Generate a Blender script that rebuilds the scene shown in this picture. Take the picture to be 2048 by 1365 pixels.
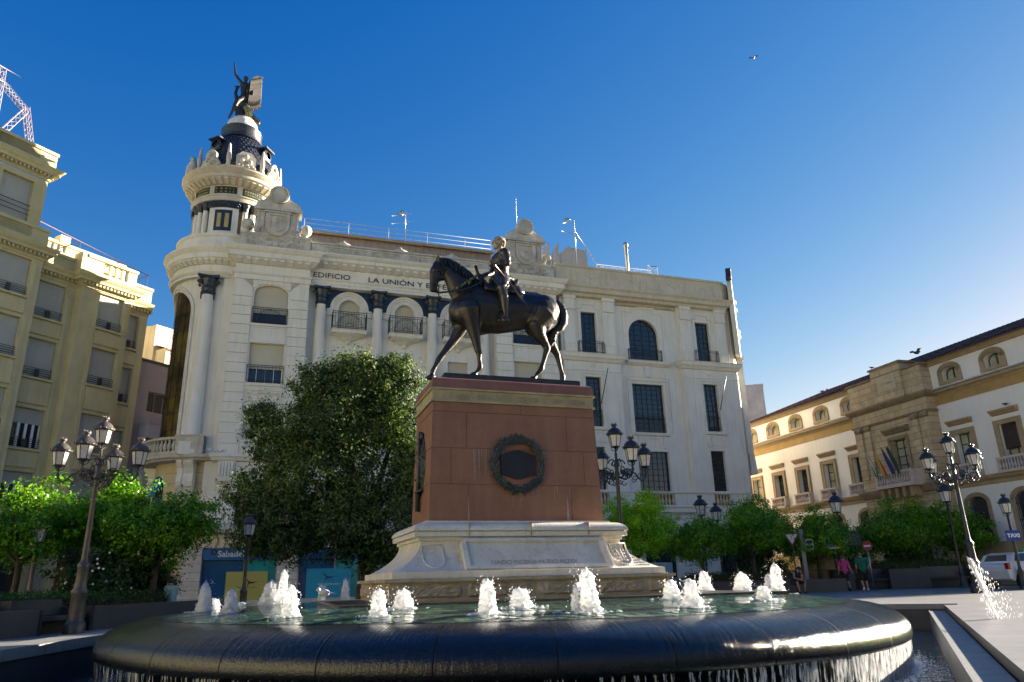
import bpy, bmesh, math, random
import numpy as np
from mathutils import Vector, Matrix, noise
PI = math.pi
R = math.radians
random.seed(7)
rng = np.random.default_rng(7)
for o in list(bpy.data.objects): bpy.data.objects.remove(o)
S = bpy.context.scene
col = S.collection

# ------------------------------------------------------------------ camera
PIT, ROL = R(18.1495), R(-1.44575)
cp, sp = math.cos(PIT), math.sin(PIT)
Fw = Vector((0, cp, sp)); U0 = Vector((0, -sp, cp)); R0 = Vector((1, 0, 0))
Rt = R0*math.cos(ROL) + U0*math.sin(ROL); Up = -R0*math.sin(ROL) + U0*math.cos(ROL)
cam = bpy.data.cameras.new('camera'); camo = bpy.data.objects.new('camera', cam); col.objects.link(camo)
camo.matrix_world = Matrix(((Rt.x, Up.x, -Fw.x, 0), (Rt.y, Up.y, -Fw.y, 0), (Rt.z, Up.z, -Fw.z, 1.0), (0, 0, 0, 1)))
cam.sensor_width = 36; cam.lens = 1463.96/2048*36; cam.clip_end = 3000; cam.clip_start = .05
S.camera = camo
# ------------------------------------------------------------------ sky, sun, exposure
SUN_AZ, SUN_EL = R(61), R(13.5)
SKY_CH = ((2.1, .27), (1.3, .41), (.62, 1.10))
w = bpy.data.worlds.new("World"); S.world = w; w.use_nodes = True
nt = w.node_tree; nt.nodes.clear()
sky = nt.nodes.new('ShaderNodeTexSky'); sky.sky_type = 'NISHITA'; sky.sun_disc = False
sky.sun_elevation = SUN_EL; sky.sun_rotation = SUN_AZ; sky.altitude = 100; sky.air_density = 1.0; sky.dust_density = 0.15; sky.ozone_density = 2.0
spc = nt.nodes.new('ShaderNodeSeparateColor'); cmb = nt.nodes.new('ShaderNodeCombineColor'); nt.links.new(sky.outputs[0], spc.inputs[0])
for ch, (g_, k_) in enumerate(SKY_CH):   # grade of the sky colour, channel by channel (gamma, gain)
    pw = nt.nodes.new('ShaderNodeMath'); pw.operation = 'POWER'; pw.inputs[1].default_value = g_; ml = nt.nodes.new('ShaderNodeMath'); ml.operation = 'MULTIPLY'; ml.inputs[1].default_value = k_
    nt.links.new(spc.outputs[ch], pw.inputs[0]); nt.links.new(pw.outputs[0], ml.inputs[0]); nt.links.new(ml.outputs[0], cmb.inputs[ch])
mlast = cmb.inputs[0].links[0].from_socket; mg_ = cmb.inputs[1].links[0].from_socket   # keep red from outrunning green beside the sun
mm_ = nt.nodes.new('ShaderNodeMath'); mm_.operation = 'MINIMUM'; sb_ = nt.nodes.new('ShaderNodeMath'); sb_.operation = 'SUBTRACT'; sb_.inputs[1].default_value = .065; mx_ = nt.nodes.new('ShaderNodeMath'); mx_.operation = 'MAXIMUM'; mx_.inputs[1].default_value = 0; nt.links.new(mlast, sb_.inputs[0]); nt.links.new(sb_.outputs[0], mx_.inputs[0]); nt.links.new(mx_.outputs[0], mm_.inputs[0]); nt.links.new(mg_, mm_.inputs[1]); nt.links.new(mm_.outputs[0], cmb.inputs[0])
bg = nt.nodes.new('ShaderNodeBackground'); bg.inputs['Strength'].default_value = 0.05
wo = nt.nodes.new('ShaderNodeOutputWorld')
nt.links.new(cmb.outputs[0], bg.inputs[0]); nt.links.new(bg.outputs[0], wo.inputs[0])
sd = Vector((math.sin(SUN_AZ)*math.cos(SUN_EL), math.cos(SUN_AZ)*math.cos(SUN_EL), math.sin(SUN_EL)))
sl = bpy.data.lights.new('sun', 'SUN'); sl.energy = 5.0; sl.angle = R(.5); sl.color = (1, .88, .72)
slo = bpy.data.objects.new('sun', sl); col.objects.link(slo); slo.rotation_euler = (-sd).to_track_quat('-Z', 'Y').to_euler()
S.view_settings.view_transform = 'Standard'; S.view_settings.look = 'None'; S.view_settings.exposure = 2.5; S.view_settings.gamma = 1
S.render.engine = 'CYCLES'
S.cycles.max_bounces = 6; S.cycles.diffuse_bounces = 4; S.cycles.glossy_bounces = 3; S.cycles.transparent_max_bounces = 8
S.cycles.caustics_reflective = False; S.cycles.caustics_refractive = False

# ------------------------------------------------------------------ helpers
def tag(o, label=None, cat=None, group=None, kind=None):
    if label: o['label'] = label
    if cat: o['category'] = cat
    if group: o['group'] = group
    if kind: o['kind'] = kind
    return o
def empty(name, loc=(0, 0, 0), az=0.0, label=None, cat=None, group=None):
    o = bpy.data.objects.new(name, None); col.objects.link(o); o.location = loc; o.rotation_euler = (0, 0, az)
    o.empty_display_size = .3
    return tag(o, label, cat, group)
class MB:
    def __init__(s): s.v = []; s.f = []; s.sm = []
    def add(s, vs, fs, smooth=False):
        b = len(s.v); s.v += [tuple(p) for p in vs]; s.f += [tuple(i+b for i in f) for f in fs]; s.sm += [smooth]*len(fs); return s
    def box(s, x0, x1, y0, y1, z0, z1):
        return s.add([(x0,y0,z0),(x1,y0,z0),(x1,y1,z0),(x0,y1,z0),(x0,y0,z1),(x1,y0,z1),(x1,y1,z1),(x0,y1,z1)],
                     [(0,3,2,1),(4,5,6,7),(0,1,5,4),(1,2,6,5),(2,3,7,6),(3,0,4,7)])
    def obox(s, c, ax, ay, az):   # oriented box, half-axes vectors
        c, ax, ay, az = Vector(c), Vector(ax), Vector(ay), Vector(az)
        v = [c+sx*ax+sy*ay+sz*az for sz in (-1, 1) for sx, sy in ((-1,-1),(1,-1),(1,1),(-1,1))]
        return s.add(v, [(0,3,2,1),(4,5,6,7),(0,1,5,4),(1,2,6,5),(2,3,7,6),(3,0,4,7)])
    def xprofile(s, prof, x0, x1, ret0=0, ret1=0):
        # moulding: profile [(out, z)], swept along x; out -> -y ; mitred returns of depth ret
        n = len(prof); vs = []
        m = 1
        for x, sgn in ((x0, -1), (x1, 1)):
            for o, z in prof: vs.append((x + sgn*o*(m if (ret0 if sgn < 0 else ret1) else 0), -o, z))
        fs = [(i, i+1, n+i+1, n+i) for i in range(n-1)]
        s.add(vs, fs)
        for x, sgn, rt, b in ((x0, -1, ret0, 0), (x1, 1, ret1, n)):
            if rt:
                vs2 = [(x+sgn*o, -o, z) for o, z in prof] + [(x+sgn*o, rt, z) for o, z in prof]
                s.add(vs2, [((i, n+i, n+i+1, i+1) if sgn < 0 else (i, i+1, n+i+1, n+i)) for i in range(n-1)])
            else:
                vs2 = [(x, -o, z) for o, z in prof] + [(x, 0.02, prof[-1][1]), (x, 0.02, prof[0][1])]
                s.add(vs2, [tuple(range(n+2)) if sgn < 0 else tuple(reversed(range(n+2)))])
        return s
    def lathe(s, prof, c=(0,0,0), n=16, smooth=True, a0=0, a1=2*PI, sx=1, sy=1):
        full = abs(a1-a0-2*PI) < 1e-6; k = n if full else n+1; vs = []
        for r, z in prof:
            for i in range(k):
                a = a0+(a1-a0)*i/n; vs.append((c[0]+r*math.cos(a)*sx, c[1]+r*math.sin(a)*sy, c[2]+z))
        fs = []
        for j in range(len(prof)-1):
            for i in range(n):
                i2 = (i+1) % k; fs.append((j*k+i, j*k+i2, (j+1)*k+i2, (j+1)*k+i))
        return s.add(vs, fs, smooth)
    def cap(s, r, z, c=(0,0,0), n=16, up=True, sx=1, sy=1):
        vs = [(c[0]+r*math.cos(2*PI*i/n)*sx, c[1]+r*math.sin(2*PI*i/n)*sy, c[2]+z) for i in range(n)]
        return s.add(vs, [tuple(range(n)) if up else tuple(reversed(range(n)))])
    def tube(s, pts, r, n=8, smooth=True, caps=True):
        pts = [Vector(p) for p in pts]; rs = r if isinstance(r, (list, tuple)) else [r]*len(pts)
        t0 = (pts[1]-pts[0]).normalized(); up = Vector((0,0,1)) if abs(t0.z) < .95 else Vector((1,0,0))
        a = t0.cross(up).normalized(); vs = []
        for i, p in enumerate(pts):
            t = (pts[min(i+1, len(pts)-1)]-pts[max(i-1, 0)]).normalized()
            a = (a - t*a.dot(t)).normalized(); b = t.cross(a)
            for k in range(n):
                g = 2*PI*k/n; vs.append(p+(a*math.cos(g)+b*math.sin(g))*rs[i])
        fs = [(i*n+k, i*n+(k+1)%n, (i+1)*n+(k+1)%n, (i+1)*n+k) for i in range(len(pts)-1) for k in range(n)]
        if caps: fs += [tuple(range(n)), tuple(reversed(range((len(pts)-1)*n, len(pts)*n)))]
        return s.add(vs, fs, smooth)
    def ball(s, c, r, n=12, m=8, sc=(1,1,1), smooth=True):
        vs = []; fs = []
        for j in range(m+1):
            t = PI*j/m
            for i in range(n):
                a = 2*PI*i/n; vs.append((c[0]+r*sc[0]*math.sin(t)*math.cos(a), c[1]+r*sc[1]*math.sin(t)*math.sin(a), c[2]+r*sc[2]*math.cos(t)))
        for j in range(m):
            for i in range(n): fs.append((j*n+i, (j+1)*n+i, (j+1)*n+(i+1)%n, j*n+(i+1)%n))
        return s.add(vs, fs, smooth)
    def poly(s, pts, y0, y1):   # polygon in (x,z), extruded from y0 (front) to y1
        n = len(pts); vs = [(x, y0, z) for x, z in pts] + [(x, y1, z) for x, z in pts]
        fs = [tuple(range(n)), tuple(reversed(range(n, 2*n)))] + [(i, n+i, n+(i+1)%n, (i+1)%n) for i in range(n)]
        return s.add(vs, fs)
    def polyz(s, pts, z0, z1):   # polygon in (x,y) extruded in z
        n = len(pts); vs = [(x, y, z0) for x, y in pts] + [(x, y, z1) for x, y in pts]
        fs = [tuple(reversed(range(n))), tuple(range(n, 2*n))] + [(i, (i+1)%n, n+(i+1)%n, n+i) for i in range(n)]
        return s.add(vs, fs)
    def strip(s, pts, wd, y0, y1):   # flat band following pts in (x,z)
        for a, b in zip(pts, pts[1:]):
            d = Vector((b[0]-a[0], b[1]-a[1])); L = d.length
            if L < 1e-6: continue
            d /= L; nn = Vector((-d.y, d.x))*wd/2; a2 = Vector(a)-d*wd*.2; b2 = Vector(b)+d*wd*.2
            s.poly([tuple(a2-nn), tuple(b2-nn), tuple(b2+nn), tuple(a2+nn)], y0, y1)
        return s
    def build(s, name, m, parent=None, fix=True, loc=None, rz=None):
        me = bpy.data.meshes.new(name); me.from_pydata(s.v, [], s.f)
        me.polygons.foreach_set('use_smooth', s.sm); me.materials.append(m)
        if fix:
            bm = bmesh.new(); bm.from_mesh(me); bmesh.ops.recalc_face_normals(bm, faces=bm.faces); bm.to_mesh(me); bm.free()
        o = bpy.data.objects.new(name, me); col.objects.link(o)
        if parent: o.parent = parent
        if loc: o.location = loc
        if rz is not None: o.rotation_euler = (0, 0, rz)
        return o
def copy_tree(o, parent=None):
    c = o.copy(); col.objects.link(c)
    if parent: c.parent = parent
    for ch in list(o.children): copy_tree(ch, c)
    return c
def text_mesh(name, txt, size, m, parent, loc, rot=(PI/2, 0, 0), ext=.01, align='LEFT', sx=1.0, bold=0.0, alignz='BOTTOM_BASELINE'):
    cu = bpy.data.curves.new(name, 'FONT'); cu.body = txt; cu.size = size; cu.extrude = ext; cu.align_x = align; cu.offset = bold
    cu.align_y = alignz; cu.resolution_u = 3
    t = bpy.data.objects.new('tmp', cu); col.objects.link(t)
    dg = bpy.context.evaluated_depsgraph_get(); dg.update()
    me = bpy.data.meshes.new_from_object(t.evaluated_get(dg)); bpy.data.objects.remove(t)
    me.materials.clear(); me.materials.append(m)
    o = bpy.data.objects.new(name, me); col.objects.link(o); o.parent = parent; o.location = loc; o.rotation_euler = rot; o.scale = (sx, 1, 1)
    return o
def remesh(mb, name, m, parent, vox, smooth_it=6, sub=0):
    me = bpy.data.meshes.new('tmp'); me.from_pydata(mb.v, [], mb.f)
    bm = bmesh.new(); bm.from_mesh(me); bmesh.ops.recalc_face_normals(bm, faces=bm.faces); bm.to_mesh(me); bm.free()
    t = bpy.data.objects.new('tmp', me); col.objects.link(t)
    md = t.modifiers.new('r', 'REMESH'); md.mode = 'VOXEL'; md.voxel_size = vox; md.use_smooth_shade = True
    ms = t.modifiers.new('s', 'SMOOTH'); ms.iterations = smooth_it; ms.factor = .5
    dg = bpy.context.evaluated_depsgraph_get(); dg.update()
    me2 = bpy.data.meshes.new_from_object(t.evaluated_get(dg)); bpy.data.objects.remove(t)
    me2.materials.clear(); me2.materials.append(m); me2.name = name
    me2.polygons.foreach_set('use_smooth', [True]*len(me2.polygons))
    o = bpy.data.objects.new(name, me2); col.objects.link(o); o.parent = parent
    return o
def limb(mb, pts, rs, n=10, flat=1.0):
    # chain of tapered capsules; pts 3D, rs radii (or (r_lateral, r_profile))
    for i in range(len(pts)-1):
        a, b = Vector(pts[i]), Vector(pts[i+1]); ra, rb = rs[i], rs[i+1]
        k = max(2, int((b-a).length/max(.3*min(ra, rb), .01)))
        k = min(k, 6)
        for j in range(k+1):
            t = j/k; p = a.lerp(b, t); r = ra+(rb-ra)*t
            mb.ball(p, r, n, 6, (1, flat, 1))
        mb.tube([a, b], [ra*.98, rb*.98], n)
    return mb

# ------------------------------------------------------------------ materials
def nmat(name, c1, c2=None, scale=2.0, rough=.85, bump=0.0, bscale=60.0, streak=0.0, scol=(.12,.1,.07), metal=0.0, spec=.5, fine=0.0, stain=0.0, detail=5, tc='Object', wh=None, coat=0):
    m = bpy.data.materials.new(name); m.use_nodes = True; n = m.node_tree; N = n.nodes; Lk = n.links
    b = N['Principled BSDF']; b.inputs['Roughness'].default_value = rough; b.inputs['Metallic'].default_value = metal
    b.inputs['Specular IOR Level'].default_value = spec; b.inputs['Coat Weight'].default_value = coat
    t = N.new('ShaderNodeTexCoord'); out = t.outputs[tc]
    c2 = c2 or tuple(x*.8 for x in c1)
    nz = N.new('ShaderNodeTexNoise'); nz.inputs['Scale'].default_value = scale; nz.inputs['Detail'].default_value = detail; nz.inputs['Roughness'].default_value = .6
    Lk.new(out, nz.inputs['Vector'])
    rp = N.new('ShaderNodeValToRGB'); rp.color_ramp.elements[0].position = .35; rp.color_ramp.elements[1].position = .65
    rp.color_ramp.elements[0].color = (*c2, 1); rp.color_ramp.elements[1].color = (*c1, 1)
    Lk.new(nz.outputs['Fac'], rp.inputs['Fac']); cur = rp.outputs['Color']
    def mix(fac_out, colr, amt, lo, hi):
        nonlocal cur
        mr = N.new('ShaderNodeMapRange'); mr.inputs['From Min'].default_value = lo; mr.inputs['From Max'].default_value = hi; mr.inputs['To Max'].default_value = amt
        Lk.new(fac_out, mr.inputs['Value'])
        mx = N.new('ShaderNodeMix'); mx.data_type = 'RGBA'; Lk.new(mr.outputs[0], mx.inputs['Factor']); Lk.new(cur, mx.inputs['A']); mx.inputs['B'].default_value = (*colr, 1)
        cur = mx.outputs['Result']
    if streak:
        mp = N.new('ShaderNodeMapping'); mp.inputs['Scale'].default_value = (2.2, 2.2, .16); Lk.new(out, mp.inputs['Vector'])
        n2 = N.new('ShaderNodeTexNoise'); n2.inputs['Scale'].default_value = 2.2; n2.inputs['Detail'].default_value = 7; n2.inputs['Roughness'].default_value = .7; Lk.new(mp.outputs[0], n2.inputs['Vector'])
        mix(n2.outputs['Fac'], scol, streak, .5, .78)
    if stain:
        n3 = N.new('ShaderNodeTexNoise'); n3.inputs['Scale'].default_value = scale*4; n3.inputs['Detail'].default_value = 10; n3.inputs['Roughness'].default_value = .75; Lk.new(out, n3.inputs['Vector'])
        mix(n3.outputs['Fac'], scol, stain, .5, .72)
    if fine:
        n4 = N.new('ShaderNodeTexNoise'); n4.inputs['Scale'].default_value = bscale*1.5; n4.inputs['Detail'].default_value = 2; Lk.new(out, n4.inputs['Vector'])
        mix(n4.outputs['Fac'], tuple(x*.35 for x in c1), fine, .45, .7)
    Lk.new(cur, b.inputs['Base Color'])
    if bump:
        n5 = N.new('ShaderNodeTexNoise'); n5.inputs['Scale'].default_value = bscale; n5.inputs['Detail'].default_value = 6; Lk.new(out, n5.inputs['Vector'])
        bp = N.new('ShaderNodeBump'); bp.inputs['Strength'].default_value = bump; bp.inputs['Distance'].default_value = .02; Lk.new(n5.outputs['Fac'], bp.inputs['Height'])
        Lk.new(bp.outputs[0], b.inputs['Normal'])
    return m
def brickmat(name, c1, c2, cm, bw, bh, mortar=.01, rough=.85, off=.5, axes='XZ', stain=0.0, scol=(.1,.08,.05), bump=.3, nscale=3.0, bias=0.0, fine=0):
    m = nmat(name, (1,1,1), (.82,.82,.82), scale=nscale, rough=rough, stain=stain*0)
    N = m.node_tree.nodes; Lk = m.node_tree.links; b = N['Principled BSDF']
    t = N.new('ShaderNodeTexCoord'); sx = N.new('ShaderNodeSeparateXYZ'); cx = N.new('ShaderNodeCombineXYZ'); Lk.new(t.outputs['Object'], sx.inputs[0])
    if axes == 'XZ': Lk.new(sx.outputs['X'], cx.inputs['X']); Lk.new(sx.outputs['Z'], cx.inputs['Y'])
    elif axes == 'YZ': Lk.new(sx.outputs['Y'], cx.inputs['X']); Lk.new(sx.outputs['Z'], cx.inputs['Y'])
    elif axes == 'SZ':
        ad = N.new('ShaderNodeMath'); ad.operation = 'ADD'; Lk.new(sx.outputs['X'], ad.inputs[0]); Lk.new(sx.outputs['Y'], ad.inputs[1]); Lk.new(ad.outputs[0], cx.inputs['X']); Lk.new(sx.outputs['Z'], cx.inputs['Y'])
    else: Lk.new(sx.outputs['X'], cx.inputs['X']); Lk.new(sx.outputs['Y'], cx.inputs['Y'])
    br = N.new('ShaderNodeTexBrick'); br.offset = off; br.inputs['Scale'].default_value = 1; br.inputs['Brick Width'].default_value = bw; br.inputs['Row Height'].default_value = bh
    br.inputs['Mortar Size'].default_value = mortar; br.inputs['Mortar Smooth'].default_value = .1; br.inputs['Bias'].default_value = bias
    br.inputs['Color1'].default_value = (*c1, 1); br.inputs['Color2'].default_value = (*c2, 1); br.inputs['Mortar'].default_value = (*cm, 1)
    Lk.new(cx.outputs[0], br.inputs['Vector'])
    old = b.inputs['Base Color'].links[0].from_socket
    mx = N.new('ShaderNodeMix'); mx.data_type = 'RGBA'; mx.blend_type = 'MULTIPLY'; mx.inputs['Factor'].default_value = 1; Lk.new(br.outputs['Color'], mx.inputs['A']); Lk.new(old, mx.inputs['B'])
    cur = mx.outputs['Result']
    if stain:
        n3 = N.new('ShaderNodeTexNoise'); n3.inputs['Scale'].default_value = .9; n3.inputs['Detail'].default_value = 10; n3.inputs['Roughness'].default_value = .72; Lk.new(t.outputs['Object'], n3.inputs['Vector'])
        mr = N.new('ShaderNodeMapRange'); mr.inputs['From Min'].default_value = .48; mr.inputs['From Max'].default_value = .72; mr.inputs['To Max'].default_value = stain; Lk.new(n3.outputs['Fac'], mr.inputs['Value'])
        m2 = N.new('ShaderNodeMix'); m2.data_type = 'RGBA'; Lk.new(mr.outputs[0], m2.inputs['Factor']); Lk.new(cur, m2.inputs['A']); m2.inputs['B'].default_value = (*scol, 1); cur = m2.outputs['Result']
    if fine:
        n4 = N.new('ShaderNodeTexNoise'); n4.inputs['Scale'].default_value = 90; n4.inputs['Detail'].default_value = 3; Lk.new(t.outputs['Object'], n4.inputs['Vector'])
        mr = N.new('ShaderNodeMapRange'); mr.inputs['From Min'].default_value = .4; mr.inputs['From Max'].default_value = .7; mr.inputs['To Max'].default_value = fine; Lk.new(n4.outputs['Fac'], mr.inputs['Value'])
        m2 = N.new('ShaderNodeMix'); m2.data_type = 'RGBA'; Lk.new(mr.outputs[0], m2.inputs['Factor']); Lk.new(cur, m2.inputs['A']); m2.inputs['B'].default_value = tuple(x*.4 for x in c1)+(1,); cur = m2.outputs['Result']
    Lk.new(cur, b.inputs['Base Color'])
    if bump:
        bp = N.new('ShaderNodeBump'); bp.inputs['Strength'].default_value = bump; bp.inputs['Distance'].default_value = .01; bp.invert = True
        Lk.new(br.outputs['Fac'], bp.inputs['Height']); Lk.new(bp.outputs[0], b.inputs['Normal'])
    return m
M = {}
M['cream'] = nmat('cream_plaster', (.76,.73,.65), (.68,.65,.57), .7, .85, .15, 30, streak=.50, scol=(.42,.34,.20), stain=.12)
M['white_stone'] = nmat('white_cast_stone', (.76,.73,.65), (.64,.61,.53), 1.2, .85, .3, 25, streak=.35, scol=(.3,.26,.19), stain=.25)
M['weathered'] = nmat('weathered_stone', (.60,.57,.49), (.42,.39,.33), 1.6, .9, .5, 18, streak=.6, scol=(.16,.14,.11), stain=.55)
M['groove'] = nmat('joint_brown', (.34,.29,.20), (.26,.22,.15), 2, .9)  # brown joint lines between stone courses
M['blind'] = nmat('roller_blind', (.56,.52,.40), (.50,.46,.35), .6, .7)
M['blind_grey'] = nmat('grey_roller_blind', (.44,.45,.41), (.38,.38,.34), .6, .7, streak=.3, scol=(.25,.22,.16))
M['blackiron'] = nmat('black_iron', (.018,.02,.025), (.03,.032,.036), 6, .45, metal=.3)
M['blackcap'] = nmat('black_painted_capital', (.012,.015,.022), (.035,.045,.06), 5, .35, .4, 14)
M['darkblue'] = nmat('dark_blue_tile', (.012,.022,.04), (.02,.035,.055), 3, .3)
M['slate'] = nmat('slate', (.03,.035,.045), (.07,.075,.09), 5, .4, .6, 12)
M['granite_red'] = nmat('red_granite', (.33,.155,.085), (.25,.115,.062), 1.5, .55, .12, 60, fine=.55, streak=.25, scol=(.42,.30,.25))
M['granite_red_cap'] = nmat('red_granite_cap', (.27,.115,.075), (.21,.09,.06), 1.5, .5, .1, 60, fine=.5, streak=.25, scol=(.40,.30,.26))
M['limestone'] = nmat('limestone', (.74,.70,.60), (.62,.57,.48), 1.6, .85, .35, 30, streak=.45, scol=(.20,.16,.11), stain=.35)
M['limestone_dark'] = nmat('rusticated_limestone', (.46,.39,.28), (.33,.27,.19), 3, .9, .9, 22, streak=.45, scol=(.10,.085,.06), stain=.3)
M['bronze'] = nmat('dark_bronze', (.030,.028,.028), (.055,.048,.038), 3.0, .38, .35, 25, metal=.55, streak=.45, scol=(.11,.10,.075), stain=.2)
M['bronze_green'] = nmat('patinated_bronze', (.035,.045,.045), (.07,.08,.075), 9, .5, .5, 30, metal=.5, streak=.4, scol=(.10,.12,.10))
M['marble'] = nmat('yellowed_marble', (.46,.37,.25), (.28,.20,.12), 9, .5, .2, 30)
M['blackgranite'] = nmat('polished_black_granite', (.010,.011,.013), (.016,.017,.02), 30, .13, fine=.0, bscale=200, spec=.5)
M['darkgranite'] = nmat('dark_grey_granite', (.055,.055,.06), (.04,.04,.045), 2, .5, .1, 60, fine=.4)
M['curb'] = nmat('grey_granite_kerb', (.25,.25,.24), (.19,.19,.18), 3, .5, .2, 60, fine=.3, stain=.2)
M['glass'] = nmat('dark_window_glass', (.012,.018,.026), (.02,.028,.036), .8, .06, spec=.8)
M['glass_lamp'] = nmat('frosted_lamp_glass', (.62,.60,.56), (.52,.50,.46), 6, .35)
M['lampiron'] = nmat('grey_painted_cast_iron', (.10,.085,.075), (.06,.052,.05), 5, .45, .3, 40, metal=.3, stain=.3, scol=(.16,.09,.06))
M['lampiron_dark'] = nmat('dark_painted_cast_iron', (.035,.042,.05), (.025,.03,.035), 5, .4, .3, 40, metal=.3)
M['pale_reflection'] = nmat('pale_reflection_window_glass', (.52,.48,.34), (.30,.30,.22), 1.3, .12, spec=.9)  # cream base colour stands for sunlit walls reflected in the palace panes
M['greenpaint'] = nmat('dark_green_timber', (.02,.045,.035), (.03,.06,.045), 4, .5)
M['brownwood'] = nmat('brown_timber', (.05,.028,.018), (.035,.02,.013), 4, .6)
M['yellowwall'] = nmat('olive_yellow_plaster', (.54,.49,.29), (.46,.41,.23), .8, .88, .15, 25, streak=.35, scol=(.24,.2,.1))
M['lilac'] = nmat('lilac_plaster', (.36,.31,.33), (.30,.26,.28), .5, .9, .1, 20, streak=.3, scol=(.22,.19,.19))
M['paleplaster'] = nmat('weathered_pale_plaster', (.60,.53,.42), (.48,.42,.33), .6, .9, .15, 20, streak=.6, scol=(.22,.18,.13), stain=.3)
M['bwhite'] = nmat('old_white_limewash', (.78,.745,.69), (.73,.70,.64), .6, .9, .15, 20, streak=.25, scol=(.42,.36,.27), stain=.12)
M['ochre'] = nmat('ochre_stone_band', (.42,.28,.10), (.34,.22,.08), 1.6, .9, .2, 20, streak=.4, scol=(.2,.13,.06), stain=.25)
M['sandstone'] = nmat('sandstone_trim', (.40,.30,.17), (.31,.23,.13), 2.2, .9, .3, 20, stain=.3, scol=(.14,.1,.06))
M['ashlar'] = brickmat('sandstone_ashlar', (.54,.43,.27), (.46,.35,.21), (.12,.085,.05), 1.1, .42, .012, stain=.6, scol=(.13,.10,.07))
M['plinthwall'] = nmat('ochre_plinth', (.42,.32,.17), (.36,.27,.14), 1, .85, .1, 20, streak=.2, scol=(.3,.22,.12))
M['rooftile'] = brickmat('clay_roof_tiles', (.15,.075,.055), (.10,.055,.045), (.04,.025,.02), .22, .30, .03, axes='XY', stain=.4, scol=(.07,.06,.05), bump=.6)
M['white'] = nmat('white_paint', (.75,.75,.73), (.70,.70,.68), 3, .6)
M['bluesign'] = nmat('blue_shop_sign', (.01,.10,.30), (.012,.11,.32), 2, .35)
M['bluedark'] = nmat('blue_shop_film', (.01,.07,.18), (.012,.085,.2), 1.2, .2)
M['teal'] = nmat('teal_shop_film', (.02,.30,.30), (.018,.26,.27), 1.2, .2)
M['cyan'] = nmat('light_blue_poster', (.02,.34,.50), (.02,.30,.46), 2, .3)
M['poster_yellow'] = nmat('olive_yellow_poster', (.42,.38,.10), (.40,.36,.09), 2, .4)
M['awning'] = nmat('blue_awning', (.01,.13,.32), (.012,.14,.34), 2, .7)
M['black'] = nmat('black', (.012,.012,.012), (.015,.015,.015), 3, .6)
M['mosaic'] = brickmat('gold_green_mosaic', (.28,.25,.05), (.07,.11,.04), (.02,.025,.015), .22, .22, .06, axes='SZ', off=0, bump=0)
M['goldtile'] = nmat('gold_panel', (.45,.34,.10), (.40,.30,.09), 3, .4)
M['stained'] = nmat('dark_window_mesh', (.03,.022,.012), (.13,.095,.02), .5, .75, .5, 30, stain=.7, scol=(.012,.010,.008), detail=3, spec=.15)
M['pinkroof'] = brickmat('pinkish_roof_cladding', (.36,.30,.27), (.33,.27,.25), (.18,.14,.12), .45, 3.0, .012, off=0, bump=.2)
M['galv'] = nmat('galvanised_steel', (.45,.46,.48), (.38,.39,.41), 4, .3, metal=.8)
M['greypanel'] = nmat('grey_sheet_panel', (.42,.41,.39), (.38,.37,.35), .8, .7, streak=.3, scol=(.3,.25,.2))
M['redpaint'] = nmat('red_painted_steel', (.30,.05,.04), (.25,.05,.04), 3, .6)
M['bark'] = nmat('bark', (.075,.058,.042), (.045,.035,.027), 6, .95, .9, 25)
M['soil'] = nmat('soil', (.05,.035,.025), (.035,.025,.018), 4, .95, .5, 20)
# ------------------------------------------------------------------ ground, pool
GZ = .15
A18 = R(18.66)
pool = [(11.0, 20.2), (2.13, 2.5), (-7.0, 2.5), (-9.45, 30.6)]
m_pave = brickmat('granite_paving', (.27,.265,.26), (.22,.22,.215), (.07,.07,.07), 1.2, .6, .006, axes='XY', stain=.25, scol=(.09,.09,.09), rough=.42, bump=.15, fine=.25)
bm = bmesh.new()
O = [(400, 500), (400, -150), (-400, -150), (-400, 500)]
ov = [bm.verts.new((x, y, GZ)) for x, y in O]; pv = [bm.verts.new((x, y, GZ)) for x, y in pool]
for i in range(4): bm.faces.new((ov[i], ov[(i+1) % 4], pv[(i+1) % 4], pv[i]))
bmesh.ops.recalc_face_normals(bm, faces=bm.faces)
me = bpy.data.meshes.new('plaza_pavement'); bm.to_mesh(me); bm.free(); me.materials.append(m_pave)
o = bpy.data.objects.new('plaza_pavement', me); col.objects.link(o); tag(o, kind='structure')
if me.polygons[0].normal.z < 0: me.flip_normals()
# street asphalt behind the plaza, in front of the right building
tag(MB().box(14, 40, 40.5, 60, GZ+.004, GZ+.008).build('road', nmat('asphalt', (.05,.05,.05), (.04,.04,.042), 2, .85, .3, 80)), kind='structure')
# pool walls
b = MB(); n = 4
for i in range(4):
    x0, y0 = pool[i]; x1, y1 = pool[(i+1) % 4]
    b.add([(x0,y0,-.75),(x1,y1,-.75),(x1,y1,GZ-.001),(x0,y0,GZ-.001)], [(0,1,2,3)])
b.add([(x, y, -.75) for x, y in pool], [(0,1,2,3)])
tag(b.build('pool_basin', M['darkgranite'], fix=False), kind='structure')
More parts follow.
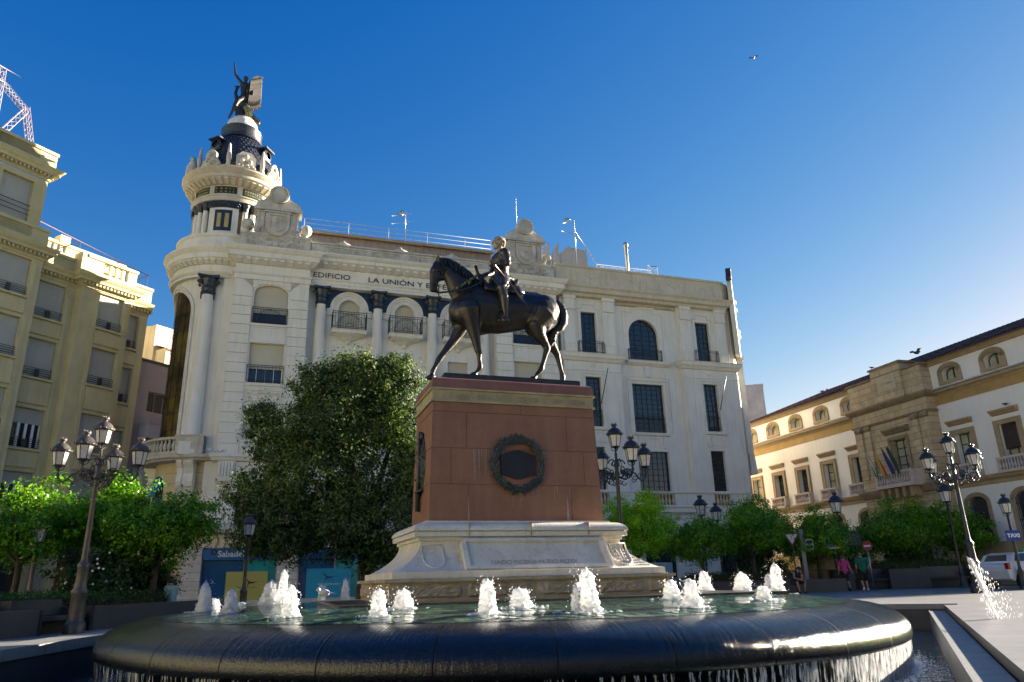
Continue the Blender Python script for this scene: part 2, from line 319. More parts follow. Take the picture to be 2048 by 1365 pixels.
# kerb along pool edge : right-hand inner ledge and left coping
dR = Vector((pool[1][0]-pool[0][0], pool[1][1]-pool[0][1])).normalized(); nR = Vector((dR.y, -dR.x))  # pointing inside?
if nR.dot(Vector((0-pool[0][0], 15-pool[0][1]))) < 0: nR = -nR
b = MB(); p0 = Vector(pool[0])+dR*.35; p1 = Vector(pool[1])
q = [p0+nR*.03, p1+nR*.03, p1+nR*.36, p0+nR*.36]
b.polyz([tuple(v) for v in q], -.12, .02)
q = [p0+nR*.36, p1+nR*.36, p1+nR*.39, p0+nR*.39]
b.polyz([tuple(v) for v in q], -.5, .035)
tag(b.build('pool_ledge', M['curb']), kind='structure')
b = MB()
pl0, pl1 = Vector(pool[2]), Vector(pool[3]); dl = (pl1-pl0).normalized(); nl = Vector((-dl.y, dl.x))
if nl.x > 0: nl = -nl
k = 0.0
while k < 27.5:
    a0 = pl0+dl*k; a1 = pl0+dl*(k+1.16)
    b.polyz([tuple(a0+nl*-.05), tuple(a1+nl*-.05), tuple(a1+nl*.75), tuple(a0+nl*.75)], GZ-.12, GZ+.05); k += 1.18
tag(b.build('pool_coping', M['curb']), kind='structure')
b = MB(); pf0, pf1 = Vector(pool[0]), Vector(pool[3]); df = (pf1-pf0).normalized(); nf = Vector((-df.y, df.x))
if nf.y < 0: nf = -nf
b.polyz([tuple(pf0+nf*-.02+df*-.3), tuple(pf1+nf*-.02), tuple(pf1+nf*.5), tuple(pf0+nf*.5+df*-.3)], GZ-.10, GZ+.03)
tag(b.build('pool_kerb', M['curb']), kind='structure')

def watermat(name, base, sc, strength, rough=.04, aniso=(1,1,1), base2=None, dist=.03):
    m = bpy.data.materials.new(name); m.use_nodes = True; N = m.node_tree.nodes; Lk = m.node_tree.links
    b = N['Principled BSDF']; b.inputs['Base Color'].default_value = (*base, 1); b.inputs['Roughness'].default_value = rough; b.inputs['IOR'].default_value = 1.33
    b.inputs['Specular IOR Level'].default_value = .6
    t = N.new('ShaderNodeTexCoord'); mp = N.new('ShaderNodeMapping'); mp.inputs['Scale'].default_value = aniso; mp.inputs['Rotation'].default_value = (0, 0, R(20)); Lk.new(t.outputs['Object'], mp.inputs[0])
    n1 = N.new('ShaderNodeTexNoise'); n1.inputs['Scale'].default_value = sc; n1.inputs['Detail'].default_value = 4; n1.inputs['Distortion'].default_value = .6; Lk.new(mp.outputs[0], n1.inputs['Vector'])
    bp = N.new('ShaderNodeBump'); bp.inputs['Strength'].default_value = strength; bp.inputs['Distance'].default_value = dist; Lk.new(n1.outputs['Fac'], bp.inputs['Height']); Lk.new(bp.outputs[0], b.inputs['Normal'])
    if base2:
        rp = N.new('ShaderNodeValToRGB'); rp.color_ramp.elements[0].color = (*base, 1); rp.color_ramp.elements[1].color = (*base2, 1); rp.color_ramp.elements[0].position = .4; rp.color_ramp.elements[1].position = .65
        n2 = N.new('ShaderNodeTexNoise'); n2.inputs['Scale'].default_value = .8; n2.inputs['Detail'].default_value = 3; Lk.new(t.outputs['Object'], n2.inputs['Vector']); Lk.new(n2.outputs['Fac'], rp.inputs['Fac']); Lk.new(rp.outputs[0], b.inputs['Base Color'])
    return m
m_pool = watermat('pool_water', (.022,.040,.042), 3.6, 1.0, .03, (1, 1.7, 1), (.035,.055,.045), .14)
m_top = watermat('fountain_water', (.040,.080,.052), 2.3, 1.0, .05, (1, 1.9, 1), (.07,.12,.075), .26)
def grid_disc(R0_, R1_, zf, nr, na, c):
    b = MB(); b.lathe([(R0_+(R1_-R0_)*i/nr, zf(R0_+(R1_-R0_)*i/nr)) for i in range(nr+1)], c, na); return b
b = MB(); b.add([(x, y, -.45) for x, y in pool], [(0,3,2,1)])
tag(b.build('pool_water', m_pool), kind='structure')

# ------------------------------------------------------------------ fountain bowl
FC = Vector((-.27, 15.6, 0))
fb = empty('fountain_bowl', (FC.x, FC.y, 0), 0, 'huge round black granite bowl with a rolled rim, water spilling over its edge', 'fountain')
m_rim = M['blackgranite']
N = m_rim.node_tree.nodes; Lk = m_rim.node_tree.links; pb = N['Principled BSDF']
t = N.new('ShaderNodeTexCoord'); sx = N.new('ShaderNodeSeparateXYZ'); Lk.new(t.outputs['Object'], sx.inputs[0])
at = N.new('ShaderNodeMath'); at.operation = 'ARCTAN2'; Lk.new(sx.outputs['Y'], at.inputs[0]); Lk.new(sx.outputs['X'], at.inputs[1])
def mth(op, a, bv=None, b2=None):
    q = N.new('ShaderNodeMath'); q.operation = op
    (Lk.new(a, q.inputs[0]) if hasattr(a, 'links') else None)
    if bv is not None: q.inputs[1].default_value = bv
    if b2 is not None: Lk.new(b2, q.inputs[1])
    return q.outputs[0]
s1 = mth('MULTIPLY', at.outputs[0], 34/(2*PI)); s2 = mth('FRACT', s1); s3 = mth('LESS_THAN', s2, .012)
nz = N.new('ShaderNodeTexNoise'); nz.inputs['Scale'].default_value = 160; nz.inputs['Detail'].default_value = 2; Lk.new(t.outputs['Object'], nz.inputs['Vector'])
mr = N.new('ShaderNodeMapRange'); mr.inputs['From Min'].default_value = .56; mr.inputs['From Max'].default_value = .72; mr.inputs['To Max'].default_value = .5; Lk.new(nz.outputs['Fac'], mr.inputs['Value'])
mx = N.new('ShaderNodeMix'); mx.data_type = 'RGBA'; Lk.new(mr.outputs[0], mx.inputs['Factor']); mx.inputs['A'].default_value = (.010,.012,.015,1); mx.inputs['B'].default_value = (.06,.07,.085,1)
Lk.new(mx.outputs['Result'], pb.inputs['Base Color'])
# film of water running down: ripples stretched along the flow (angle-z coordinates)
cx = N.new('ShaderNodeCombineXYZ'); a2 = mth('MULTIPLY', at.outputs[0], 110.0); z2 = mth('MULTIPLY', sx.outputs['Z'], 3.0); Lk.new(a2, cx.inputs[0]); Lk.new(z2, cx.inputs[1])
n2 = N.new('ShaderNodeTexNoise'); n2.inputs['Scale'].default_value = 1.2; n2.inputs['Detail'].default_value = 5; n2.inputs['Distortion'].default_value = .5; Lk.new(cx.outputs[0], n2.inputs['Vector'])
n3 = N.new('ShaderNodeTexNoise'); n3.inputs['Scale'].default_value = 55; n3.inputs['Detail'].default_value = 3; Lk.new(t.outputs['Object'], n3.inputs['Vector'])
h1 = mth('MULTIPLY', n3.outputs['Fac'], .55); h2 = mth('ADD', n2.outputs['Fac'], None, h1); s4 = mth('MULTIPLY', s3, -3.0); h3 = mth('ADD', h2, None, s4)
bp = N.new('ShaderNodeBump'); bp.inputs['Strength'].default_value = .8; bp.inputs['Distance'].default_value = .014; Lk.new(h3, bp.inputs['Height'])
Lk.new(bp.outputs[0], pb.inputs['Normal'])
r1 = mth('MULTIPLY', s3, .75); r2 = mth('MULTIPLY', n2.outputs['Fac'], .16); r3 = mth('ADD', r2, None, r1); r4 = mth('ADD', r3, .01); Lk.new(r4, pb.inputs['Roughness'])
r5 = mth('MULTIPLY', s3, -.45); r6 = mth('ADD', r5, .5); Lk.new(r6, pb.inputs['Specular IOR Level'])
prof = [(5.2, .48), (6.2, .535)]
for i in range(0, 19):
    a = PI/2*i/18; rr = 6.28+.92*math.sin(a)**.92; zz = .08+.465*math.cos(a)**.85 if i < 18 else .08
    prof.append((rr, zz))
prof += [(7.19, .03), (7.13, -.01), (7.0, -.035), (6.7, -.05), (6.5, -.08), (6.45, -.7)]
b = MB(); b.lathe(prof, (0,0,0), 180); b.build('rim', m_rim, fb, fix=False)
def zf(r): return .665 if r < 4.6 else .665-.117*((r-4.6)/1.72)**2
b = grid_disc(.0, 6.32, zf, 40, 160, (0,0,0)); o = b.build('water_surface', m_top, fb, fix=False); tag(o, 'green rippled water filling the bowl')
# falling water
def ribbonmat():
    m = bpy.data.materials.new('falling_water'); m.use_nodes = True; N = m.node_tree.nodes; Lk = m.node_tree.links; b = N['Principled BSDF']
    b.inputs['Base Color'].default_value = (.78,.80,.80,1); b.inputs['Roughness'].default_value = .25; b.inputs['Transmission Weight'].default_value = 0; b.inputs['Specular IOR Level'].default_value = .8
    t = N.new('ShaderNodeTexCoord'); n = N.new('ShaderNodeTexNoise'); mp = N.new('ShaderNodeMapping'); mp.inputs['Scale'].default_value = (16, 16, 3.5); Lk.new(t.outputs['Object'], mp.inputs[0]); Lk.new(mp.outputs[0], n.inputs['Vector'])
    n.inputs['Scale'].default_value = 1.5; n.inputs['Detail'].default_value = 5
    r = N.new('ShaderNodeMapRange'); r.inputs['From Min'].default_value = .42; r.inputs['From Max'].default_value = .62; r.inputs['To Min'].default_value = .02; r.inputs['To Max'].default_value = .8; Lk.new(n.outputs['Fac'], r.inputs['Value']); Lk.new(r.outputs[0], b.inputs['Alpha'])
    tr = N.new('ShaderNodeBsdfTranslucent'); tr.inputs[0].default_value = (.8,.82,.82,1)
    return m
m_fall = ribbonmat()
b = MB()
rr = random.Random(3)
for k in range(1700):
    a = rr.uniform(-PI, 0.15) if k < 650 else (rr.uniform(-1.15, .1) if k < 900 else rr.uniform(-.95, .2))
    side = math.cos(a)   # right side has fuller curtain
    if rr.random() > .42+.58*max(0, side)**.7+.25*max(0, -side): continue
    wd = rr.uniform(.004, .02)*(1+1.3*max(0, side)**2); r0 = 7.12; z0 = -.0; pts = []
    da = 0; nseg = 6; ln = 1.0 if rr.random() < .6 else rr.uniform(.3, .9)
    ofs = rr.uniform(0, .05)
    for i in range(nseg+1):
        tt = i/nseg*ln; z = z0-.47*tt; r = r0+ofs-.03*tt; da += rr.uniform(-.0022, .0022)
        w2 = wd*(1-.5*tt)/r; pts.append((r, a+da, w2, z))
    vs = []
    for r, aa, w2, z in pts: vs += [(r*math.cos(aa-w2), r*math.sin(aa-w2), z), (r*math.cos(aa+w2), r*math.sin(aa+w2), z)]
    b.add(vs, [(2*i, 2*i+1, 2*i+3, 2*i+2) for i in range(nseg)], True)
o = b.build('falling_water', m_fall, None, fix=False, loc=(FC.x, FC.y, 0)); tag(o, 'thin curtain of water falling from the black rim into the pool', 'water', kind='stuff')
# foam and droplets
m_foam = nmat('water_foam', (.90,.91,.92), (.80,.83,.86), 14, .35, .8, 40)
m_foam.node_tree.nodes['Principled BSDF'].inputs['Subsurface Weight'].default_value = .25
m_foam.node_tree.nodes['Principled BSDF'].inputs['Subsurface Radius'].default_value = (.1,.1,.1)
b = MB()
for k in range(2600):
    a = rr.uniform(-1.25, .2) if rr.random() < .75 else rr.uniform(-PI, 0)
    dr = abs(rr.gauss(0, .34)) if a > -1.3 else abs(rr.gauss(0, .18)); r = 7.05+dr
    s = rr.uniform(.006, .022)*(1.5 if dr < .25 else .6)*(1 if a > -1.3 else .6)
    x, y = r*math.cos(a)+FC.x, r*math.sin(a)+FC.y; q = rr.uniform(0, 3)
    n = 5; vs = [(x+s*rr.uniform(.6, 1.6)*math.cos(2*PI*i/n+q), y+s*rr.uniform(.6, 1.2)*math.sin(2*PI*i/n+q), -.446) for i in range(n)]+[(x, y, -.446+s*.6)]
    b.add(vs, [(i, (i+1) % n, n) for i in range(n)])
o = b.build('pool_foam', m_foam, None, fix=False); tag(o, 'white foam where the curtain hits the pool', 'foam', kind='stuff')

# water jets
def jetmesh(h, wd, seed, ragged=.35, twin=False):
    r_ = random.Random(seed); b = MB(); n = 22; mrows = 22
    lean = (r_.uniform(-.06, .06)*h, r_.uniform(-.04, .04)*h)
    tc_ = r_.uniform(.6, .9)
    cols = [(0, 0, 1.0, 1.0)] if not twin else [(.12*wd, 0, 1.0, .8), (-.3*wd, .1*wd, .62, .55)]
    for ox, oy, hh, ww in cols:
        vs = []
        for j in range(mrows+1):
            t = j/mrows; rad = wd/2*ww*(1.08-.55*t)*(1 if t < tc_ else math.sqrt(max(0, 1-((t-tc_)/(1-tc_))**2))*.98+.02)
            rad *= 1+.25*math.exp(-t*14)
            for i in range(n):
                a = 2*PI*i/n; p = Vector((math.cos(a)*1.7, math.sin(a)*1.7, t*h*hh*9+seed*3.1))
                d = 1+ragged*1.1*noise.noise(p*1.3)+ragged*1.0*noise.noise(p*3.7)+ragged*.8*noise.noise(p*8)
                vs.append((ox+lean[0]*t+rad*d*math.cos(a), oy+lean[1]*t+rad*d*math.sin(a), t*h*hh+.16*h*t*noise.noise(p*2.2+Vector((0,0,5)))+.05*h*noise.noise(p*6)))
        fs = [(j*n+i, j*n+(i+1) % n, (j+1)*n+(i+1) % n, (j+1)*n+i) for j in range(mrows) for i in range(n)]
        b.add(vs, fs, True)
    # spikes and drops
    for k in range(150):
        a = r_.uniform(0, 2*PI); t = r_.random()**.7; rad = wd/2*(1-.42*t)*r_.uniform(.9, 1.15); s = r_.uniform(.0015, .006)
        c = Vector((rad*math.cos(a)+lean[0]*t, rad*math.sin(a)+lean[1]*t, t*h*(1.0 if r_.random() < .8 else 1.15)))
        if r_.random() < .6: c += Vector((math.cos(a)*wd*r_.uniform(0, .35), math.sin(a)*wd*r_.uniform(0, .35), r_.uniform(-.1, .05)*h))
        c.z = max(c.z, 0)
        b.ball(c, s, 6, 4, (1, 1, r_.uniform(.8, 2.4)))
    # splash ring
    for k in range(46):
        a = r_.uniform(0, 2*PI); rad = wd*r_.uniform(.45, 1.5); s = r_.uniform(.01, .035)
        c = (rad*math.cos(a), rad*math.sin(a), .004)
        vs = [(c[0]+s*r_.uniform(.8, 2.2)*math.cos(2*PI*i/5), c[1]+s*.7*math.sin(2*PI*i/5), .004) for i in range(5)]+[(c[0], c[1], .004+s*r_.uniform(.3, 1.0))]
        b.add(vs, [(i, (i+1) % 5, 5) for i in range(5)])
    return b
m_jet = nmat('white_water', (.93,.94,.95), (.82,.85,.88), 20, .3, 1.0, 30)
_n = m_jet.node_tree; mj = _n.nodes['Principled BSDF']; _t = _n.nodes.new('ShaderNodeBsdfTranslucent'); _t.inputs[0].default_value = (.95,.96,.97,1); _m = _n.nodes.new('ShaderNodeMixShader'); _m.inputs[0].default_value = .5
_n.links.new(mj.outputs[0], _m.inputs[1]); _n.links.new(_t.outputs[0], _m.inputs[2]); _n.links.new(_m.outputs[0], _n.nodes['Material Output'].inputs[0])
J = [(408,1224,57,26,'foaming jet nearest the left end of the black bowl'),
(429,1211,21,19,'small froth mound just right of and behind the leftmost jet'),
(461,1227.6,45,27,'medium jet in front of the left edge of the yellow poster'),
(483,1208,10,14,'tiny bubbling jet at the foot of the single lamp post by the yellow poster'),
(538,1211,45,33,'broad greyish jet right of the yellow poster, behind its taller neighbours'),
(562,1211,66,19,'tall thin jet right of the yellow poster, highest of its cluster'),
(580,1234,60,30,'wide jet in the foreground of the cluster right of the yellow poster'),
(644,1201,36,17,'slim jet at the left corner of the monument slab'),
(690,1198,44,16,'slim jet behind the monument slab, under the big evergreen tree'),
(756,1234,53,32,'thick blunt jet before the left front corner of the monument'),
(806,1224,38,38,'low round jet right of the thick blunt one at the monument left corner'),
(975,1231,67,36,'tall jet in front of the middle left of the inscription panel'),
(1042,1221,38,42,'low leaning jet in front of the word panel middle'),
(1174,1224,83,48,'largest jet, split in two columns, before the right half of the pedestal'),
(1328,1182,42,15,'slim smooth jet beside the right end of the stone base'),
(1345,1205,37,33,'short jet left of its pointed neighbour, right of the pedestal'),
(1385,1213,54,35,'pointed jet in front of the slab right of the pedestal'),
(1412,1182,44,26,'bushy jet behind the right end of the monument slab'),
(1486,1184,40,34,'round topped jet standing before the right hand hedge'),
(1549,1184,58,34,'twin tipped jet left of the seated man'),
(1528,1202,28,28,'small dome of froth, rightmost low jet in the bowl')]
def at(x, y, Y):   # pixel of the photo's frame at forward distance Y -> world point
    r = Fw+Rt*((x-1024)/1463.96)-Up*((y-682.5)/1463.96); return Vector((0, 0, 1))+r*(Y/r.y)
def gnd(x, y, z=GZ):
    r = Fw+Rt*((x-1024)/1463.96)-Up*((y-682.5)/1463.96); return Vector((0, 0, 1))+r*((z-1)/r.z)
for i, (px, py, hp, wp, lab) in enumerate(J):
    p = gnd(px, py, .62); d = Vector((p.x-FC.x, p.y-FC.y))
    if d.length > 5.75: 
        az = math.atan2(p.x, p.y)  # slide along the sight line until inside the bowl
        L = math.hypot(p.x, p.y)
        sgn_ = .05 if p.y < FC.y else -.05
        while d.length > 5.75 and L > 6: L += sgn_; p = Vector((L*math.sin(az), L*math.cos(az), .6)); d = Vector((p.x-FC.x, p.y-FC.y))
    D = p.y/math.cos(0); h = hp*D/1600; wdt = wp*D/1500
    tag(jetmesh(h, wdt, i+1, .35, twin=(i in (13, 19))).build('water_jet', m_jet, None, fix=False, loc=(p.x, p.y, zf(d.length)-.012)), lab, 'water jet', 'jets bubbling in the black bowl')
# floor jet on the sunlit pavement at right
b = MB(); r_ = random.Random(5)
base = gnd(1993, 1238); Hj = 1.02
for k in range(1100):
    t = r_.random(); up = r_.random() < .5
    x = -.16*math.sin(PI*.5*t)*1.6 if up else -.2-.05*t; z = Hj*t
    sp = (.02+.05*(1-t)) if up else .05+.28*(1-t)**.6
    c = Vector((-.26*t+r_.gauss(0, .02)+(0 if up else abs(r_.gauss(0, .22))*(1-t+.15)), r_.gauss(0, .03+.05*(1-t)), max(0, Hj*t-.0+r_.gauss(0, .03))))
    s = r_.uniform(.0015, .0065); b.ball(c, s, 5, 3, (1, 1, r_.uniform(1.5, 5)))
for s_ in (0, 1, 2):
    pts = [(-.26*t+.012*s_+.012*math.sin(9*t+s_), .01*s_, Hj*t) for t in [i/10 for i in range(11)]]
    b.tube(pts, [.010+.016*(i/10) for i in range(11)], 6)
b.ball((-.26, 0, Hj), .035, 8, 6)
tag(b.build('water_jet', m_jet, None, fix=False, loc=base), 'thin leaning jet spraying up from the sunlit pavement at right', 'water jet')

# ------------------------------------------------------------------ monument pedestal
MO = Vector((-.01, 14.6, 0))
ped = empty('monument_pedestal', (MO.x, MO.y, .6), A18, 'tall red granite pedestal on a flared limestone base in the middle of the bowl', 'pedestal')
PC = (.07, .85)
def frus(b, z0, hx0, hy0, z1, hx1, hy1, c=PC, sm=False):
    z0 -= .6; z1 -= .6; cx_, cy_ = c
    b.add([(cx_-hx0,cy_-hy0,z0),(cx_+hx0,cy_-hy0,z0),(cx_+hx0,cy_+hy0,z0),(cx_-hx0,cy_+hy0,z0),(cx_-hx1,cy_-hy1,z1),(cx_+hx1,cy_-hy1,z1),(cx_+hx1,cy_+hy1,z1),(cx_-hx1,cy_+hy1,z1)],
          [(0,3,2,1),(4,5,6,7),(0,1,5,4),(1,2,6,5),(2,3,7,6),(3,0,4,7)], sm)
def prof_frus(b, pr, c=PC, sm=False):
    cx_, cy_ = c; vs = []
    for hx, hy, z in pr: vs += [(cx_-hx,cy_-hy,z-.6),(cx_+hx,cy_-hy,z-.6),(cx_+hx,cy_+hy,z-.6),(cx_-hx,cy_+hy,z-.6)]
    n = len(pr); fs = [(4*j+i, 4*j+(i+1) % 4, 4*j+4+(i+1) % 4, 4*j+4+i) for j in range(n-1) for i in range(4)]
    fs += [(3,2,1,0), (4*n-4,4*n-3,4*n-2,4*n-1)]
    b.add(vs, fs, sm)
b = MB(); b.box(-3.45, 4.9, -1.55, 3.4, -.08, .10)
b.build('plinth_slab', nmat('wet_dark_stone_slab', (.07,.055,.04), (.035,.03,.022), 3, .35, .3, 30, stain=.4, scol=(.2,.15,.09)), ped)
b = MB()
frus(b, .70, 2.66, 1.80, 1.02, 2.66, 1.80); frus(b, 1.02, 2.74, 1.88, 1.075, 2.74, 1.88)
b.build('rustic_base', M['limestone_dark'], ped)
b = MB()   # rough-faced blocks with noise relief
def rough_face(b, x0, x1, z0, z1, y, seed, axis='f', amp=.05):
    nx = max(6, int((x1-x0)/.05)); nz_ = 8; vs = []
    for j in range(nz_+1):
        for i in range(nx+1):
            e = min(i, nx-i, j*1.6, (nz_-j)*1.6); x = x0+(x1-x0)*i/nx; z = z0+(z1-z0)*j/nz_
            d = 0 if e == 0 else amp*(.6+.9*noise.noise(Vector((x*7+seed, z*9, seed)))+.5*noise.noise(Vector((x*19, z*23, seed))))
            vs.append((x, y-d, z-.6) if axis == 'f' else (y-d if axis == 'l' else y+d, x, z-.6))
    fs = [(j*(nx+1)+i, j*(nx+1)+i+1, (j+1)*(nx+1)+i+1, (j+1)*(nx+1)+i) for j in range(nz_) for i in range(nx)]
    b.add(vs, fs)
xs = [-2.55, -.95, .65, 2.0, 2.68]; xs = [-2.52, -1.28, -.02, 1.2, 2.2, 2.68]
for i in range(5): rough_face(b, xs[i]+.05, xs[i+1]-.05, .76, .985, PC[1]-1.80-.006, i*3.3)
for i in range(2): rough_face(b, -.85+1.75*i, .75+1.75*i, .76, .985, PC[0]-2.66-.006, i*5.1, 'l'); rough_face(b, -.85+1.75*i, .75+1.75*i, .76, .985, PC[0]+2.66+.006, i*5.1, 'r')
b.build('rough_blocks', M['limestone_dark'], ped, fix=False)
b = MB(); prof_frus(b, [(2.60,1.74,1.078), (2.60,1.74,1.19), (2.54,1.68,1.195)])
b.build('base_course', M['limestone'], ped)
# flared base with concave sides and mitred corners
b = MB(); pr = []
for i in range(15):
    t = i/14; f_ = (1-t)**2.1; pr.append((2.0+.52*f_, 1.10+.56*f_, 1.195+.535*t))
pr.append((2.04, 1.14, 1.735)); pr.append((2.04, 1.14, 1.80))
prof_frus(b, pr, sm=False)
b.build('flared_base', M['limestone'], ped)
# front inscription panel: a frame standing on the flare
b = MB(); y0 = PC[1]-1.66; zb, zt = 1.2, 1.74
x0, x1 = -1.22, 1.62
b.add([(x0,y0,zb-.6),(x1,y0,zb-.6),(x1-.0,y0+.42,zt-.6),(x0+.06,y0+.42,zt-.6),(x0,y0+1,zb-.6),(x1,y0+1,zb-.6),(x1,y0+1,zt-.6),(x0+.06,y0+1,zt-.6)], [(0,1,5,4),(3,2,6,7),(0,3,7,4),(1,2,6,5)])
# frame members on the sloping face
def slope(x, t, out=0):   # point on panel face; t 0..1 bottom->top
    return (x, y0+.42*t-out*.78, zb-.6+.54*t+out*.62)
def sbox(b, xa, xb, ta, tb, o0, o1):
    v = [slope(x, t, o_) for o_ in (o0, o1) for x, t in ((xa,ta),(xb,ta),(xb,tb),(xa,tb))]
    b.add(v, [(0,3,2,1),(4,5,6,7),(0,1,5,4),(1,2,6,5),(2,3,7,6),(3,0,4,7)])
sbox(b, x0, x1, 0, .10, -.1, .04); sbox(b, x0+.06, x1, .90, 1, -.1, .04); sbox(b, x0, x0+.09, .10, .90, -.1, .04); sbox(b, x1-.09, x1, .10, .90, -.1, .04)
sbox(b, x0+.09, x1-.09, .10, .90, -.12, -.025)
fr = b.build('inscription_panel', M['limestone'], ped)
ins = text_mesh('lettering', 'NACIO·MCDLIII·MURIO·MDXV', .125, nmat('cut_letters', (.46,.42,.35), (.40,.36,.29), 3, .9), fr, slope(.12, .2, -.022), (math.atan2(.54, .42), 0, 0), .006, 'CENTER')
# shields and chequer relief on the corners of the flare
def flare_pt(x, t, out=0):
    f_ = (1-t)**2.1; dz = .535; dy = -.56*2.1*(1-t)**1.1; nv = Vector((0, -dz, dy)); nv = Vector((0, -dz, -dy*-1)).normalized()
    tang = Vector((0, .56*2.1*(1-t)**1.1, dz)).normalized(); nv = Vector((0, -tang.z, tang.y))
    p = Vector((x, PC[1]-1.10-.56*f_, 1.195+.535*t-.6)) + nv*out; return p
for cx0, lab in ((-1.72, 0), (1.97, 1)):
    b = MB(); out_ = []
    for s in range(25):
        a = s/24
        if a < .25: q_ = (-.19, .86-.5*a/.25)
        elif a < .75: g = PI*(a-.25)/.5; q_ = (-.19*math.cos(g), .36-.28*math.sin(g))
        else: q_ = (.19, .36+.5*(a-.75)/.25)
        out_.append(q_)
    out_.append(out_[0])
    for a_, c_ in zip(out_, out_[1:]): b.tube([flare_pt(cx0+a_[0], a_[1], .012), flare_pt(cx0+c_[0], c_[1], .012)], .014, 6)
    if lab:
        for s_ in range(6):
            t_ = .82-.12*s_; w_ = .12-.012*s_
            for sg in (-1, 1): b.ball(flare_pt(cx0+sg*w_, t_, .01), .03, 8, 5, (1, .5, 1))
        b.tube([flare_pt(cx0-.05, .7, .01), flare_pt(cx0-.02, .2, .01)], .008, 5); b.tube([flare_pt(cx0+.05, .7, .01), flare_pt(cx0+.02, .2, .01)], .008, 5)
        for i_ in range(7):
            for j_ in range(5):
                xx = cx0+.28+.045*j_; tt = .62-.09*i_
                if .28+.045*j_ < .12+.5*(1-tt)**2.1: b.obox(flare_pt(xx, tt, .004), (.016, 0, 0), (0, .012, .012), (0, -.006, .006))
    b.build('carved_shield', M['limestone'], ped)
# torus moulding
b = MB(); pr = [(2.12,1.22,1.803), (2.12,1.22,1.885), (2.08,1.18,1.89), (2.08,1.18,1.905)]
for i in range(9):
    a = PI/2*i/8; pr.append((1.90+.24*math.cos(a), 1.0+.24*math.cos(a), 1.905+.16*math.sin(a)))
pr += [(1.87,.97,2.07), (1.87,.97,2.10)]
prof_frus(b, pr); b.build('torus_moulding', M['limestone'], ped)
b = MB()
for xx in (-1.05, .17, 1.35): b.box(xx, xx+.012, PC[1]-1.243, PC[1]-1.0, 1.305-.09+.0, 1.46)
b.build('joint', M['groove'], ped)
# red block, courses
b = MB(); lv = [2.10, 2.80, 3.50, 4.22, 4.42]
def hw(z): t = (z-2.1)/2.6; return 1.79-.07*t, .85-.05*t
for i in range(4):
    z0, z1 = lv[i], lv[i+1]; g = .007
    a0, b0_ = hw(z0+g); a1, b1_ = hw(z1-g); frus(b, z0+g, a0, b0_, z1-g, a1, b1_)
a0, b0_ = hw(2.1); frus(b, 2.1, a0-.012, b0_-.012, 4.42, 1.71, .79)
b.build('granite_block', M['granite_red'], ped)
b = MB()
for z0, z1, xs_ in ((2.12, 2.79, (-.95, 1.18)), (2.81, 3.49, (-1.3, 1.5)), (3.51, 4.21, (-.98, 1.15)), (4.23, 4.42, (.16,))):
    for xx in xs_: a0, b0_ = hw(z0); a1, b1_ = hw(z1); b.add([(xx, PC[1]-b0_-.002, z0-.6), (xx+.01, PC[1]-b0_-.002, z0-.6), (xx+.01, PC[1]-b1_-.002, z1-.6), (xx, PC[1]-b1_-.002, z1-.6)], [(0,1,2,3)])
b.build('joint', nmat('dark_joint', (.10,.045,.035), (.08,.035,.03), 4, .9), ped)
b = MB()   # lime stains: thin wedges with a shape of their own
for xx, z0, z1, w_ in ((-.95, 2.12, 2.62, .035), (1.10, 2.12, 2.66, .055)):
    a0, b0_ = hw(z0); a1, b1_ = hw(z1); b.add([(xx-w_/2, PC[1]-b0_-.004, z0-.6), (xx+w_/2, PC[1]-b0_-.004, z0-.6), (xx, PC[1]-b1_-.004, z1-.6)], [(0,1,2)])
rr = random.Random(11)
for k in range(34):
    xx = -.85+rr.random()*.62 if k < 22 else rr.uniform(-.2, 1.5); zt_ = 3.49 if k < 22 else 2.79; ln = rr.uniform(.1, .62); w_ = rr.uniform(.003, .010)
    a0, b0_ = hw(zt_-ln); a1, b1_ = hw(zt_); b.add([(xx-w_*.4, PC[1]-b0_-.004, zt_-ln-.6), (xx+w_*.4, PC[1]-b0_-.004, zt_-ln-.6), (xx+w_, PC[1]-b1_-.004, zt_-.6), (xx-w_, PC[1]-b1_-.004, zt_-.6)], [(0,1,2,3)])
b.build('lime_stain', nmat('lime_stain', (.42,.33,.29), (.32,.22,.19), 20, .9), ped)
b = MB(); prof_frus(b, [(1.765,.845,4.42), (1.765,.845,4.452), (1.735,.815,4.455), (1.735,.815,4.66), (1.775,.855,4.665), (1.775,.855,4.70)])
bd = b.build('inscription_band', nmat('yellowed_limestone', (.48,.40,.22), (.33,.28,.17), 3, .85, .4, 30, stain=.4, scol=(.16,.15,.10)), ped)
text_mesh('lettering', 'A · GONZALO · FERNANDEZ · DE · CORDOBA · EL · GRAN · CAPITAN', .165, M['limestone_dark'], bd, (PC[0], PC[1]-.816, 4.49-.6), (PI/2, 0, 0), .008, 'CENTER', .60)
b = MB(); pr = [(1.745,.825,4.70), (1.745,.825,4.85)]
for i in range(7): a = PI/2*i/6; pr.append((1.745-.10*(1-math.cos(a)), .825-.10*(1-math.cos(a)), 4.85+.085*math.sin(a)))
pr.append((1.5,.6,4.945)); prof_frus(b, pr); b.build('cap_stone', M['granite_red_cap'], ped)
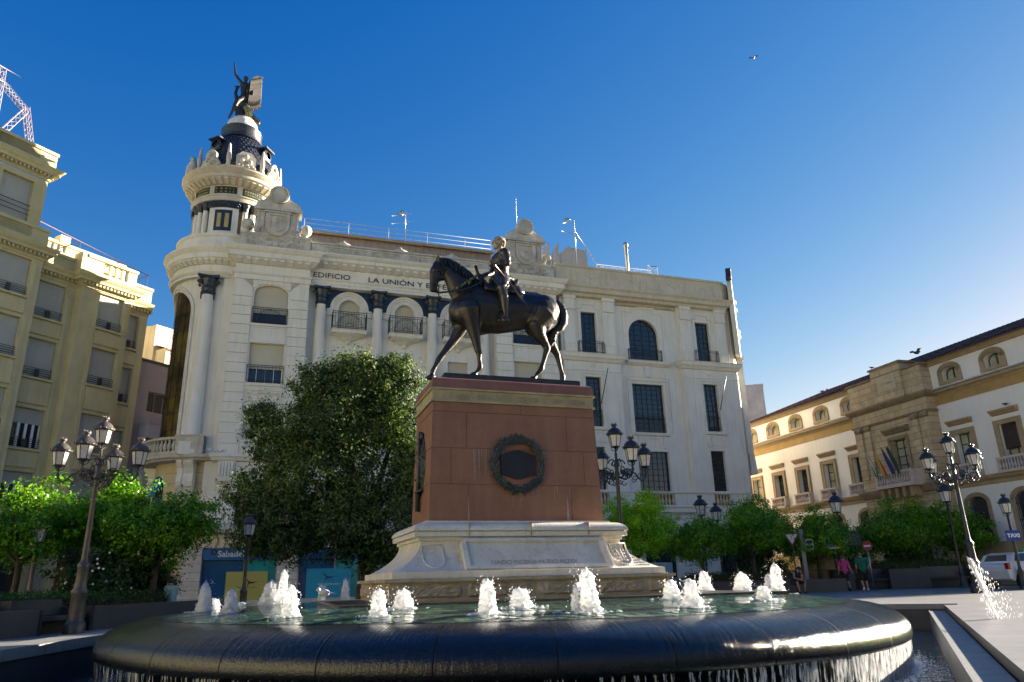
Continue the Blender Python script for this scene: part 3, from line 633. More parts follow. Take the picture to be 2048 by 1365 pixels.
# bronze wreath with tablet on the front
wr = MB(); rr = random.Random(2); wc = Vector((.06, PC[1]-.84, 3.21-.6)); RW = .50
wr.lathe([(RW-.045+.0, 0), (RW, -.045), (RW+.045, 0)], n=48) if 0 else None
pts = [(wc.x+RW*math.cos(a), wc.y-.02, wc.z+RW*math.sin(a)) for a in [2*PI*i/40 for i in range(41)]]
wr.tube(pts, .045, 8, caps=False)
for k in range(760):
    a = rr.uniform(0, 2*PI); da = rr.uniform(-.75, .75); up_ = 1 if math.cos(a) >= 0 else -1
    tdir = Vector((-math.sin(a)*up_, 0, math.cos(a)*up_)); rad = Vector((math.cos(a), 0, math.sin(a)))
    d = (tdir*math.cos(da)+rad*math.sin(da)+Vector((0, -.35, 0))).normalized(); c = wc+rad*(RW+rr.uniform(-.05, .05))+Vector((0, -.035, 0)); L = rr.uniform(.08, .13); w_ = .026
    s_ = d.cross(Vector((0, 1, 0))).normalized()*w_; mid = c+d*L*.5
    wr.add([c, mid+s_+Vector((0, -.008, 0)), c+d*L, mid-s_, mid+Vector((0, -.022, 0))], [(0,1,4), (1,2,4), (2,3,4), (3,0,4)])
for sg in (-1, 1): wr.tube([wc+Vector((0, -.03, -RW)), wc+Vector((sg*.08, -.05, -RW-.05)), wc+Vector((sg*.14, -.03, -RW-.12))], [.03, .025, .012], 6)
wr.build('wreath', M['bronze_green'], ped, fix=False)
b = MB(); tp = []
for i in range(13): x = -.36+.72*i/12; tp.append((wc.x+x, wc.z+.245+.03*math.cos(x*8.5)-.04*(abs(x)/.36)**2))
for i in range(13): x = .36-.72*i/12; tp.append((wc.x+x*.95, wc.z-.26-.045*math.cos(x*8.5)+.0))
b.poly(tp, wc.y-.035, wc.y+.03); b.build('bronze_tablet', nmat('near_black_bronze', (.018,.018,.022), (.026,.026,.03), 3, .5, metal=.3), ped)
# trophy of arms on the left flank
b = MB(); xl = PC[0]-1.755; cyy = .85
b.ball((xl, cyy, 3.22-.6), .42, 20, 16, (.16, .75, 1.45)); b.tube([(xl-.06, cyy-.02, 3.95-.6), (xl-.09, cyy, 2.35-.6)], [.03, .05], 8)
b.tube([(xl-.06, cyy-.3, 2.75-.6), (xl-.13, cyy, 2.72-.6), (xl-.06, cyy+.3, 2.75-.6)], .025, 8); b.ball((xl-.02, cyy, 3.85-.6), .1, 10, 8, (.6, 1, 1))
for k in range(90):
    a = rr.uniform(0, 2*PI); c = Vector((xl-.06, cyy+.28*math.cos(a), 3.22-.6+.55*math.sin(a))); d = Vector((-.3, rr.uniform(-1, 1), rr.uniform(-1, 1))).normalized(); s_ = d.cross(Vector((1, 0, 0))).normalized()*.02
    b.add([c, c+d*.05+s_, c+d*.1, c+d*.05-s_], [(0,1,2,3)])
b.build('trophy_relief', M['bronze_green'], ped)
# ------------------------------------------------------------------ equestrian statue (local x = along pedestal, y = back, z up)
st = empty('equestrian_statue', (MO.x, MO.y, 4.93), A18, 'dark bronze armoured rider with a pale marble head on a walking horse', 'statue')
CY = .85
def P3(u, z, lat=0): return (u, CY-lat, z-4.93)
b = MB(); b.box(-1.36, 1.66, CY-.52, CY+.52, .0, .17); b.box(-1.34, 1.64, CY-.50, CY+.50, .17, .18); b.build('bronze_plinth', nmat('plinth_bronze', (.03,.035,.035), (.05,.055,.05), 5, .5, .4, 30, metal=.4), st)
h = MB()
# trunk: ellipsoid stations  (u, z, half height, half width)
sec = [(-1.02, 6.72, .26, .22), (-.86, 6.78, .42, .30), (-.62, 6.80, .53, .34), (-.3, 6.78, .56, .37), (0, 6.76, .53, .40), (.35, 6.80, .49, .41), (.62, 6.84, .45, .39), (.9, 6.82, .48, .385), (1.12, 6.80, .42, .34), (1.27, 6.76, .30, .26)]
vs = []; n = 20
for u, z, hh, wd in sec:
    for i in range(n):
        a = 2*PI*i/n; vs.append(P3(u, z+hh*math.sin(a), wd*math.cos(a)*(1-.12*max(0, math.sin(a)))))
fs = [(j*n+i, j*n+(i+1) % n, (j+1)*n+(i+1) % n, (j+1)*n+i) for j in range(len(sec)-1) for i in range(n)]+[tuple(range(n)), tuple(reversed(range((len(sec)-1)*n, len(sec)*n)))]
h.add(vs, fs)
def E_(u, z, lat, r, sc=(1,1,1)): h.ball(P3(u, z, lat), r, 14, 10, sc)
for s in (-1, 1):
    E_(-.88, 6.62, .16*s, .24, (.9, .75, 1.2)); E_(-.72, 6.72, .2*s, .26, (.85, .6, 1.35)); E_(1.02, 6.82, .16*s, .36, (1.05, .7, 1.05)); E_(.95, 6.56, .2*s, .27, (1.1, .6, 1.1))
# chest, neck
E_(-.98, 6.7, 0, .22, (.8, 1, 1.2))
neck = [(-.72, 7.02, .40, .23), (-.86, 7.25, .36, .19), (-1.0, 7.47, .29, .155), (-1.15, 7.64, .235, .125), (-1.27, 7.72, .19, .11)]
vs = []
for k, (u, z, r1, wd) in enumerate(neck):
    ang = R((28, 34, 38, 30, 22)[k])   # section tilt
    for i in range(n):
        a = 2*PI*i/n; du = r1*math.sin(a)*math.sin(ang+.55)*1.0; dz = r1*math.sin(a)*math.cos(ang+.55)
        vs.append(P3(u+du*.9, z+dz, wd*math.cos(a)*(1-.25*max(0, math.sin(a)))))
h.add(vs, [(j*n+i, j*n+(i+1) % n, (j+1)*n+(i+1) % n, (j+1)*n+i) for j in range(len(neck)-1) for i in range(n)]+[tuple(range(n)), tuple(reversed(range((len(neck)-1)*n, len(neck)*n)))])
# head : hangs nearly vertical
head = [(-1.33, 7.76, .135, .085), (-1.40, 7.66, .175, .105), (-1.42, 7.54, .175, .10), (-1.455, 7.40, .135, .08), (-1.485, 7.26, .10, .065), (-1.50, 7.15, .092, .062), (-1.495, 7.07, .075, .052)]
vs = []
for u, z, r1, wd in head:
    for i in range(n):
        a = 2*PI*i/n; vs.append(P3(u+r1*math.cos(a), z+r1*.12*math.cos(a), wd*math.sin(a)))
h.add(vs, [(j*n+i, j*n+(i+1) % n, (j+1)*n+(i+1) % n, (j+1)*n+i) for j in range(len(head)-1) for i in range(n)]+[tuple(range(n)), tuple(reversed(range((len(head)-1)*n, len(head)*n)))])
E_(-1.33, 7.50, 0, .13, (.95, .62, 1.2)); E_(-1.43, 7.09, 0, .055, (1.2, .8, .8)); E_(-1.33, 7.76, 0, .12, (1, .7, .8))
for s in (-1, 1):
    E_(-1.50, 7.58, .085*s, .030); E_(-1.45, 7.60, .075*s, .045, (1.3, .5, .6)); E_(-1.40, 7.42, .07*s, .05, (.6, .4, 2.2)); E_(-1.55, 7.14, .038*s, .03, (.7, .7, 1))
    h.tube([P3(-1.37, 7.82, .055*s), P3(-1.40, 7.90, .065*s), P3(-1.425, 7.98, .06*s)], [.040, .034, .006], 8)
h.tube([P3(-1.34, 7.86), P3(-1.42, 7.83), P3(-1.5, 7.72), P3(-1.51, 7.62)], [.04, .04, .03, .012], 8)  # forelock
# mane as thick lobes down the crest
cr = [(-1.34, 7.86), (-1.24, 7.88), (-1.11, 7.86), (-.97, 7.80), (-.83, 7.72), (-.70, 7.63), (-.60, 7.54), (-.5, 7.44)]
for i, (u, z) in enumerate(cr): E_(u, z-.02, .015, .065, (1.3, .75, .8))
# legs
def leg(pts, lat, rs, flat=.85):
    p = [P3(u, z, lat+dl) for u, z, dl in pts]; limb(h, p, rs, 12, flat)
leg([(-.86, 6.62, 0), (-.82, 6.36, .0), (-.98, 6.06, 0), (-1.24, 5.70, 0), (-1.33, 5.56, 0)], -.2, [.24, .175, .115, .078, .078])
leg([(-1.33, 5.56, 0), (-1.40, 5.42, 0), (-1.445, 5.33, 0), (-1.455, 5.27, 0)], -.2, [.074, .054, .064, .050])
leg([(-.74, 6.66, 0), (-.66, 6.28, 0), (-.60, 5.98, 0), (-.555, 5.74, 0)], .21, [.27, .165, .11, .078])
leg([(-.555, 5.74, 0), (-.53, 5.70, 0), (-.52, 5.50, 0), (-.505, 5.36, 0), (-.55, 5.28, 0), (-.60, 5.23, 0)], .21, [.082, .072, .052, .066, .052, .048])
leg([(.98, 6.72, 0), (.80, 6.46, 0), (.86, 6.22, 0), (1.02, 5.98, 0)], .2, [.36, .24, .165, .088])
leg([(1.02, 5.98, 0), (1.055, 5.90, 0), (1.0, 5.74, 0), (.93, 5.52, 0), (.90, 5.42, 0), (.83, 5.33, 0), (.77, 5.27, 0)], .2, [.092, .082, .064, .054, .07, .055, .048])
leg([(1.08, 6.70, 0), (1.12, 6.40, 0), (1.28, 6.18, 0), (1.41, 5.98, 0)], -.2, [.34, .22, .14, .088])
leg([(1.41, 5.98, 0), (1.45, 5.90, 0), (1.49, 5.72, 0), (1.535, 5.50, 0), (1.56, 5.40, 0), (1.56, 5.31, 0), (1.555, 5.26, 0)], -.2, [.088, .078, .060, .054, .068, .054, .048])
def hoof(u, z, lat, rot=0):
    c = P3(u, z, lat); c = Vector(c); ca, sa = math.cos(rot), math.sin(rot); vs = []; n_ = 14
    for k, (r0, hz, sh) in enumerate(((.095, 0, -.02), (.09, .03, -.015), (.068, .12, .025))):
        for i in range(n_):
            a = 2*PI*i/n_; x = r0*1.12*math.cos(a)+sh; y = r0*math.sin(a)*.92; vs.append(c+Vector((x*ca-hz*sa, y, x*sa+hz*ca)))
    h.add(vs, [(j*n_+i, j*n_+(i+1) % n_, (j+1)*n_+(i+1) % n_, (j+1)*n_+i) for j in range(2) for i in range(n_)]+[tuple(range(n_)), tuple(reversed(range(2*n_, 3*n_)))])
hoof(-1.50, 5.125, -.2, R(-14)); hoof(-.655, 5.115, .21); hoof(.69, 5.115, .2); hoof(1.52, 5.115, -.2)
horse = remesh(h, 'horse', M['bronze'], st, .019, 13)
# tail : knotted dark hair
t = MB(); rr = random.Random(4)
tp = [(1.30, 7.06), (1.44, 7.08), (1.53, 6.97), (1.56, 6.80), (1.54, 6.62), (1.45, 6.48), (1.33, 6.38), (1.25, 6.26), (1.23, 6.12), (1.20, 6.0)]
limb(t, [P3(u, z, 0) for u, z in tp], [.06, .085, .10, .115, .12, .115, .095, .085, .075, .03], 10)
for i in range(40):
    k = rr.uniform(1, len(tp)-1.6); j = int(k); f_ = k-j; u = tp[j][0]*(1-f_)+tp[j+1][0]*f_; z = tp[j][1]*(1-f_)+tp[j+1][1]*f_
    a = rr.uniform(-1.2, 1.2); t.ball(P3(u+.09*math.cos(a), z+.02, .09*math.sin(a)), .03, 6, 5, (1, 1, 1.5))
remesh(t, 'tail', M['bronze'], horse, .016, 2)
# mane strands
mn = MB()
for i in range(70):
    k = rr.uniform(0, len(cr)-1.01); j = int(k); f_ = k-j; u = cr[j][0]*(1-f_)+cr[j+1][0]*f_; z = cr[j][1]*(1-f_)+cr[j+1][1]*f_
    if u > -.75 and rr.random() < .5: continue
    L = rr.uniform(.16, .34); s0 = rr.uniform(-.01, .02)
    mn.tube([P3(u, z+.03, .0+s0), P3(u-.01, z-.02, .10), P3(u-.015, z-L*.6, .135+.02*rr.random()), P3(u-.01+rr.uniform(-.03, .03), z-L, .15)], [.016, .018, .015, .004], 5)
mn.build('mane', M['bronze'], horse, fix=False)
# bridle and breast strap
tk = MB()
def band(pts, w=.028, th=.008):
    for a, c in zip(pts, pts[1:]): tk.tube([a, c], w*.5, 6)
band([P3(-1.50, 7.28, .085), P3(-1.36, 7.42, .10), P3(-1.24, 7.62, .13)]); band([P3(-1.56, 7.5, .05), P3(-1.42, 7.55, .115), P3(-1.30, 7.5, .11)])
band([P3(-1.56, 7.26, .03), P3(-1.50, 7.22, .08), P3(-1.40, 7.20, .07)])
ring = [P3(-1.42+.035*math.cos(a), 7.08+.045*math.sin(a), .075) for a in [2*PI*i/10 for i in range(11)]]; band(ring, .02)
for k in range(5): tk.ball(P3(-1.41+.012*k, 7.03-.028*k, .07), .016, 6, 4)
tk.build('bridle', M['blackiron'], horse, fix=False)
rn = MB(); rp = [(-1.40, 7.03, .08), (-1.15, 7.03, .24), (-.95, 7.06, .30), (-.72, 7.15, .31), (-.5, 7.30, .24), (-.44, 7.45, .16)]
rn.tube([P3(u, z, l) for u, z, l in rp], [.022]*6, 6); rn.build('rein', M['bronze'], horse, fix=False)
sc_ = MB(); rp = [(-1.06, 7.08, .20), (-.98, 7.13, .27), (-.84, 7.24, .27), (-.68, 7.38, .23), (-.55, 7.50, .16)]
for i in range(4):
    a, c = P3(*rp[i]), P3(*rp[i+1]); sc_.tube([a, c], [.036, .036], 6)
for d in ((.06, -.03), (-.07, .02), (.02, -.09)): sc_.tube([P3(-.78, 7.28, .29), P3(-.78+d[0], 7.28+d[1], .32)], [.03, .012], 6)
sc_.build('neck_sash', nmat('olive_verdigris_bronze', (.16,.15,.075), (.10,.10,.05), 9, .5, metal=.4), horse, fix=False)
# saddle cloth
sdl = MB(); vs = []
for i, u in enumerate([-.42, -.3, -.1, .15, .38, .5]):
    rise = (.10, .03, 0, .02, .10, .04)[i]
    for j in range(11):
        a = PI*(.17+.66*j/10); ww = .40; vs.append(P3(u, 6.80+(.57+rise*math.sin(a))*math.sin(a)*(1.0 if u < .3 else .95), ww*math.cos(a)*1.03))
sdl.add(vs, [(i*11+j, i*11+j+1, (i+1)*11+j+1, (i+1)*11+j) for i in range(5) for j in range(10)], True)
sdl.tube([P3(-.38, 7.36, .2), P3(-.42, 7.47, .1), P3(-.43, 7.5, 0), P3(-.42, 7.47, -.1), P3(-.38, 7.36, -.2)], .04, 8)
sdl.tube([P3(.34, 7.3, .22), P3(.42, 7.5, .12), P3(.44, 7.54, 0), P3(.42, 7.5, -.12), P3(.34, 7.3, -.22)], .045, 8)
so = sdl.build('saddle', M['bronze'], st, fix=False); mdd = so.modifiers.new('t', 'SOLIDIFY'); mdd.thickness = .015
# rider
g = MB()
def G(u, z, lat, r, sc=(1,1,1)): g.ball(P3(u, z, lat), r, 14, 10, sc)
tor = [(.03, 7.42, .20, .21), (.06, 7.56, .19, .20), (.09, 7.66, .155, .155), (.08, 7.80, .175, .18), (.06, 7.96, .22, .235), (.065, 8.08, .205, .24), (.07, 8.17, .13, .16), (.075, 8.23, .075, .08)]
vs = []
for u, z, ru, rl in tor:
    for i in range(n): a = 2*PI*i/n; vs.append(P3(u+ru*math.cos(a), z, rl*math.sin(a)))
g.add(vs, [(j*n+i, j*n+(i+1) % n, (j+1)*n+(i+1) % n, (j+1)*n+i) for j in range(len(tor)-1) for i in range(n)]+[tuple(range(n)), tuple(reversed(range((len(tor)-1)*n, len(tor)*n)))])
G(-.05, 7.98, 0, .14, (.8, 1.1, 1.1))
for s in (-1, 1):
    G(.09, 8.10, .225*s, .12, (1.1, 1, 1.05))
    G(.02, 7.44, .18*s, .17, (1, .8, .9))
def gl(pts, rs): limb(g, [P3(*p) for p in pts], rs, 12)
gl([(.10, 8.08, .24), (.125, 7.96, .28), (.12, 7.84, .30)], [.105, .10, .085]); G(.13, 7.83, .30, .088)
gl([(.12, 7.83, .30), (-.02, 7.80, .28), (-.16, 7.76, .20)], [.07, .062, .048])
gl([(.06, 8.08, -.24), (0, 7.92, -.27), (-.10, 7.76, -.24)], [.088, .08, .07]); gl([(-.10, 7.76, -.24), (-.30, 7.64, -.12), (-.40, 7.56, -.02)], [.07, .062, .045])
# legs
for s in (-1, 1):
    o_ = 0 if s > 0 else -.16
    gl([(.03, 7.46, .19*s), (-.01+o_*.5, 7.30, .34*s), (-.06+o_, 7.16, .43*s)], [.19, .175, .115]); G(-.075+o_, 7.15, .44*s, .108)
    gl([(-.06+o_, 7.14, .44*s), (-.02+o_, 6.92, .47*s), (-.01+o_, 6.72, .47*s), (.01+o_, 6.50, .46*s)], [.10, .112, .092, .064])
    gl([(.02+o_, 6.44, .46*s), (-.03+o_, 6.40, .465*s), (-.13+o_, 6.37, .48*s)], [.055, .055, .048]); G(.045+o_, 6.41, .46*s, .05)
rider = remesh(g, 'rider', nmat('rider_bronze', (.045,.040,.040), (.075,.064,.055), 3.5, .36, .35, 25, metal=.55, streak=.5, scol=(.13,.11,.09)), st, .015, 3)
# armour details : tassets, belt, skirt flaps, greave bands
ar = MB()
for z, r_, rl in ((7.64, .175, .175), (7.60, .185, .19)): ar.lathe([(1.0, -.012), (1.05, 0), (1.0, .012)], P3(.08, z, 0), 20, sx=r_, sy=rl)
for k in range(9):
    a = 2*PI*k/9; c = P3(.06+.2*math.cos(a), 7.50, .21*math.sin(a)); ar.ball(c, .085, 8, 6, (.9, .9, 1.1))
for z, u, r_ in ((8.0, .12, .09), (7.92, .125, .086)): ar.lathe([(1, -.01), (1.06, 0), (1, .01)], P3(u, z, .275), 12, sx=r_, sy=r_)
for z, r_ in ((7.24, .125), (7.06, .10), (6.62, .075)): ar.lathe([(1, -.01), (1.06, 0), (1, .01)], P3(-.03, z, .445), 12, sx=r_, sy=r_)
ar.ball(P3(.24, 7.50, .14), .10, 8, 6, (1, .8, .8)); ar.tube([P3(.2, 7.46, .2), P3(.33, 7.34, .24)], [.07, .05], 8)
ar.build('armour_plate', M['bronze'], rider, fix=False)
# hands : palm, four fingers, thumb gripping
def grip_hand(b, c, axis, side, s=1.0):
    c = Vector(c); ax = Vector(axis).normalized(); sd_ = Vector(side).normalized(); fw = ax.cross(sd_).normalized()
    b.obox(c-sd_*.028*s, ax*.042*s, sd_*.015*s, fw*.034*s)
    for i in range(4):
        base_ = c+ax*(.033-.022*i)*s-sd_*.018*s+fw*.032*s; L_ = (.9, 1, .95, .8)[i]
        pts = [base_, base_+sd_*.022*s*L_+fw*.012*s, base_+sd_*.044*s*L_-fw*.004*s, base_+sd_*.040*s*L_-fw*.026*s]
        b.tube(pts, [.0105*s, .010*s, .0095*s, .008*s], 7)
    th = c+ax*.03*s-sd_*.02*s-fw*.03*s; b.tube([th, th+ax*.02*s+sd_*.025*s-fw*.012*s, th+ax*.022*s+sd_*.05*s+fw*.008*s], [.013*s, .012*s, .009*s], 7)
hd = MB(); grip_hand(hd, P3(-.20, 7.74, .16), (-.2, 0, 1), (-1, 0, 0), 1.3); grip_hand(hd, P3(-.445, 7.55, 0), (-.25, 0, 1), (-1, 0, 0), 1.3)
hd.build('hand', M['bronze'], rider, fix=False)
hb = MB(); hb.tube([P3(-.535, 7.80, .02), P3(-.445, 7.50, .02)], [.034, .034], 10); hb.tube([P3(-.44, 7.44, .05), P3(-.44, 6.98, .28)], [.028, .02], 8)
tag(hb.build('baton', M['blackiron'], rider, fix=False))
sw = MB(); sw.tube([P3(-.20, 7.68, .40), P3(.24, 7.12, .47), P3(.63, 6.58, .50)], [.026, .030, .018], 8); sw.tube([P3(-.27, 7.76, .39), P3(-.19, 7.67, .40)], [.022, .02], 8); sw.ball(P3(-.28, 7.78, .39), .03, 8, 6)
sw.tube([P3(-.27, 7.62, .40), P3(-.13, 7.74, .41)], [.014, .014], 6)
sw.build('sword', M['galv'] if 0 else nmat('worn_bronze_sword', (.10,.09,.09), (.07,.065,.065), 5, .3, metal=.8), rider, fix=False)
# marble head
hh_ = MB()
def Hh(u, z, lat, r, sc=(1,1,1)): hh_.ball(P3(u, z, lat), r, 16, 12, sc)
Hh(.045, 8.47, 0, .118, (1.05, .84, 1.08)); Hh(-.015, 8.40, 0, .095, (.95, .8, 1.25)); Hh(-.04, 8.325, 0, .055, (1, .9, .8)); Hh(-.075, 8.315, 0, .028)
hh_.tube([P3(.07, 8.20, 0), P3(.05, 8.36, 0)], [.075, .065], 12)
hh_.tube([P3(-.098, 8.47, 0), P3(-.128, 8.415, 0), P3(-.105, 8.40, 0)], [.014, .022, .016], 8)
Hh(-.09, 8.362, 0, .022, (1, 1.3, .6)); Hh(-.085, 8.342, 0, .02, (1, 1.2, .6)); Hh(-.085, 8.49, 0, .04, (.7, 1.6, .5))
for s in (-1, 1): Hh(-.085, 8.455, .034*s, .014); Hh(.04, 8.425, .094*s, .032, (.8, .5, 1.2)); Hh(-.05, 8.40, .055*s, .035)
mh = remesh(hh_, 'marble_head', M['marble'], rider, .009, 2)
hr = MB(); rr = random.Random(8)
for i in range(230):
    t_ = rr.uniform(.15, 1.0); a = rr.uniform(0, 2*PI); v = Vector((math.cos(a)*math.sin(t_*1.55), math.sin(a)*math.sin(t_*1.55), math.cos(t_*1.55)))
    if v.x < -.72 and v.z < .55: continue
    if v.z < .2 and v.x < .1: continue
    c = Vector(P3(.05, 8.47, 0))+Vector((v.x*.128, v.y*.104, v.z*.128)); hr.ball(c, rr.uniform(.018, .028), 6, 5, (1.2, 1, .8))
for i in range(70):
    c = Vector(P3(rr.uniform(.07, .155), rr.uniform(8.36, 8.47), rr.uniform(-.08, .08))); hr.ball(c, .025, 6, 5)
hr.build('marble_hair', M['marble'], rider, fix=False)
# stirrups
sr = MB()
for s, o_ in ((1, 0), (-1, -.16)):
    sr.tube([P3(-.1+o_, 7.05, .40*s), P3(-.08+o_, 6.5, .50*s)], .014, 6)
    sr.tube([P3(-.10+o_, 6.36, .40*s), P3(-.09+o_, 6.50, .41*s), P3(-.08+o_, 6.54, .47*s), P3(-.09+o_, 6.50, .54*s), P3(-.10+o_, 6.36, .55*s), P3(-.10+o_, 6.345, .47*s), P3(-.10+o_, 6.36, .40*s)], .016, 6)
sr.build('stirrup', M['bronze'], st, fix=False)
# ------------------------------------------------------------------ facade helpers (local frame: x along, -y outward, z up)
def arch_pts(xa, xb, zb, rise, n=12):
    xc = (xa+xb)/2; w_ = (xb-xa)/2; pts = []
    for i in range(n+1): a = PI-PI*i/n; pts.append((xc+w_*math.cos(a), zb-rise+rise*math.sin(a)))
    return pts
def wall(b, x0, x1, z0, z1, y, ops, dep=.3):
    xs = sorted({x0, x1}|{o_[0] for o_ in ops}|{o_[1] for o_ in ops}); zs = sorted({z0, z1}|{o_[2] for o_ in ops}|{o_[3] for o_ in ops})
    xs = [x for x in xs if x0-1e-6 <= x <= x1+1e-6]; zs = [z for z in zs if z0-1e-6 <= z <= z1+1e-6]
    for i in range(len(xs)-1):
        for j in range(len(zs)-1):
            cx_, cz = (xs[i]+xs[i+1])/2, (zs[j]+zs[j+1])/2
            if any(o_[0] < cx_ < o_[1] and o_[2] < cz < o_[3] for o_ in ops): continue
            b.add([(xs[i], y, zs[j]), (xs[i+1], y, zs[j]), (xs[i+1], y, zs[j+1]), (xs[i], y, zs[j+1])], [(0,1,2,3)])
    for o_ in ops:
        xa, xb, za, zb = o_[:4]; rise = o_[4] if len(o_) > 4 else 0; zt = zb-rise
        b.add([(xa,y,za),(xa,y+dep,za),(xa,y+dep,zt),(xa,y,zt)], [(0,1,2,3)]); b.add([(xb,y,za),(xb,y+dep,za),(xb,y+dep,zt),(xb,y,zt)], [(3,2,1,0)])
        b.add([(xa,y,za),(xb,y,za),(xb,y+dep,za),(xa,y+dep,za)], [(0,1,2,3)])
        if rise:
            ap = arch_pts(xa, xb, zb, rise); k = len(ap)//2
            L = [(xa, y, zb)]+[(x, y, z) for x, z in ap[:k+1]]; b.add(L, [(0, i, i+1) for i in range(1, len(L)-1)])
            Rr_ = [(xb, y, zb)]+[(x, y, z) for x, z in ap[k:]]; b.add(Rr_, [(0, i, i+1) for i in range(1, len(Rr_)-1)])
            v = [(x, y, z) for x, z in ap]+[(x, y+dep, z) for x, z in ap]; n_ = len(ap)
            b.add(v, [(i, i+1, n_+i+1, n_+i) for i in range(n_-1)])
        else: b.add([(xa,y,zb),(xb,y,zb),(xb,y+dep,zb),(xa,y+dep,zb)], [(3,2,1,0)])
def pane_mesh(xa, xb, za, zb, rise, y):
    b = MB()
    if rise: ap = arch_pts(xa, xb, zb, rise); pts = [(xa, za), (xb, za)]+list(reversed(ap))
    else: pts = [(xa, za), (xb, za), (xb, zb), (xa, zb)]
    b.add([(x, y, z) for x, z in pts], [tuple(range(len(pts)))]); return b
def blind_mesh(xa, xb, za, zb, rise, y, step=.055):
    b = MB(); z = za; xc = (xa+xb)/2; w_ = (xb-xa)/2
    while z < zb-.001:
        z2 = min(z+step, zb); 
        def hw_(zz): return w_ if (not rise or zz <= zb-rise) else w_*math.sqrt(max(0, 1-((zz-(zb-rise))/rise)**2))
        h0, h1 = hw_(z), hw_(z2)
        b.add([(xc-h0, y-.012, z+.006), (xc+h0, y-.012, z+.006), (xc+h1, y-.004, z2), (xc-h1, y-.004, z2), (xc-h0, y, z), (xc+h0, y, z)], [(0,1,2,3), (4,5,1,0)]); z = z2
    return b
def bars(b, xa, xb, za, zb, y, nx, nz, t=.03, rise=0, d=.04, edge=.05):
    b.box(xa, xa+edge, y-d, y, za, zb-rise); b.box(xb-edge, xb, y-d, y, za, zb-rise); b.box(xa, xb, y-d, y, za, za+edge)
    if not rise: b.box(xa, xb, y-d, y, zb-edge, zb)
    else: b.strip([(x, z) for x, z in arch_pts(xa+edge/2, xb-edge/2, zb-edge/2, rise-edge/2, 14)], edge, y-d, y)
    xc = (xa+xb)/2; w_ = (xb-xa)/2
    for i in range(1, nx):
        x = xa+(xb-xa)*i/nx; zt = zb if not rise else zb-rise+rise*math.sqrt(max(0, 1-((x-xc)/w_)**2)); b.box(x-t/2, x+t/2, y-d*.9, y-.002, za, zt)
    for j in range(1, nz):
        z = za+(zb-za)*j/nz; hw_ = w_ if (not rise or z <= zb-rise) else w_*math.sqrt(max(0, 1-((z-(zb-rise))/rise)**2)); b.box(xc-hw_, xc+hw_, y-d*.8, y-.004, z-t/2, z+t/2)
def window(par, xa, xb, za, zb, y, rise=0, nx=2, nz=4, fm='blackiron', pm='glass', name='window', t=.03, blind_from=None, bm_='blind'):
    b = MB(); bars(b, xa, xb, za, zb, y, nx, nz, t, rise); f = b.build(name, M[fm], par)
    pane_mesh(xa+.01, xb-.01, za+.01, zb-.01, rise, y).build('pane', M[pm], f)
    if blind_from is not None: blind_mesh(xa+.02, xb-.02, blind_from, zb-.01, rise, y-.05).build('roller_blind', M[bm_], f)
    return f
def balusters(b, xa, xb, za, zb, y, n, r=.08, seg=8):
    h_ = zb-za; pr = [(r*.9,0),(r*.9,.06*h_),(r*.45,.1*h_),(r*.6,.16*h_),(r*1.05,.32*h_),(r*.85,.46*h_),(r*.42,.62*h_),(r*.40,.80*h_),(r*.6,.86*h_),(r*.6,.9*h_),(r*.85,.94*h_),(r*.85,h_)]
    for i in range(n): b.lathe(pr, (xa+(xb-xa)*(i+.5)/n, y, za), seg)
def iron_railing(par, xa, xb, z0, z1, y, dep=0, fan=True, fin=False, step=.13):
    b = MB(); t = .022
    def side(p, q, nn):
        P_, Q = Vector(p), Vector(q)
        for z in (z0, z0+.10, z1-.12, z1): b.tube([P_+Vector((0,0,z)), Q+Vector((0,0,z))], .018, 4, False)
        for i in range(nn+1):
            c = P_.lerp(Q, i/nn); b.tube([c+Vector((0,0,z0)), c+Vector((0,0,z1))], .010 if 0 < i < nn else .02, 4, False)
    side((xa, y, 0), (xb, y, 0), int((xb-xa)/step))
    if dep: side((xa, y, 0), (xa, y+dep, 0), max(2, int(dep/step))); side((xb, y, 0), (xb, y+dep, 0), max(2, int(dep/step)))
    if fan:
        xc = (xa+xb)/2; zc = z0+.12; R_ = min((z1-z0)-.2, (xb-xa)*.38)
        for rr_ in (R_, R_*.9, R_*.22): b.tube([(xc+rr_*math.cos(a), y-.01, zc+rr_*math.sin(a)) for a in [PI*i/16 for i in range(17)]], .014, 4, False)
        for i in range(1, 12): a = PI*i/12; b.tube([(xc+R_*.22*math.cos(a), y-.01, zc+R_*.22*math.sin(a)), (xc+R_*.9*math.cos(a), y-.01, zc+R_*.9*math.sin(a))], .010, 4, False)
        for sg in (-1, 1):
            for cz, cr_ in ((zc+.18, .11), (zc+.5, .08)): b.tube([(xc+sg*(R_+.16)+cr_*math.cos(a), y-.01, cz+cr_*math.sin(a)) for a in [2*PI*i/10 for i in range(11)]], .01, 4, False)
    if fin:
        for x in (xa, xb): b.tube([(x, y, z1), (x, y, z1+.14)], [.02, .004], 5); b.ball((x, y, z1+.06), .03, 6, 4)
    return b.build('balcony_railing', M['blackiron'], par, fix=False)
def modillions(b, xa, xb, zt, hgt, out, n, w_=.22, y=0):
    for i in range(n):
        x = xa+(xb-xa)*(i+.5)/n
        b.add([(x-w_/2, y, zt-hgt), (x+w_/2, y, zt-hgt), (x+w_/2, y-out*.35, zt-hgt), (x-w_/2, y-out*.35, zt-hgt),
               (x-w_/2, y-out, zt-hgt*.45), (x+w_/2, y-out, zt-hgt*.45), (x+w_/2, y-out, zt), (x-w_/2, y-out, zt), (x-w_/2, y, zt), (x+w_/2, y, zt)],
              [(0,3,2,1), (3,4,5,2), (4,7,6,5), (0,8,7,4,3), (1,2,5,6,9)])
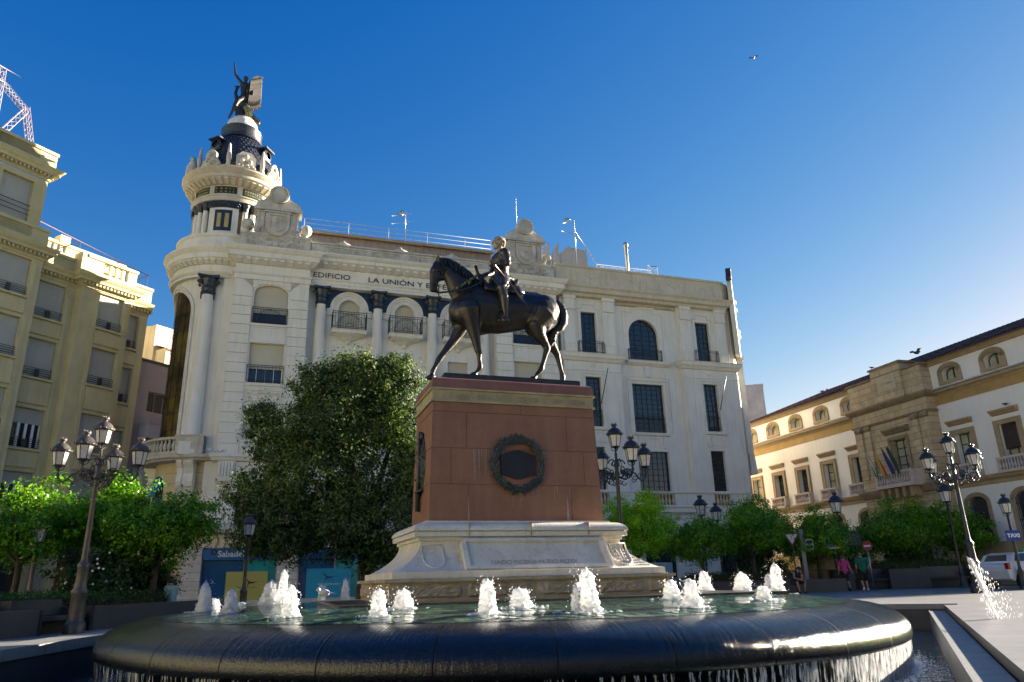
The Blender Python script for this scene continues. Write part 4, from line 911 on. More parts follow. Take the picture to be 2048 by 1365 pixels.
def capital(par, x, y, zb, zt, r):
    b = MB(); H_ = zt-zb
    b.lathe([(r*1.02, 0), (r*1.08, .04*H_), (r*1.0, .08*H_), (r*1.06, .3*H_), (r*1.15, .34*H_), (r*1.05, .38*H_), (r*1.25, .6*H_), (r*1.5, .82*H_)], (x, y, zb), 20)
    for k in range(14): a = 2*PI*k/14; b.ball((x+r*1.05*math.cos(a), y+r*1.05*math.sin(a), zb+.17*H_), r*.13, 6, 5, (1, 1, 1.6))
    for sg in (-1, 1):
        for dd in (-1, 1):
            cx_, cy_, cz = x+sg*r*1.28, y+dd*r*.95, zb+.62*H_
            pts = [(cx_+sg*0+(.40*r*(1-.12*i/2.2))*math.cos(i*.5)*sg, cy_+dd*.03*i*r*.3, cz+.40*r*(1-i/16)*math.sin(i*.5)) for i in range(15)]
            b.tube(pts, [r*.16*(1-i/22) for i in range(15)], 6); b.ball((cx_, cy_, cz), r*.36, 10, 8, (1, .55, 1))
    b.ball((x, y-r*1.2, zb+.74*H_), r*.34, 10, 8, (1, .7, 1.1)); b.ball((x, y-r*1.35, zb+.92*H_), r*.2, 8, 6)
    # concave abacus
    pts = []
    for q in range(4):
        for i in range(7): t = i/6; a = q*PI/2-PI*3/4; ca, sa = math.cos(a), math.sin(a); ex, ey = math.cos(a+PI/2), math.sin(a+PI/2); 
        p0 = Vector((math.cos(q*PI/2-PI*3/4), math.sin(q*PI/2-PI*3/4)))*r*2.35; p1 = Vector((math.cos(q*PI/2-PI/4), math.sin(q*PI/2-PI/4)))*r*2.35
        for i in range(6): t = i/6; m_ = p0.lerp(p1, t); pts.append(tuple(m_*(1-.24*math.sin(PI*t))))
    b.polyz([(x+px_, y+py_) for px_, py_ in pts], zb+.86*H_, zt)
    # pendant tails of leaf ribbon
    for sg in (-1, 1): b.tube([(x+sg*r*.95, y-r*.4, zb+.1*H_), (x+sg*r*.99, y-r*.42, zb-.22*H_)], [r*.2, r*.12], 6)
    return b.build('capital', M['blackcap'], par, fix=False)
def relief(b, xa, xb, za, zb, y, seed, amp=.03, dens=1.0):
    r_ = random.Random(seed); xc = (xa+xb)/2; h_ = zb-za; n_ = int((xb-xa)*h_*26*dens)
    b.ball((xc, y, (za+zb)/2), h_*.26, 10, 6, (1, .25, 1))
    for i in range(n_):
        x = r_.uniform(0, (xb-xa)/2-.06); z = za+.06+r_.random()*(h_-.12); rr_ = r_.uniform(.03, .075); a0 = r_.uniform(0, 6)
        for sg in (-1, 1):
            pts = [(xc+sg*(x+rr_*math.cos(a0+t)*(1-t/8)), y-amp*.5, min(zb, max(za, z+rr_*math.sin(a0+t)*(1-t/8)))) for t in [k*.9 for k in range(6)]]
            b.tube(pts, [amp*.9]*5+[amp*.3], 5)
def frame(b, xa, xb, za, zb, y, w_=.1, out=.05):
    b.box(xa, xb, y-out, y+.01, za, za+w_); b.box(xa, xb, y-out, y+.01, zb-w_, zb); b.box(xa, xa+w_, y-out, y+.01, za+w_, zb-w_); b.box(xb-w_, xb, y-out, y+.01, za+w_, zb-w_)

# ------------------------------------------------------------------ building with the corner tower
A0 = (-16.08, 43.0, 0)
bA = empty('corner_building', A0, A18, 'ornate cream building with a domed corner tower, black capitals and roof cartouches', 'building')
def pavilion(xc, full=True):
    x0, x1 = xc-2.25, xc+2.25; wx0, wx1 = xc-1.0, xc+1.0; yp = -.8
    ops = [(wx0, wx1, 16.48, 19.03, .5), (wx0, wx1, 12.7, 15.18), (wx0, wx1, 9.28, 11.02), (wx0-.0, wx1, 4.42, 6.78)]
    b = MB(); wall(b, wx0-.12, wx1+.12, 4.4, 19.06, yp+.07, ops, .42)
    b.box(x0+.02, wx0-.12, yp+.07, .0, 4.4, 19.0); b.box(wx1+.12, x1-.02, yp+.07, .0, 4.4, 19.0)
    # coursed piers: separate blocks with open joints
    z = 8.36; k = 0
    while z < 18.5:
        for a_, c_ in ((x0, wx0-.12), (wx1+.12, x1)): b.box(a_, c_, yp, yp+.12, z+.022, z+.612-.022)
        z += .612; k += 1
    z = 4.45
    while z < 7.0:
        for a_, c_ in ((x0, wx0-.12), (wx1+.12, x1)): b.box(a_, c_, yp, yp+.12, z+.02, z+.60-.02)
        z += .60
    b.box(x0, wx0-.12, yp, yp+.12, 18.78, 19.3); b.box(wx1+.12, x1, yp, yp+.12, 18.78, 19.3)
    # voussoirs of the segmental arch
    for i in range(5):
        a0 = PI*(.12+.152*i)+.012; a1 = PI*(.12+.152*(i+1))-.012
        pts = [(xc-1.12*math.cos(a0), 18.5+.62*math.sin(a0)), (xc-1.12*math.cos(a1), 18.5+.62*math.sin(a1)), (xc-1.5*math.cos(a1), 19.3), (xc-1.5*math.cos(a0), 19.3)]
        pts[3] = (xc-1.9*math.cos(a0) if i == 0 else pts[3][0], 19.3)
        if i == 4: pts[2] = (xc+1.9*math.cos(PI-a1), 19.3)
        b.poly(pts, yp, yp+.12)
    b.poly([(x0+.0, 18.72), (wx0-.14, 18.72), (xc-1.75, 19.28), (x0, 19.28)], yp+.002, yp+.1); b.poly([(x1, 18.72), (wx1+.14, 18.72), (xc+1.75, 19.28), (x1, 19.28)], yp+.002, yp+.1)
    b.box(x0, x1, yp+.02, 0, 19.06, 19.3)
    # plain sills and friezes between windows
    for zz in (16.3, 15.2, 12.5, 11.05): b.box(wx0-.1, wx1+.1, yp-.01, yp+.1, zz, zz+.14)
    b.build('pavilion_wall', M['cream'], bA)
    b = MB(); frame(b, wx0-.02, wx1+.02, 15.36, 16.28, yp+.07, .1, .04); frame(b, wx0-.05, wx1+.05, 11.25, 12.3, yp+.07, .08, .04); frame(b, wx0-.05, wx1+.05, 8.45, 9.2, yp+.07, .07, .04)
    b.build('panel_frame', M['white_stone'], bA)
    b = MB(); relief(b, wx0+.05, wx1-.05, 11.36, 12.2, yp+.065, 5); b.build('carved_panel', M['white_stone'], bA, fix=False)
    b = MB(); relief(b, wx0+.05, wx1-.05, 8.54, 9.12, yp+.065, 6); b.build('carved_panel', M['white_stone'], bA, fix=False)
    # windows
    window(bA, wx0, wx1, 16.48, 19.03, yp+.34, .5, 2, 2, 'blackiron', 'glass', blind_from=17.2)
    window(bA, wx0, wx1, 12.7, 15.18, yp+.34, 0, 4, 2, 'white', 'glass', blind_from=13.6)
    window(bA, wx0, wx1, 9.28, 11.02, yp+.34, 0, 2, 2, 'white', 'glass', blind_from=9.3)
    window(bA, wx0, wx1, 4.42, 6.78, yp+.34, 0, 3, 3, 'blackiron', 'glass')
    iron_railing(bA, wx0-.04, wx1+.04, 16.5, 17.5, yp-.02, 0, True, False, .16)
    iron_railing(bA, wx0-.04, wx1+.04, 12.74, 13.78, yp-.02, 0, False, False, .19)
    # entablature
    b = MB(); b.xprofile([(0, 19.3), (.06, 19.3), (.06, 19.62), (.12, 19.66), (.16, 19.74), (.0, 19.74)], x0, x1, .8, .8)
    b.v = [(x, y+yp, z) for x, y, z in b.v]; b.box(x0, x1, yp, 0, 19.7, 20.35); modillions(b, x0-.05, x1+.05, 20.68, .36, .42, 9, .26, yp)
    c = MB(); c.xprofile([(0, 20.32), (.1, 20.36), (.45, 20.66), (.5, 20.68), (.5, 20.98), (.6, 21.08), (.72, 21.28), (.72, 21.34), (0, 21.42)], x0, x1, .8, .8)
    b.add([(x, y+yp, z) for x, y, z in c.v], c.f); b.build('cornice', M['cream'], bA)
    # ledge, brackets, fluted consoles
    b = MB(); c = MB(); c.xprofile([(0, 7.9), (.22, 7.95), (.3, 8.1), (.38, 8.18), (.38, 8.32), (0, 8.36)], x0, x1, .5, .5); b.add([(x, y+yp, z) for x, y, z in c.v], c.f)
    for bx in (x0+.12, x1-1.05):
        b.poly([(bx, 6.95), (bx+.93, 6.95), (bx+.93, 7.95), (bx, 7.95)], yp-.16, yp+.02)
        for i in range(5): b.lathe([(.075, 0), (.075, .75)], (bx+.12+.17*i, yp-.15, 7.08), 8)
        b.box(bx-.06, bx+.99, yp-.22, yp, 6.78, 6.94)
        for i in range(7): b.ball((bx+.08+.13*i, yp-.12, 6.66), .06, 6, 5)
        b.box(bx-.04, bx+.97, yp-.1, yp, 6.5, 6.58)
    b.box(wx0-.2, wx1+.2, yp-.05, yp+.07, 6.8, 7.9)
    b.build('ledge_with_consoles', M['white_stone'], bA)
    # roof cartouche
    b = MB(); b.box(x0+.1, x1-.1, yp-.1, yp+.9, 21.4, 22.45); b.box(x0+.05, x1-.05, yp-.16, yp+.95, 22.36, 22.5)
    b.poly([(xc-1.3, 22.4), (xc+1.3, 22.4), (xc+1.3, 24.15), (xc-1.3, 24.15)], yp-.14, yp+.75)
    b.box(xc-1.5, xc+1.5, yp-.32, yp+.8, 24.12, 24.3); b.poly([(xc-1.45, 24.3), (xc+1.45, 24.3), (xc+1.3, 24.75), (xc+.75, 24.95), (xc-.75, 24.95), (xc-1.3, 24.75)], yp-.16, yp+.5)
    b.poly([(xc-.9, 24.95), (xc+.9, 24.95), (xc+.5, 25.25), (xc-.5, 25.25)], yp-.1, yp+.4)
    frame(b, xc-1.22, xc-.82, 22.6, 24.05, yp-.14, .07, .05); frame(b, xc+.82, xc+1.22, 22.6, 24.05, yp-.14, .07, .05)
    d = [(xc+.62*math.cos(a), 25.3+.62*math.sin(a)) for a in [2*PI*i/28 for i in range(28)]]; b.poly(d, yp-.32, yp+.2)
    d = [(xc+.5*math.cos(a), 25.3+.5*math.sin(a)) for a in [2*PI*i/24 for i in range(25)]]; b.strip(d, .07, yp-.36, yp-.31)
    sh = [(xc+.72*math.cos(a), 23.35+.95*math.sin(a)) if math.sin(a) < 0 else (xc+.72*math.copysign(1, math.cos(a)) if abs(math.sin(a)) < .85 else xc+.72*math.cos(a)*1.3, 23.35+.55*math.sin(a)) for a in [2*PI*i/28 for i in range(28)]]
    b.poly([(xc-.74, 23.95), (xc-.74, 23.2)]+[(xc-.74*math.cos(PI*i/14), 23.2-.85*math.sin(PI*i/14)) for i in range(1, 14)]+[(xc+.74, 23.2), (xc+.74, 23.95)], yp-.26, yp-.1)
    s2 = [(xc-.48, 23.8), (xc-.48, 23.2)]+[(xc-.48*math.cos(PI*i/12), 23.2-.52*math.sin(PI*i/12)) for i in range(1, 12)]+[(xc+.48, 23.2), (xc+.48, 23.8), (xc-.48, 23.8)]
    b.strip(s2, .08, yp-.33, yp-.25); b.box(xc-.8, xc+.8, yp-.36, yp-.2, 23.95, 24.05)
    b.box(xc-.015, xc+.015, yp-.28, yp-.25, 22.9, 23.7); b.ball((xc, yp-.28, 23.3), .07, 8, 6)
    b.build('roof_cartouche', M['weathered'], bA)
    b = MB(); relief(b, x0+.3, x1-.3, 21.5, 22.3, yp-.11, 9, .035, .9); 
    for sg in (-1, 1): relief(b, xc+sg*1.25-.3, xc+sg*1.25+.3, 22.5, 22.95, yp-.2, 12, .04, 2)
    b.build('carved_panel', M['weathered'], bA, fix=False)
    for sg in (-1, 1):
        b = MB(); c_ = (xc+sg*1.8, yp+.35, 22.5)
        b.lathe([(.34, 0), (.34, .1), (.22, .14), (.14, .3), (.2, .36)]+[(.40*math.sin(a)+.001, .70-.40*math.cos(a)) for a in [PI*(.18+.82*i/10) for i in range(11)]], c_, 18); b.build('stone_ball', M['weathered'], bA, fix=False)
pavilion(.89); pavilion(17.85)
# middle facade
BX = [5.78, 9.43, 13.08]; CXs = [3.96, 7.6, 11.25, 14.9]
b = MB(); ops = []
for x in BX: ops += [(x-.67, x+.67, 16.5, 18.78, .67), (x-.68, x+.68, 12.7, 15.05), (x-.68, x+.68, 9.28, 11.0), (x-.95, x+.95, 4.5, 7.2)]
wall(b, 3.1, 15.65, 4.4, 19.45, 0, ops, .35); b.build('facade_wall', M['cream'], bA)
b = MB()
for i in range(4): pass
for x in BX:
    # dark blue ground behind the arches is a recessed tile field between capitals
    pts = [(x-1.5, 18.0)]+[(x-1.24*math.cos(PI*i/16), 18.1+1.24*math.sin(PI*i/16)) for i in range(17)]+[(x+1.5, 18.0)]
    L = [(x-1.52, 18.05), (x-1.52, 19.42), (x, 19.42)]+[(x-1.24*math.cos(PI*i/16), 18.1+1.24*math.sin(PI*i/16)) for i in range(8, -1, -1)]
    b.poly(L, -.012, .0); b.poly([(2*x-a_, c_) for a_, c_ in reversed(L)], -.012, .0)
b.build('blue_tile_field', M['darkblue'], bA)
for x in BX:
    b = MB(); nn = 20
    for r0, r1, o_ in ((.68, .80, .10), (.80, 1.10, .06), (1.10, 1.24, .12)):
        for i in range(nn):
            a0, a1 = PI*i/nn, PI*(i+1)/nn
            b.poly([(x-r0*math.cos(a0), 18.1+r0*math.sin(a0)), (x-r1*math.cos(a0), 18.1+r1*math.sin(a0)), (x-r1*math.cos(a1), 18.1+r1*math.sin(a1)), (x-r0*math.cos(a1), 18.1+r0*math.sin(a1))], -o_, 0.01)
    for i in range(17): a = PI*(i+.5)/17; b.ball((x-.95*math.cos(a), -.07, 18.1+.95*math.sin(a)), .055, 6, 4)
    for sg in (-1, 1):
        xa, xb = sorted((x+sg*.68, x+sg*1.45)); b.box(xa, xb, -.11, .01, 17.98, 18.1); b.box(xa, xb, -.06, .01, 17.72, 17.97); b.box(xa, xb, -.1, .01, 17.64, 17.72); xa, xb = sorted((x+sg*.68, x+sg*.84)); b.box(xa, xb, -.05, .01, 16.5, 17.64)
    b.build('arch_surround', M['white_stone'], bA)
    window(bA, x-.67, x+.67, 16.5, 18.78, .26, .67, 2, 2, 'white', 'glass', blind_from=16.6)
    window(bA, x-.68, x+.68, 12.7, 15.05, .26, 0, 2, 2, 'white', 'glass', blind_from=12.8); window(bA, x-.68, x+.68, 9.28, 11.0, .26, 0, 2, 2, 'white', 'glass', blind_from=9.4)
    window(bA, x-.95, x+.95, 4.5, 7.2, .26, 0, 3, 3)
    bal = MB(); c = MB(); c.xprofile([(0, 16.3), (.62, 16.3), (.66, 16.34), (.7, 16.5), (.76, 16.56), (0, 16.58)], x-1.1, x+1.1, 0, 0); bal.add(c.v, c.f)
    # fluted shell under the balcony
    n1 = 30; pr = [(.16, -.42), (.28, -.36), (.55, -.2), (.95, -.06), (1.05, 0)]; vs = []
    for r_, z in pr:
        for i in range(n1+1): a = PI+PI*i/n1; f_ = 1+(.05 if i % 2 else -.03); vs.append((x+r_*f_*math.cos(a), r_*f_*.68*math.sin(a), 16.3+z))
    bal.add(vs, [(j*(n1+1)+i, j*(n1+1)+i+1, (j+1)*(n1+1)+i+1, (j+1)*(n1+1)+i) for j in range(4) for i in range(n1)]); bal.ball((x, -.05, 15.84), .16, 8, 6)
    bo = bal.build('balcony', M['white_stone'], bA, fix=False)
    iron_railing(bo, x-1.07, x+1.07, 16.64, 17.72, -.70, .68, True, True, .16)
for x in CXs:
    b = MB(); yy = -.18; b.lathe([(.52, 8.36), (.52, 8.6), (.42, 8.7), (.46, 8.8), (.38, 8.9), (.37, 12.5), (.32, 18.3)], (x, yy, 0), 24); b.build('column', M['cream'], bA, fix=False)
    capital(bA, x, yy, 18.22, 19.42, .32)
b = MB(); b.xprofile([(0, 19.44), (.42, 19.44), (.42, 19.62), (.46, 19.64), (.46, 19.8), (.54, 19.9), (.54, 19.94), (.38, 19.96), (.38, 20.74)], 3.1, 15.65); modillions(b, 3.2, 15.6, 21.06, .36, .42, 21, .28, -.36)
b.xprofile([(.3, 20.72), (.46, 20.76), (.82, 21.05), (.88, 21.08), (.88, 21.3), (1.0, 21.4), (1.08, 21.52), (1.08, 21.58), (0, 21.62)], 3.1, 15.65)
ent = b.build('cornice', M['cream'], bA)
text_mesh('lettering', 'EDIFICIO', .50, M['black'], ent, (3.32, -.395, 20.06), (PI/2, 0, 0), .02, 'LEFT', 1.2)
text_mesh('lettering', 'LA UNIÓN Y EL FÉNIX', .50, M['black'], ent, (6.85, -.395, 20.06), (PI/2, 0, 0), .02, 'LEFT', 1.31)
b = MB(); b.box(3.1, 15.65, -.45, .0, 21.58, 22.45); b.box(3.1, 15.65, -.55, .1, 22.38, 22.5)
for xa, xb in ((3.9, 8.9), (9.6, 14.8)): frame(b, xa, xb, 21.66, 22.3, -.45, .08, .06)
b.build('parapet', M['weathered'], bA)
for xa, xb in ((4.1, 8.7), (9.8, 14.6)):
    b = MB(); relief(b, xa, (xa+xb)/2, 21.76, 22.2, -.45, 3, .03, 1.2); relief(b, (xa+xb)/2, xb, 21.76, 22.2, -.45, 4, .03, 1.2); b.build('carved_panel', M['weathered'], bA, fix=False)
b = MB()
for x in (5.2, 9.0, 12.6): b.lathe([(.55, 0), (.5, .12), (.3, .22), (.12, .3), (.05, .42)], (x, -.25, 22.5), 14, sy=.5)
b.build('parapet_finial', M['weathered'], bA, fix=False)
b = MB(); b.box(2.5, 16.0, 1.4, 3, 21.0, 24.02); b.build('attic_wall', M['pinkroof'], bA)
b = MB(); b.box(2.4, 16.1, 1.1, 3.2, 24.02, 24.12); b.box(2.4, 16.1, 1.05, 1.2, 23.9, 24.06); b.box(10.75, 10.85, 1.28, 1.4, 22.5, 23.95); b.build('gutter', M['sandstone'], bA)
rl = MB()
for z in (24.45, 24.8, 25.15): rl.tube([(2.6, 1.5, z), (16.0, 1.5, z)], .018, 5)
for x in (2.6, 5.6, 8.4, 11.2, 14, 16): rl.tube([(x, 1.5, 24.1), (x, 1.5, 25.15)], .024, 5)
rl.build('roof_railing', nmat('pale_steel_rail', (.45,.42,.38), (.4,.37,.33), 3, .5), bA)
# body behind, ground floor
b = MB(); b.box(-1.0, 20.0, .45, 13, GZ, 21.5); b.build('rear_block', M['cream'], bA)
b = MB(); c = MB(); c.xprofile([(0, 3.86), (.95, 3.88), (1.0, 3.92), (1.0, 4.0), (1.08, 4.08), (1.08, 4.34), (.9, 4.38), (0, 4.46)], -1.6, 20.2, .6, 0); b.add([(x, y-.8, z) for x, y, z in c.v], c.f)
b.build('ground_floor_canopy', nmat('weathered_white_canopy', (.55,.54,.52), (.45,.44,.42), 2, .8, .2, 20, streak=.5, scol=(.2,.18,.15), stain=.4), bA)
m_marb = brickmat('pale_marble_courses', (.60,.56,.50), (.56,.52,.46), (.25,.21,.16), 30, .46, .012, stain=.15, scol=(.4,.33,.25), bump=.5)
gops = [(-1.6+.02, 2.4, .35, 3.12), (3.55, 7.2, .35, 3.12), (8.4, 12.0, .35, 3.12), (13.0, 16.5, .35, 3.12), (17.2, 19.6, .35, 3.12)]
b = MB(); wall(b, -2.6, 20.2, GZ, 3.14, -.8, gops, .4)
b.build('marble_ground_floor', m_marb, bA)
b = MB(); b.box(-2.2, 20.2, -.78, .0, 3.13, 3.9)
for i in range(60): b.poly([(-1.7+.42*i, 3.14), (-1.36+.42*i, 3.14), (-1.26+.42*i, 3.5), (-1.36+.42*i, 3.86), (-1.7+.42*i, 3.86), (-1.6+.42*i, 3.5)], -.9, -.77)
b.build('corbel_frieze', M['limestone'], bA)
for i, (xa, xb, za, zb) in enumerate(gops):
    b = MB(); b.box(xa, xb, -.72, -.6, 2.5, 3.12)
    s_ = b.build('shop_sign', M['bluesign'], bA)
    if i == 0:
        text_mesh('lettering', 'Sabadell', .46, nmat('pale_sign_letters', (.62,.66,.68), (.58,.62,.64), 4, .5), s_, (-.78, -.74, 2.66), (PI/2, 0, 0), .015, 'LEFT', 1.0, .008)
        g_ = MB(); g_.strip([(-.98+.13*math.cos(a), 2.92+.13*math.sin(a)) for a in [2*PI*k/18 for k in range(19)]], .06, -.74, -.715); g_.build('round_logo', M['black'], s_)
    b = MB(); xm = xa+(xb-xa)*.56; b.add([(xa, -.5, .35), (xm, -.5, .35), (xm, -.5, 2.5), (xa, -.5, 2.5)], [(0,1,2,3)]); sw_ = b.build('shop_window', M['bluedark'], bA)
    b = MB(); b.add([(xm+.03, -.5, .35), (xb, -.5, .35), (xb, -.5, 2.5), (xm+.03, -.5, 2.5)], [(0,1,2,3)]); b.build('shop_window', M['teal'], bA)
    b = MB(); b.box(xm-.03, xm+.05, -.56, -.46, .35, 2.5); b.box(xa, xa+.05, -.56, -.46, .35, 2.5); b.box(xb-.05, xb, -.56, -.46, .35, 2.5); b.build('window_frame', M['galv'], bA)
b = MB(); b.box(-.25, 1.95, -.60, -.56, .36, 1.86)
pp = b.build('poster', M['poster_yellow'], bA)
b = MB(); 
def bird_flat(b, x, z, y, s):
    b.poly([(x-.5*s, z+.35*s), (x-.1*s, z+.02*s), (x+.45*s, z-.0*s), (x+.5*s, z+.03*s), (x+.1*s, z-.1*s), (x-.12*s, z-.12*s), (x-.35*s, z-.35*s), (x-.2*s, z-.05*s)], y-.006, y)
bird_flat(b, 1.1, 1.3, -.602, .75); b.build('bird_motif', M['black'], pp)
text_mesh('lettering', 'Estar donde estés', .14, M['black'], pp, (.85, -.602, .98), (PI/2, 0, 0), .004, 'CENTER'); text_mesh('lettering', 'os', .26, M['black'], pp, (1.72, -.602, .45), (PI/2, 0, 0), .004, 'CENTER', 1, .01)
b = MB(); b.box(4.05, 6.55, -.60, -.56, .36, 1.95); pc = b.build('poster', M['cyan'], bA)
b = MB(); bird_flat(b, 5.3, 1.5, -.602, .8); b.build('bird_motif', M['bluedark'], pc)
text_mesh('lettering', 'Estar donde estés', .16, M['white'], pc, (5.3, -.602, 1.05), (PI/2, 0, 0), .004, 'CENTER')

# ---- corner tower (axis at local x=-2.09, y=3)
TX, TY = -2.09, 3.0
def pol(r, deg, z=0): a = R(-90-deg); return (TX+r*math.cos(a), TY+r*math.sin(a), z)   # deg>0 -> towards the left as seen from the plaza
def cyl_wall(b, r, z0, z1, d0, d1, ops, n=90, dep=.3):
    # cylinder wall with arch-topped openings given by (dc, halfdeg, za, zb, rise)
    ds = [d0+(d1-d0)*i/n for i in range(n+1)]
    for o_ in ops: ds += [o_[0]-o_[1], o_[0]+o_[1]]
    ds = sorted(set(round(d, 4) for d in ds))
    for a_, c_ in zip(ds, ds[1:]):
        m_ = (a_+c_)/2; hit = [o_ for o_ in ops if abs(m_-o_[0]) < o_[1]]
        def top(o_, d): 
            t = min(1, abs(d-o_[0])/o_[1]); return o_[3]-o_[4]+o_[4]*math.sqrt(max(0, 1-t*t)) if o_[4] else o_[3]
        if not hit: b.add([pol(r, a_, z0), pol(r, c_, z0), pol(r, c_, z1), pol(r, a_, z1)], [(0,3,2,1)], True)
        else:
            o_ = hit[0]; za = o_[2]; ta, tb = top(o_, a_), top(o_, c_)
            b.add([pol(r, a_, z0), pol(r, c_, z0), pol(r, c_, za), pol(r, a_, za)], [(0,3,2,1)], True); b.add([pol(r, a_, ta), pol(r, c_, tb), pol(r, c_, z1), pol(r, a_, z1)], [(0,3,2,1)], True)
            b.add([pol(r, a_, ta), pol(r, c_, tb), pol(r-dep, c_, tb), pol(r-dep, a_, ta)], [(0,1,2,3)]); b.add([pol(r, a_, za), pol(r, c_, za), pol(r-dep, c_, za), pol(r-dep, a_, za)], [(0,3,2,1)])
    for o_ in ops:
        for d in (o_[0]-o_[1], o_[0]+o_[1]): b.add([pol(r, d, o_[2]), pol(r-dep, d, o_[2]), pol(r-dep, d, o_[3]-o_[4]), pol(r, d, o_[3]-o_[4])], [(0,1,2,3)])
def ring(b, prof, n=96): b.lathe(prof, (TX, TY, 0), n, smooth=False)
b = MB(); big = (70, 37, 8.5, 18.95, 1.7)
cyl_wall(b, 3.0, 8.0, 19.5, -60, 200, [big], 90, .25); b.build('tower_wall', M['cream'], bA, fix=False)
b = MB(); ds = [33+74*i/30 for i in range(31)]; vs = [pol(2.8, d, z) for z in (8.5, 12, 15.5, 19) for d in ds]; b.add(vs, [(j*31+i, j*31+i+1, (j+1)*31+i+1, (j+1)*31+i) for j in range(3) for i in range(30)], True)
sg_ = b.build('stair_window', M['stained'], bA, fix=False)
b = MB()
for z in [8.9+1.05*i for i in range(9)]: b.tube([pol(2.83, d, z) for d in ds], .018, 4, False)
for d in (45, 58, 70, 82, 95): b.tube([pol(2.83, d, 8.5), pol(2.83, d, 18.7)], .014, 4, False)
b.build('window_bars', M['blackiron'], sg_, fix=False)
b = MB(); fp = []
for i in range(12): fp.append((33-3.2, 8.5+8.75*i/11))
for i in range(1, 20): a = PI*i/19; fp.append((70-40.2*math.cos(a), 17.25+2.0*math.sin(a)))
for i in range(12): fp.append((107+3.2, 17.25-8.75*i/11))
b.tube([pol(3.03, d, z) for d, z in fp], .075, 6); b.tube([pol(3.02, 70+(d-70)*.935, 17.25+(z-17.25)*(.94 if z > 17.25 else 1)) for d, z in fp], .045, 6)
i_ = 0
for (d, z), (d2, z2) in zip(fp, fp[1:]):
    for t in (0, .34, .67): b.ball(pol(3.04, 70+((d+(d2-d)*t)-70)*.967, (lambda q: 17.25+(q-17.25)*(.97 if q > 17.25 else 1))(z+(z2-z)*t)), .05, 6, 4)
b.build('beaded_arch_moulding', M['white_stone'], bA, fix=False)
for dg in (14, 126):
    c_ = pol(3.12, dg); b = MB(); b.box(-.62, .62, -.62, .62, 8.3, 9.05)
    b.v = [(c_[0]+x, c_[1]+y, z) for x, y, z in b.v]; b.lathe([(.56, 9.05), (.58, 9.2), (.5, 9.3), (.54, 9.42), (.45, 9.5), (.44, 13), (.38, 18.3)], (c_[0], c_[1], 0), 24); b.build('column', M['cream'], bA, fix=False)
    capital(bA, c_[0], c_[1], 18.22, 19.46, .38)
b = MB(); ring(b, [(3.0,19.44),(3.3,19.46),(3.3,19.62),(3.36,19.66),(3.44,19.78),(3.44,19.84),(3.24,19.86),(3.24,20.34)]); ring(b, [(3.2,20.30),(3.34,20.36),(3.66,20.64),(3.68,20.66),(3.68,20.96),(3.78,21.08),(3.90,21.26),(3.90,21.32),(3.1,21.44)])
for k in range(46):
    d = -70+6.2*k
    if d > 215: break
    a = R(-90-d); ex, ey = math.cos(a), math.sin(a); tx, ty = -ey, ex; w_ = .13
    v = []
    for rr_, z in ((3.22, 20.3), (3.36, 20.3), (3.6, 20.5), (3.6, 20.66), (3.22, 20.66)):
        for sg in (-1, 1): v.append((TX+rr_*ex+sg*w_*tx, TY+rr_*ey+sg*w_*ty, z))
    b.add(v, [(0,2,4,6,8), (1,9,7,5,3), (0,1,3,2), (2,3,5,4), (4,5,7,6)])
b.build('tower_cornice', M['cream'], bA)
b = MB(); ring(b, [(3.18,21.4),(3.18,22.3),(3.26,22.36),(3.3,22.5),(3.1,22.6),(2.2,22.62)]); b.build('tower_base_tier', M['white_stone'], bA, fix=False)
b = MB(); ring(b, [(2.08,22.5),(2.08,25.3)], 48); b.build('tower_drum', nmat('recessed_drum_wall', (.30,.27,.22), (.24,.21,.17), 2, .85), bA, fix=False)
def cylbox(b, d0, d1, r0, r1, z0, z1, n=6):
    ds_ = [d0+(d1-d0)*i/n for i in range(n+1)]
    for a_, c_ in zip(ds_, ds_[1:]): b.add([pol(r1,a_,z0),pol(r1,c_,z0),pol(r1,c_,z1),pol(r1,a_,z1),pol(r0,a_,z0),pol(r0,c_,z0),pol(r0,c_,z1),pol(r0,a_,z1)], [(0,1,2,3),(3,2,6,7),(0,4,5,1),(0,3,7,4),(1,5,6,2)])
for q in range(4):
    c0 = 10+90*q
    b = MB(); cylbox(b, c0-21.5, c0+21.5, 2.0, 2.5, 22.6, 24.72); cylbox(b, c0-24, c0+24, 2.0, 2.62, 22.6, 22.85); pn = b.build('mosaic_pier', M['white_stone'], bA)
    b = MB(); cylbox(b, c0-12.5, c0+12.5, 2.49, 2.515, 23.05, 24.55); mo = b.build('mosaic_border', M['darkblue'], pn)
    b = MB(); cylbox(b, c0-8.5, c0+8.5, 2.51, 2.525, 23.3, 24.3); b.build('gold_mosaic', M['goldtile'], pn)
    b = MB(); cylbox(b, c0-2.6, c0+2.6, 2.52, 2.535, 23.25, 24.35); b.ball(pol(2.53, c0, 24.15), .13, 8, 6, (1, .4, 1)); b.build('mosaic_motif', M['darkblue'], pn)
    for dd in (32, 45, 58):
        p_ = pol(2.33, c0+dd); b = MB(); b.lathe([(.24,22.62),(.24,22.75),(.19,22.85),(.185,23.6),(.165,24.7)], (p_[0],p_[1],0), 14); b.build('column', M['cream'], bA, fix=False)
        b = MB(); b.lathe([(.17,24.62),(.2,24.68),(.19,24.8),(.24,24.95),(.3,25.12),(.3,25.2)], (p_[0],p_[1],0), 12)
        for k in range(4): b.ball((p_[0]+.2*math.cos(k*PI/2+.8), p_[1]+.2*math.sin(k*PI/2+.8), 25.0), .09, 6, 5)
        b.build('capital', M['blackcap'], bA, fix=False)
b = MB()
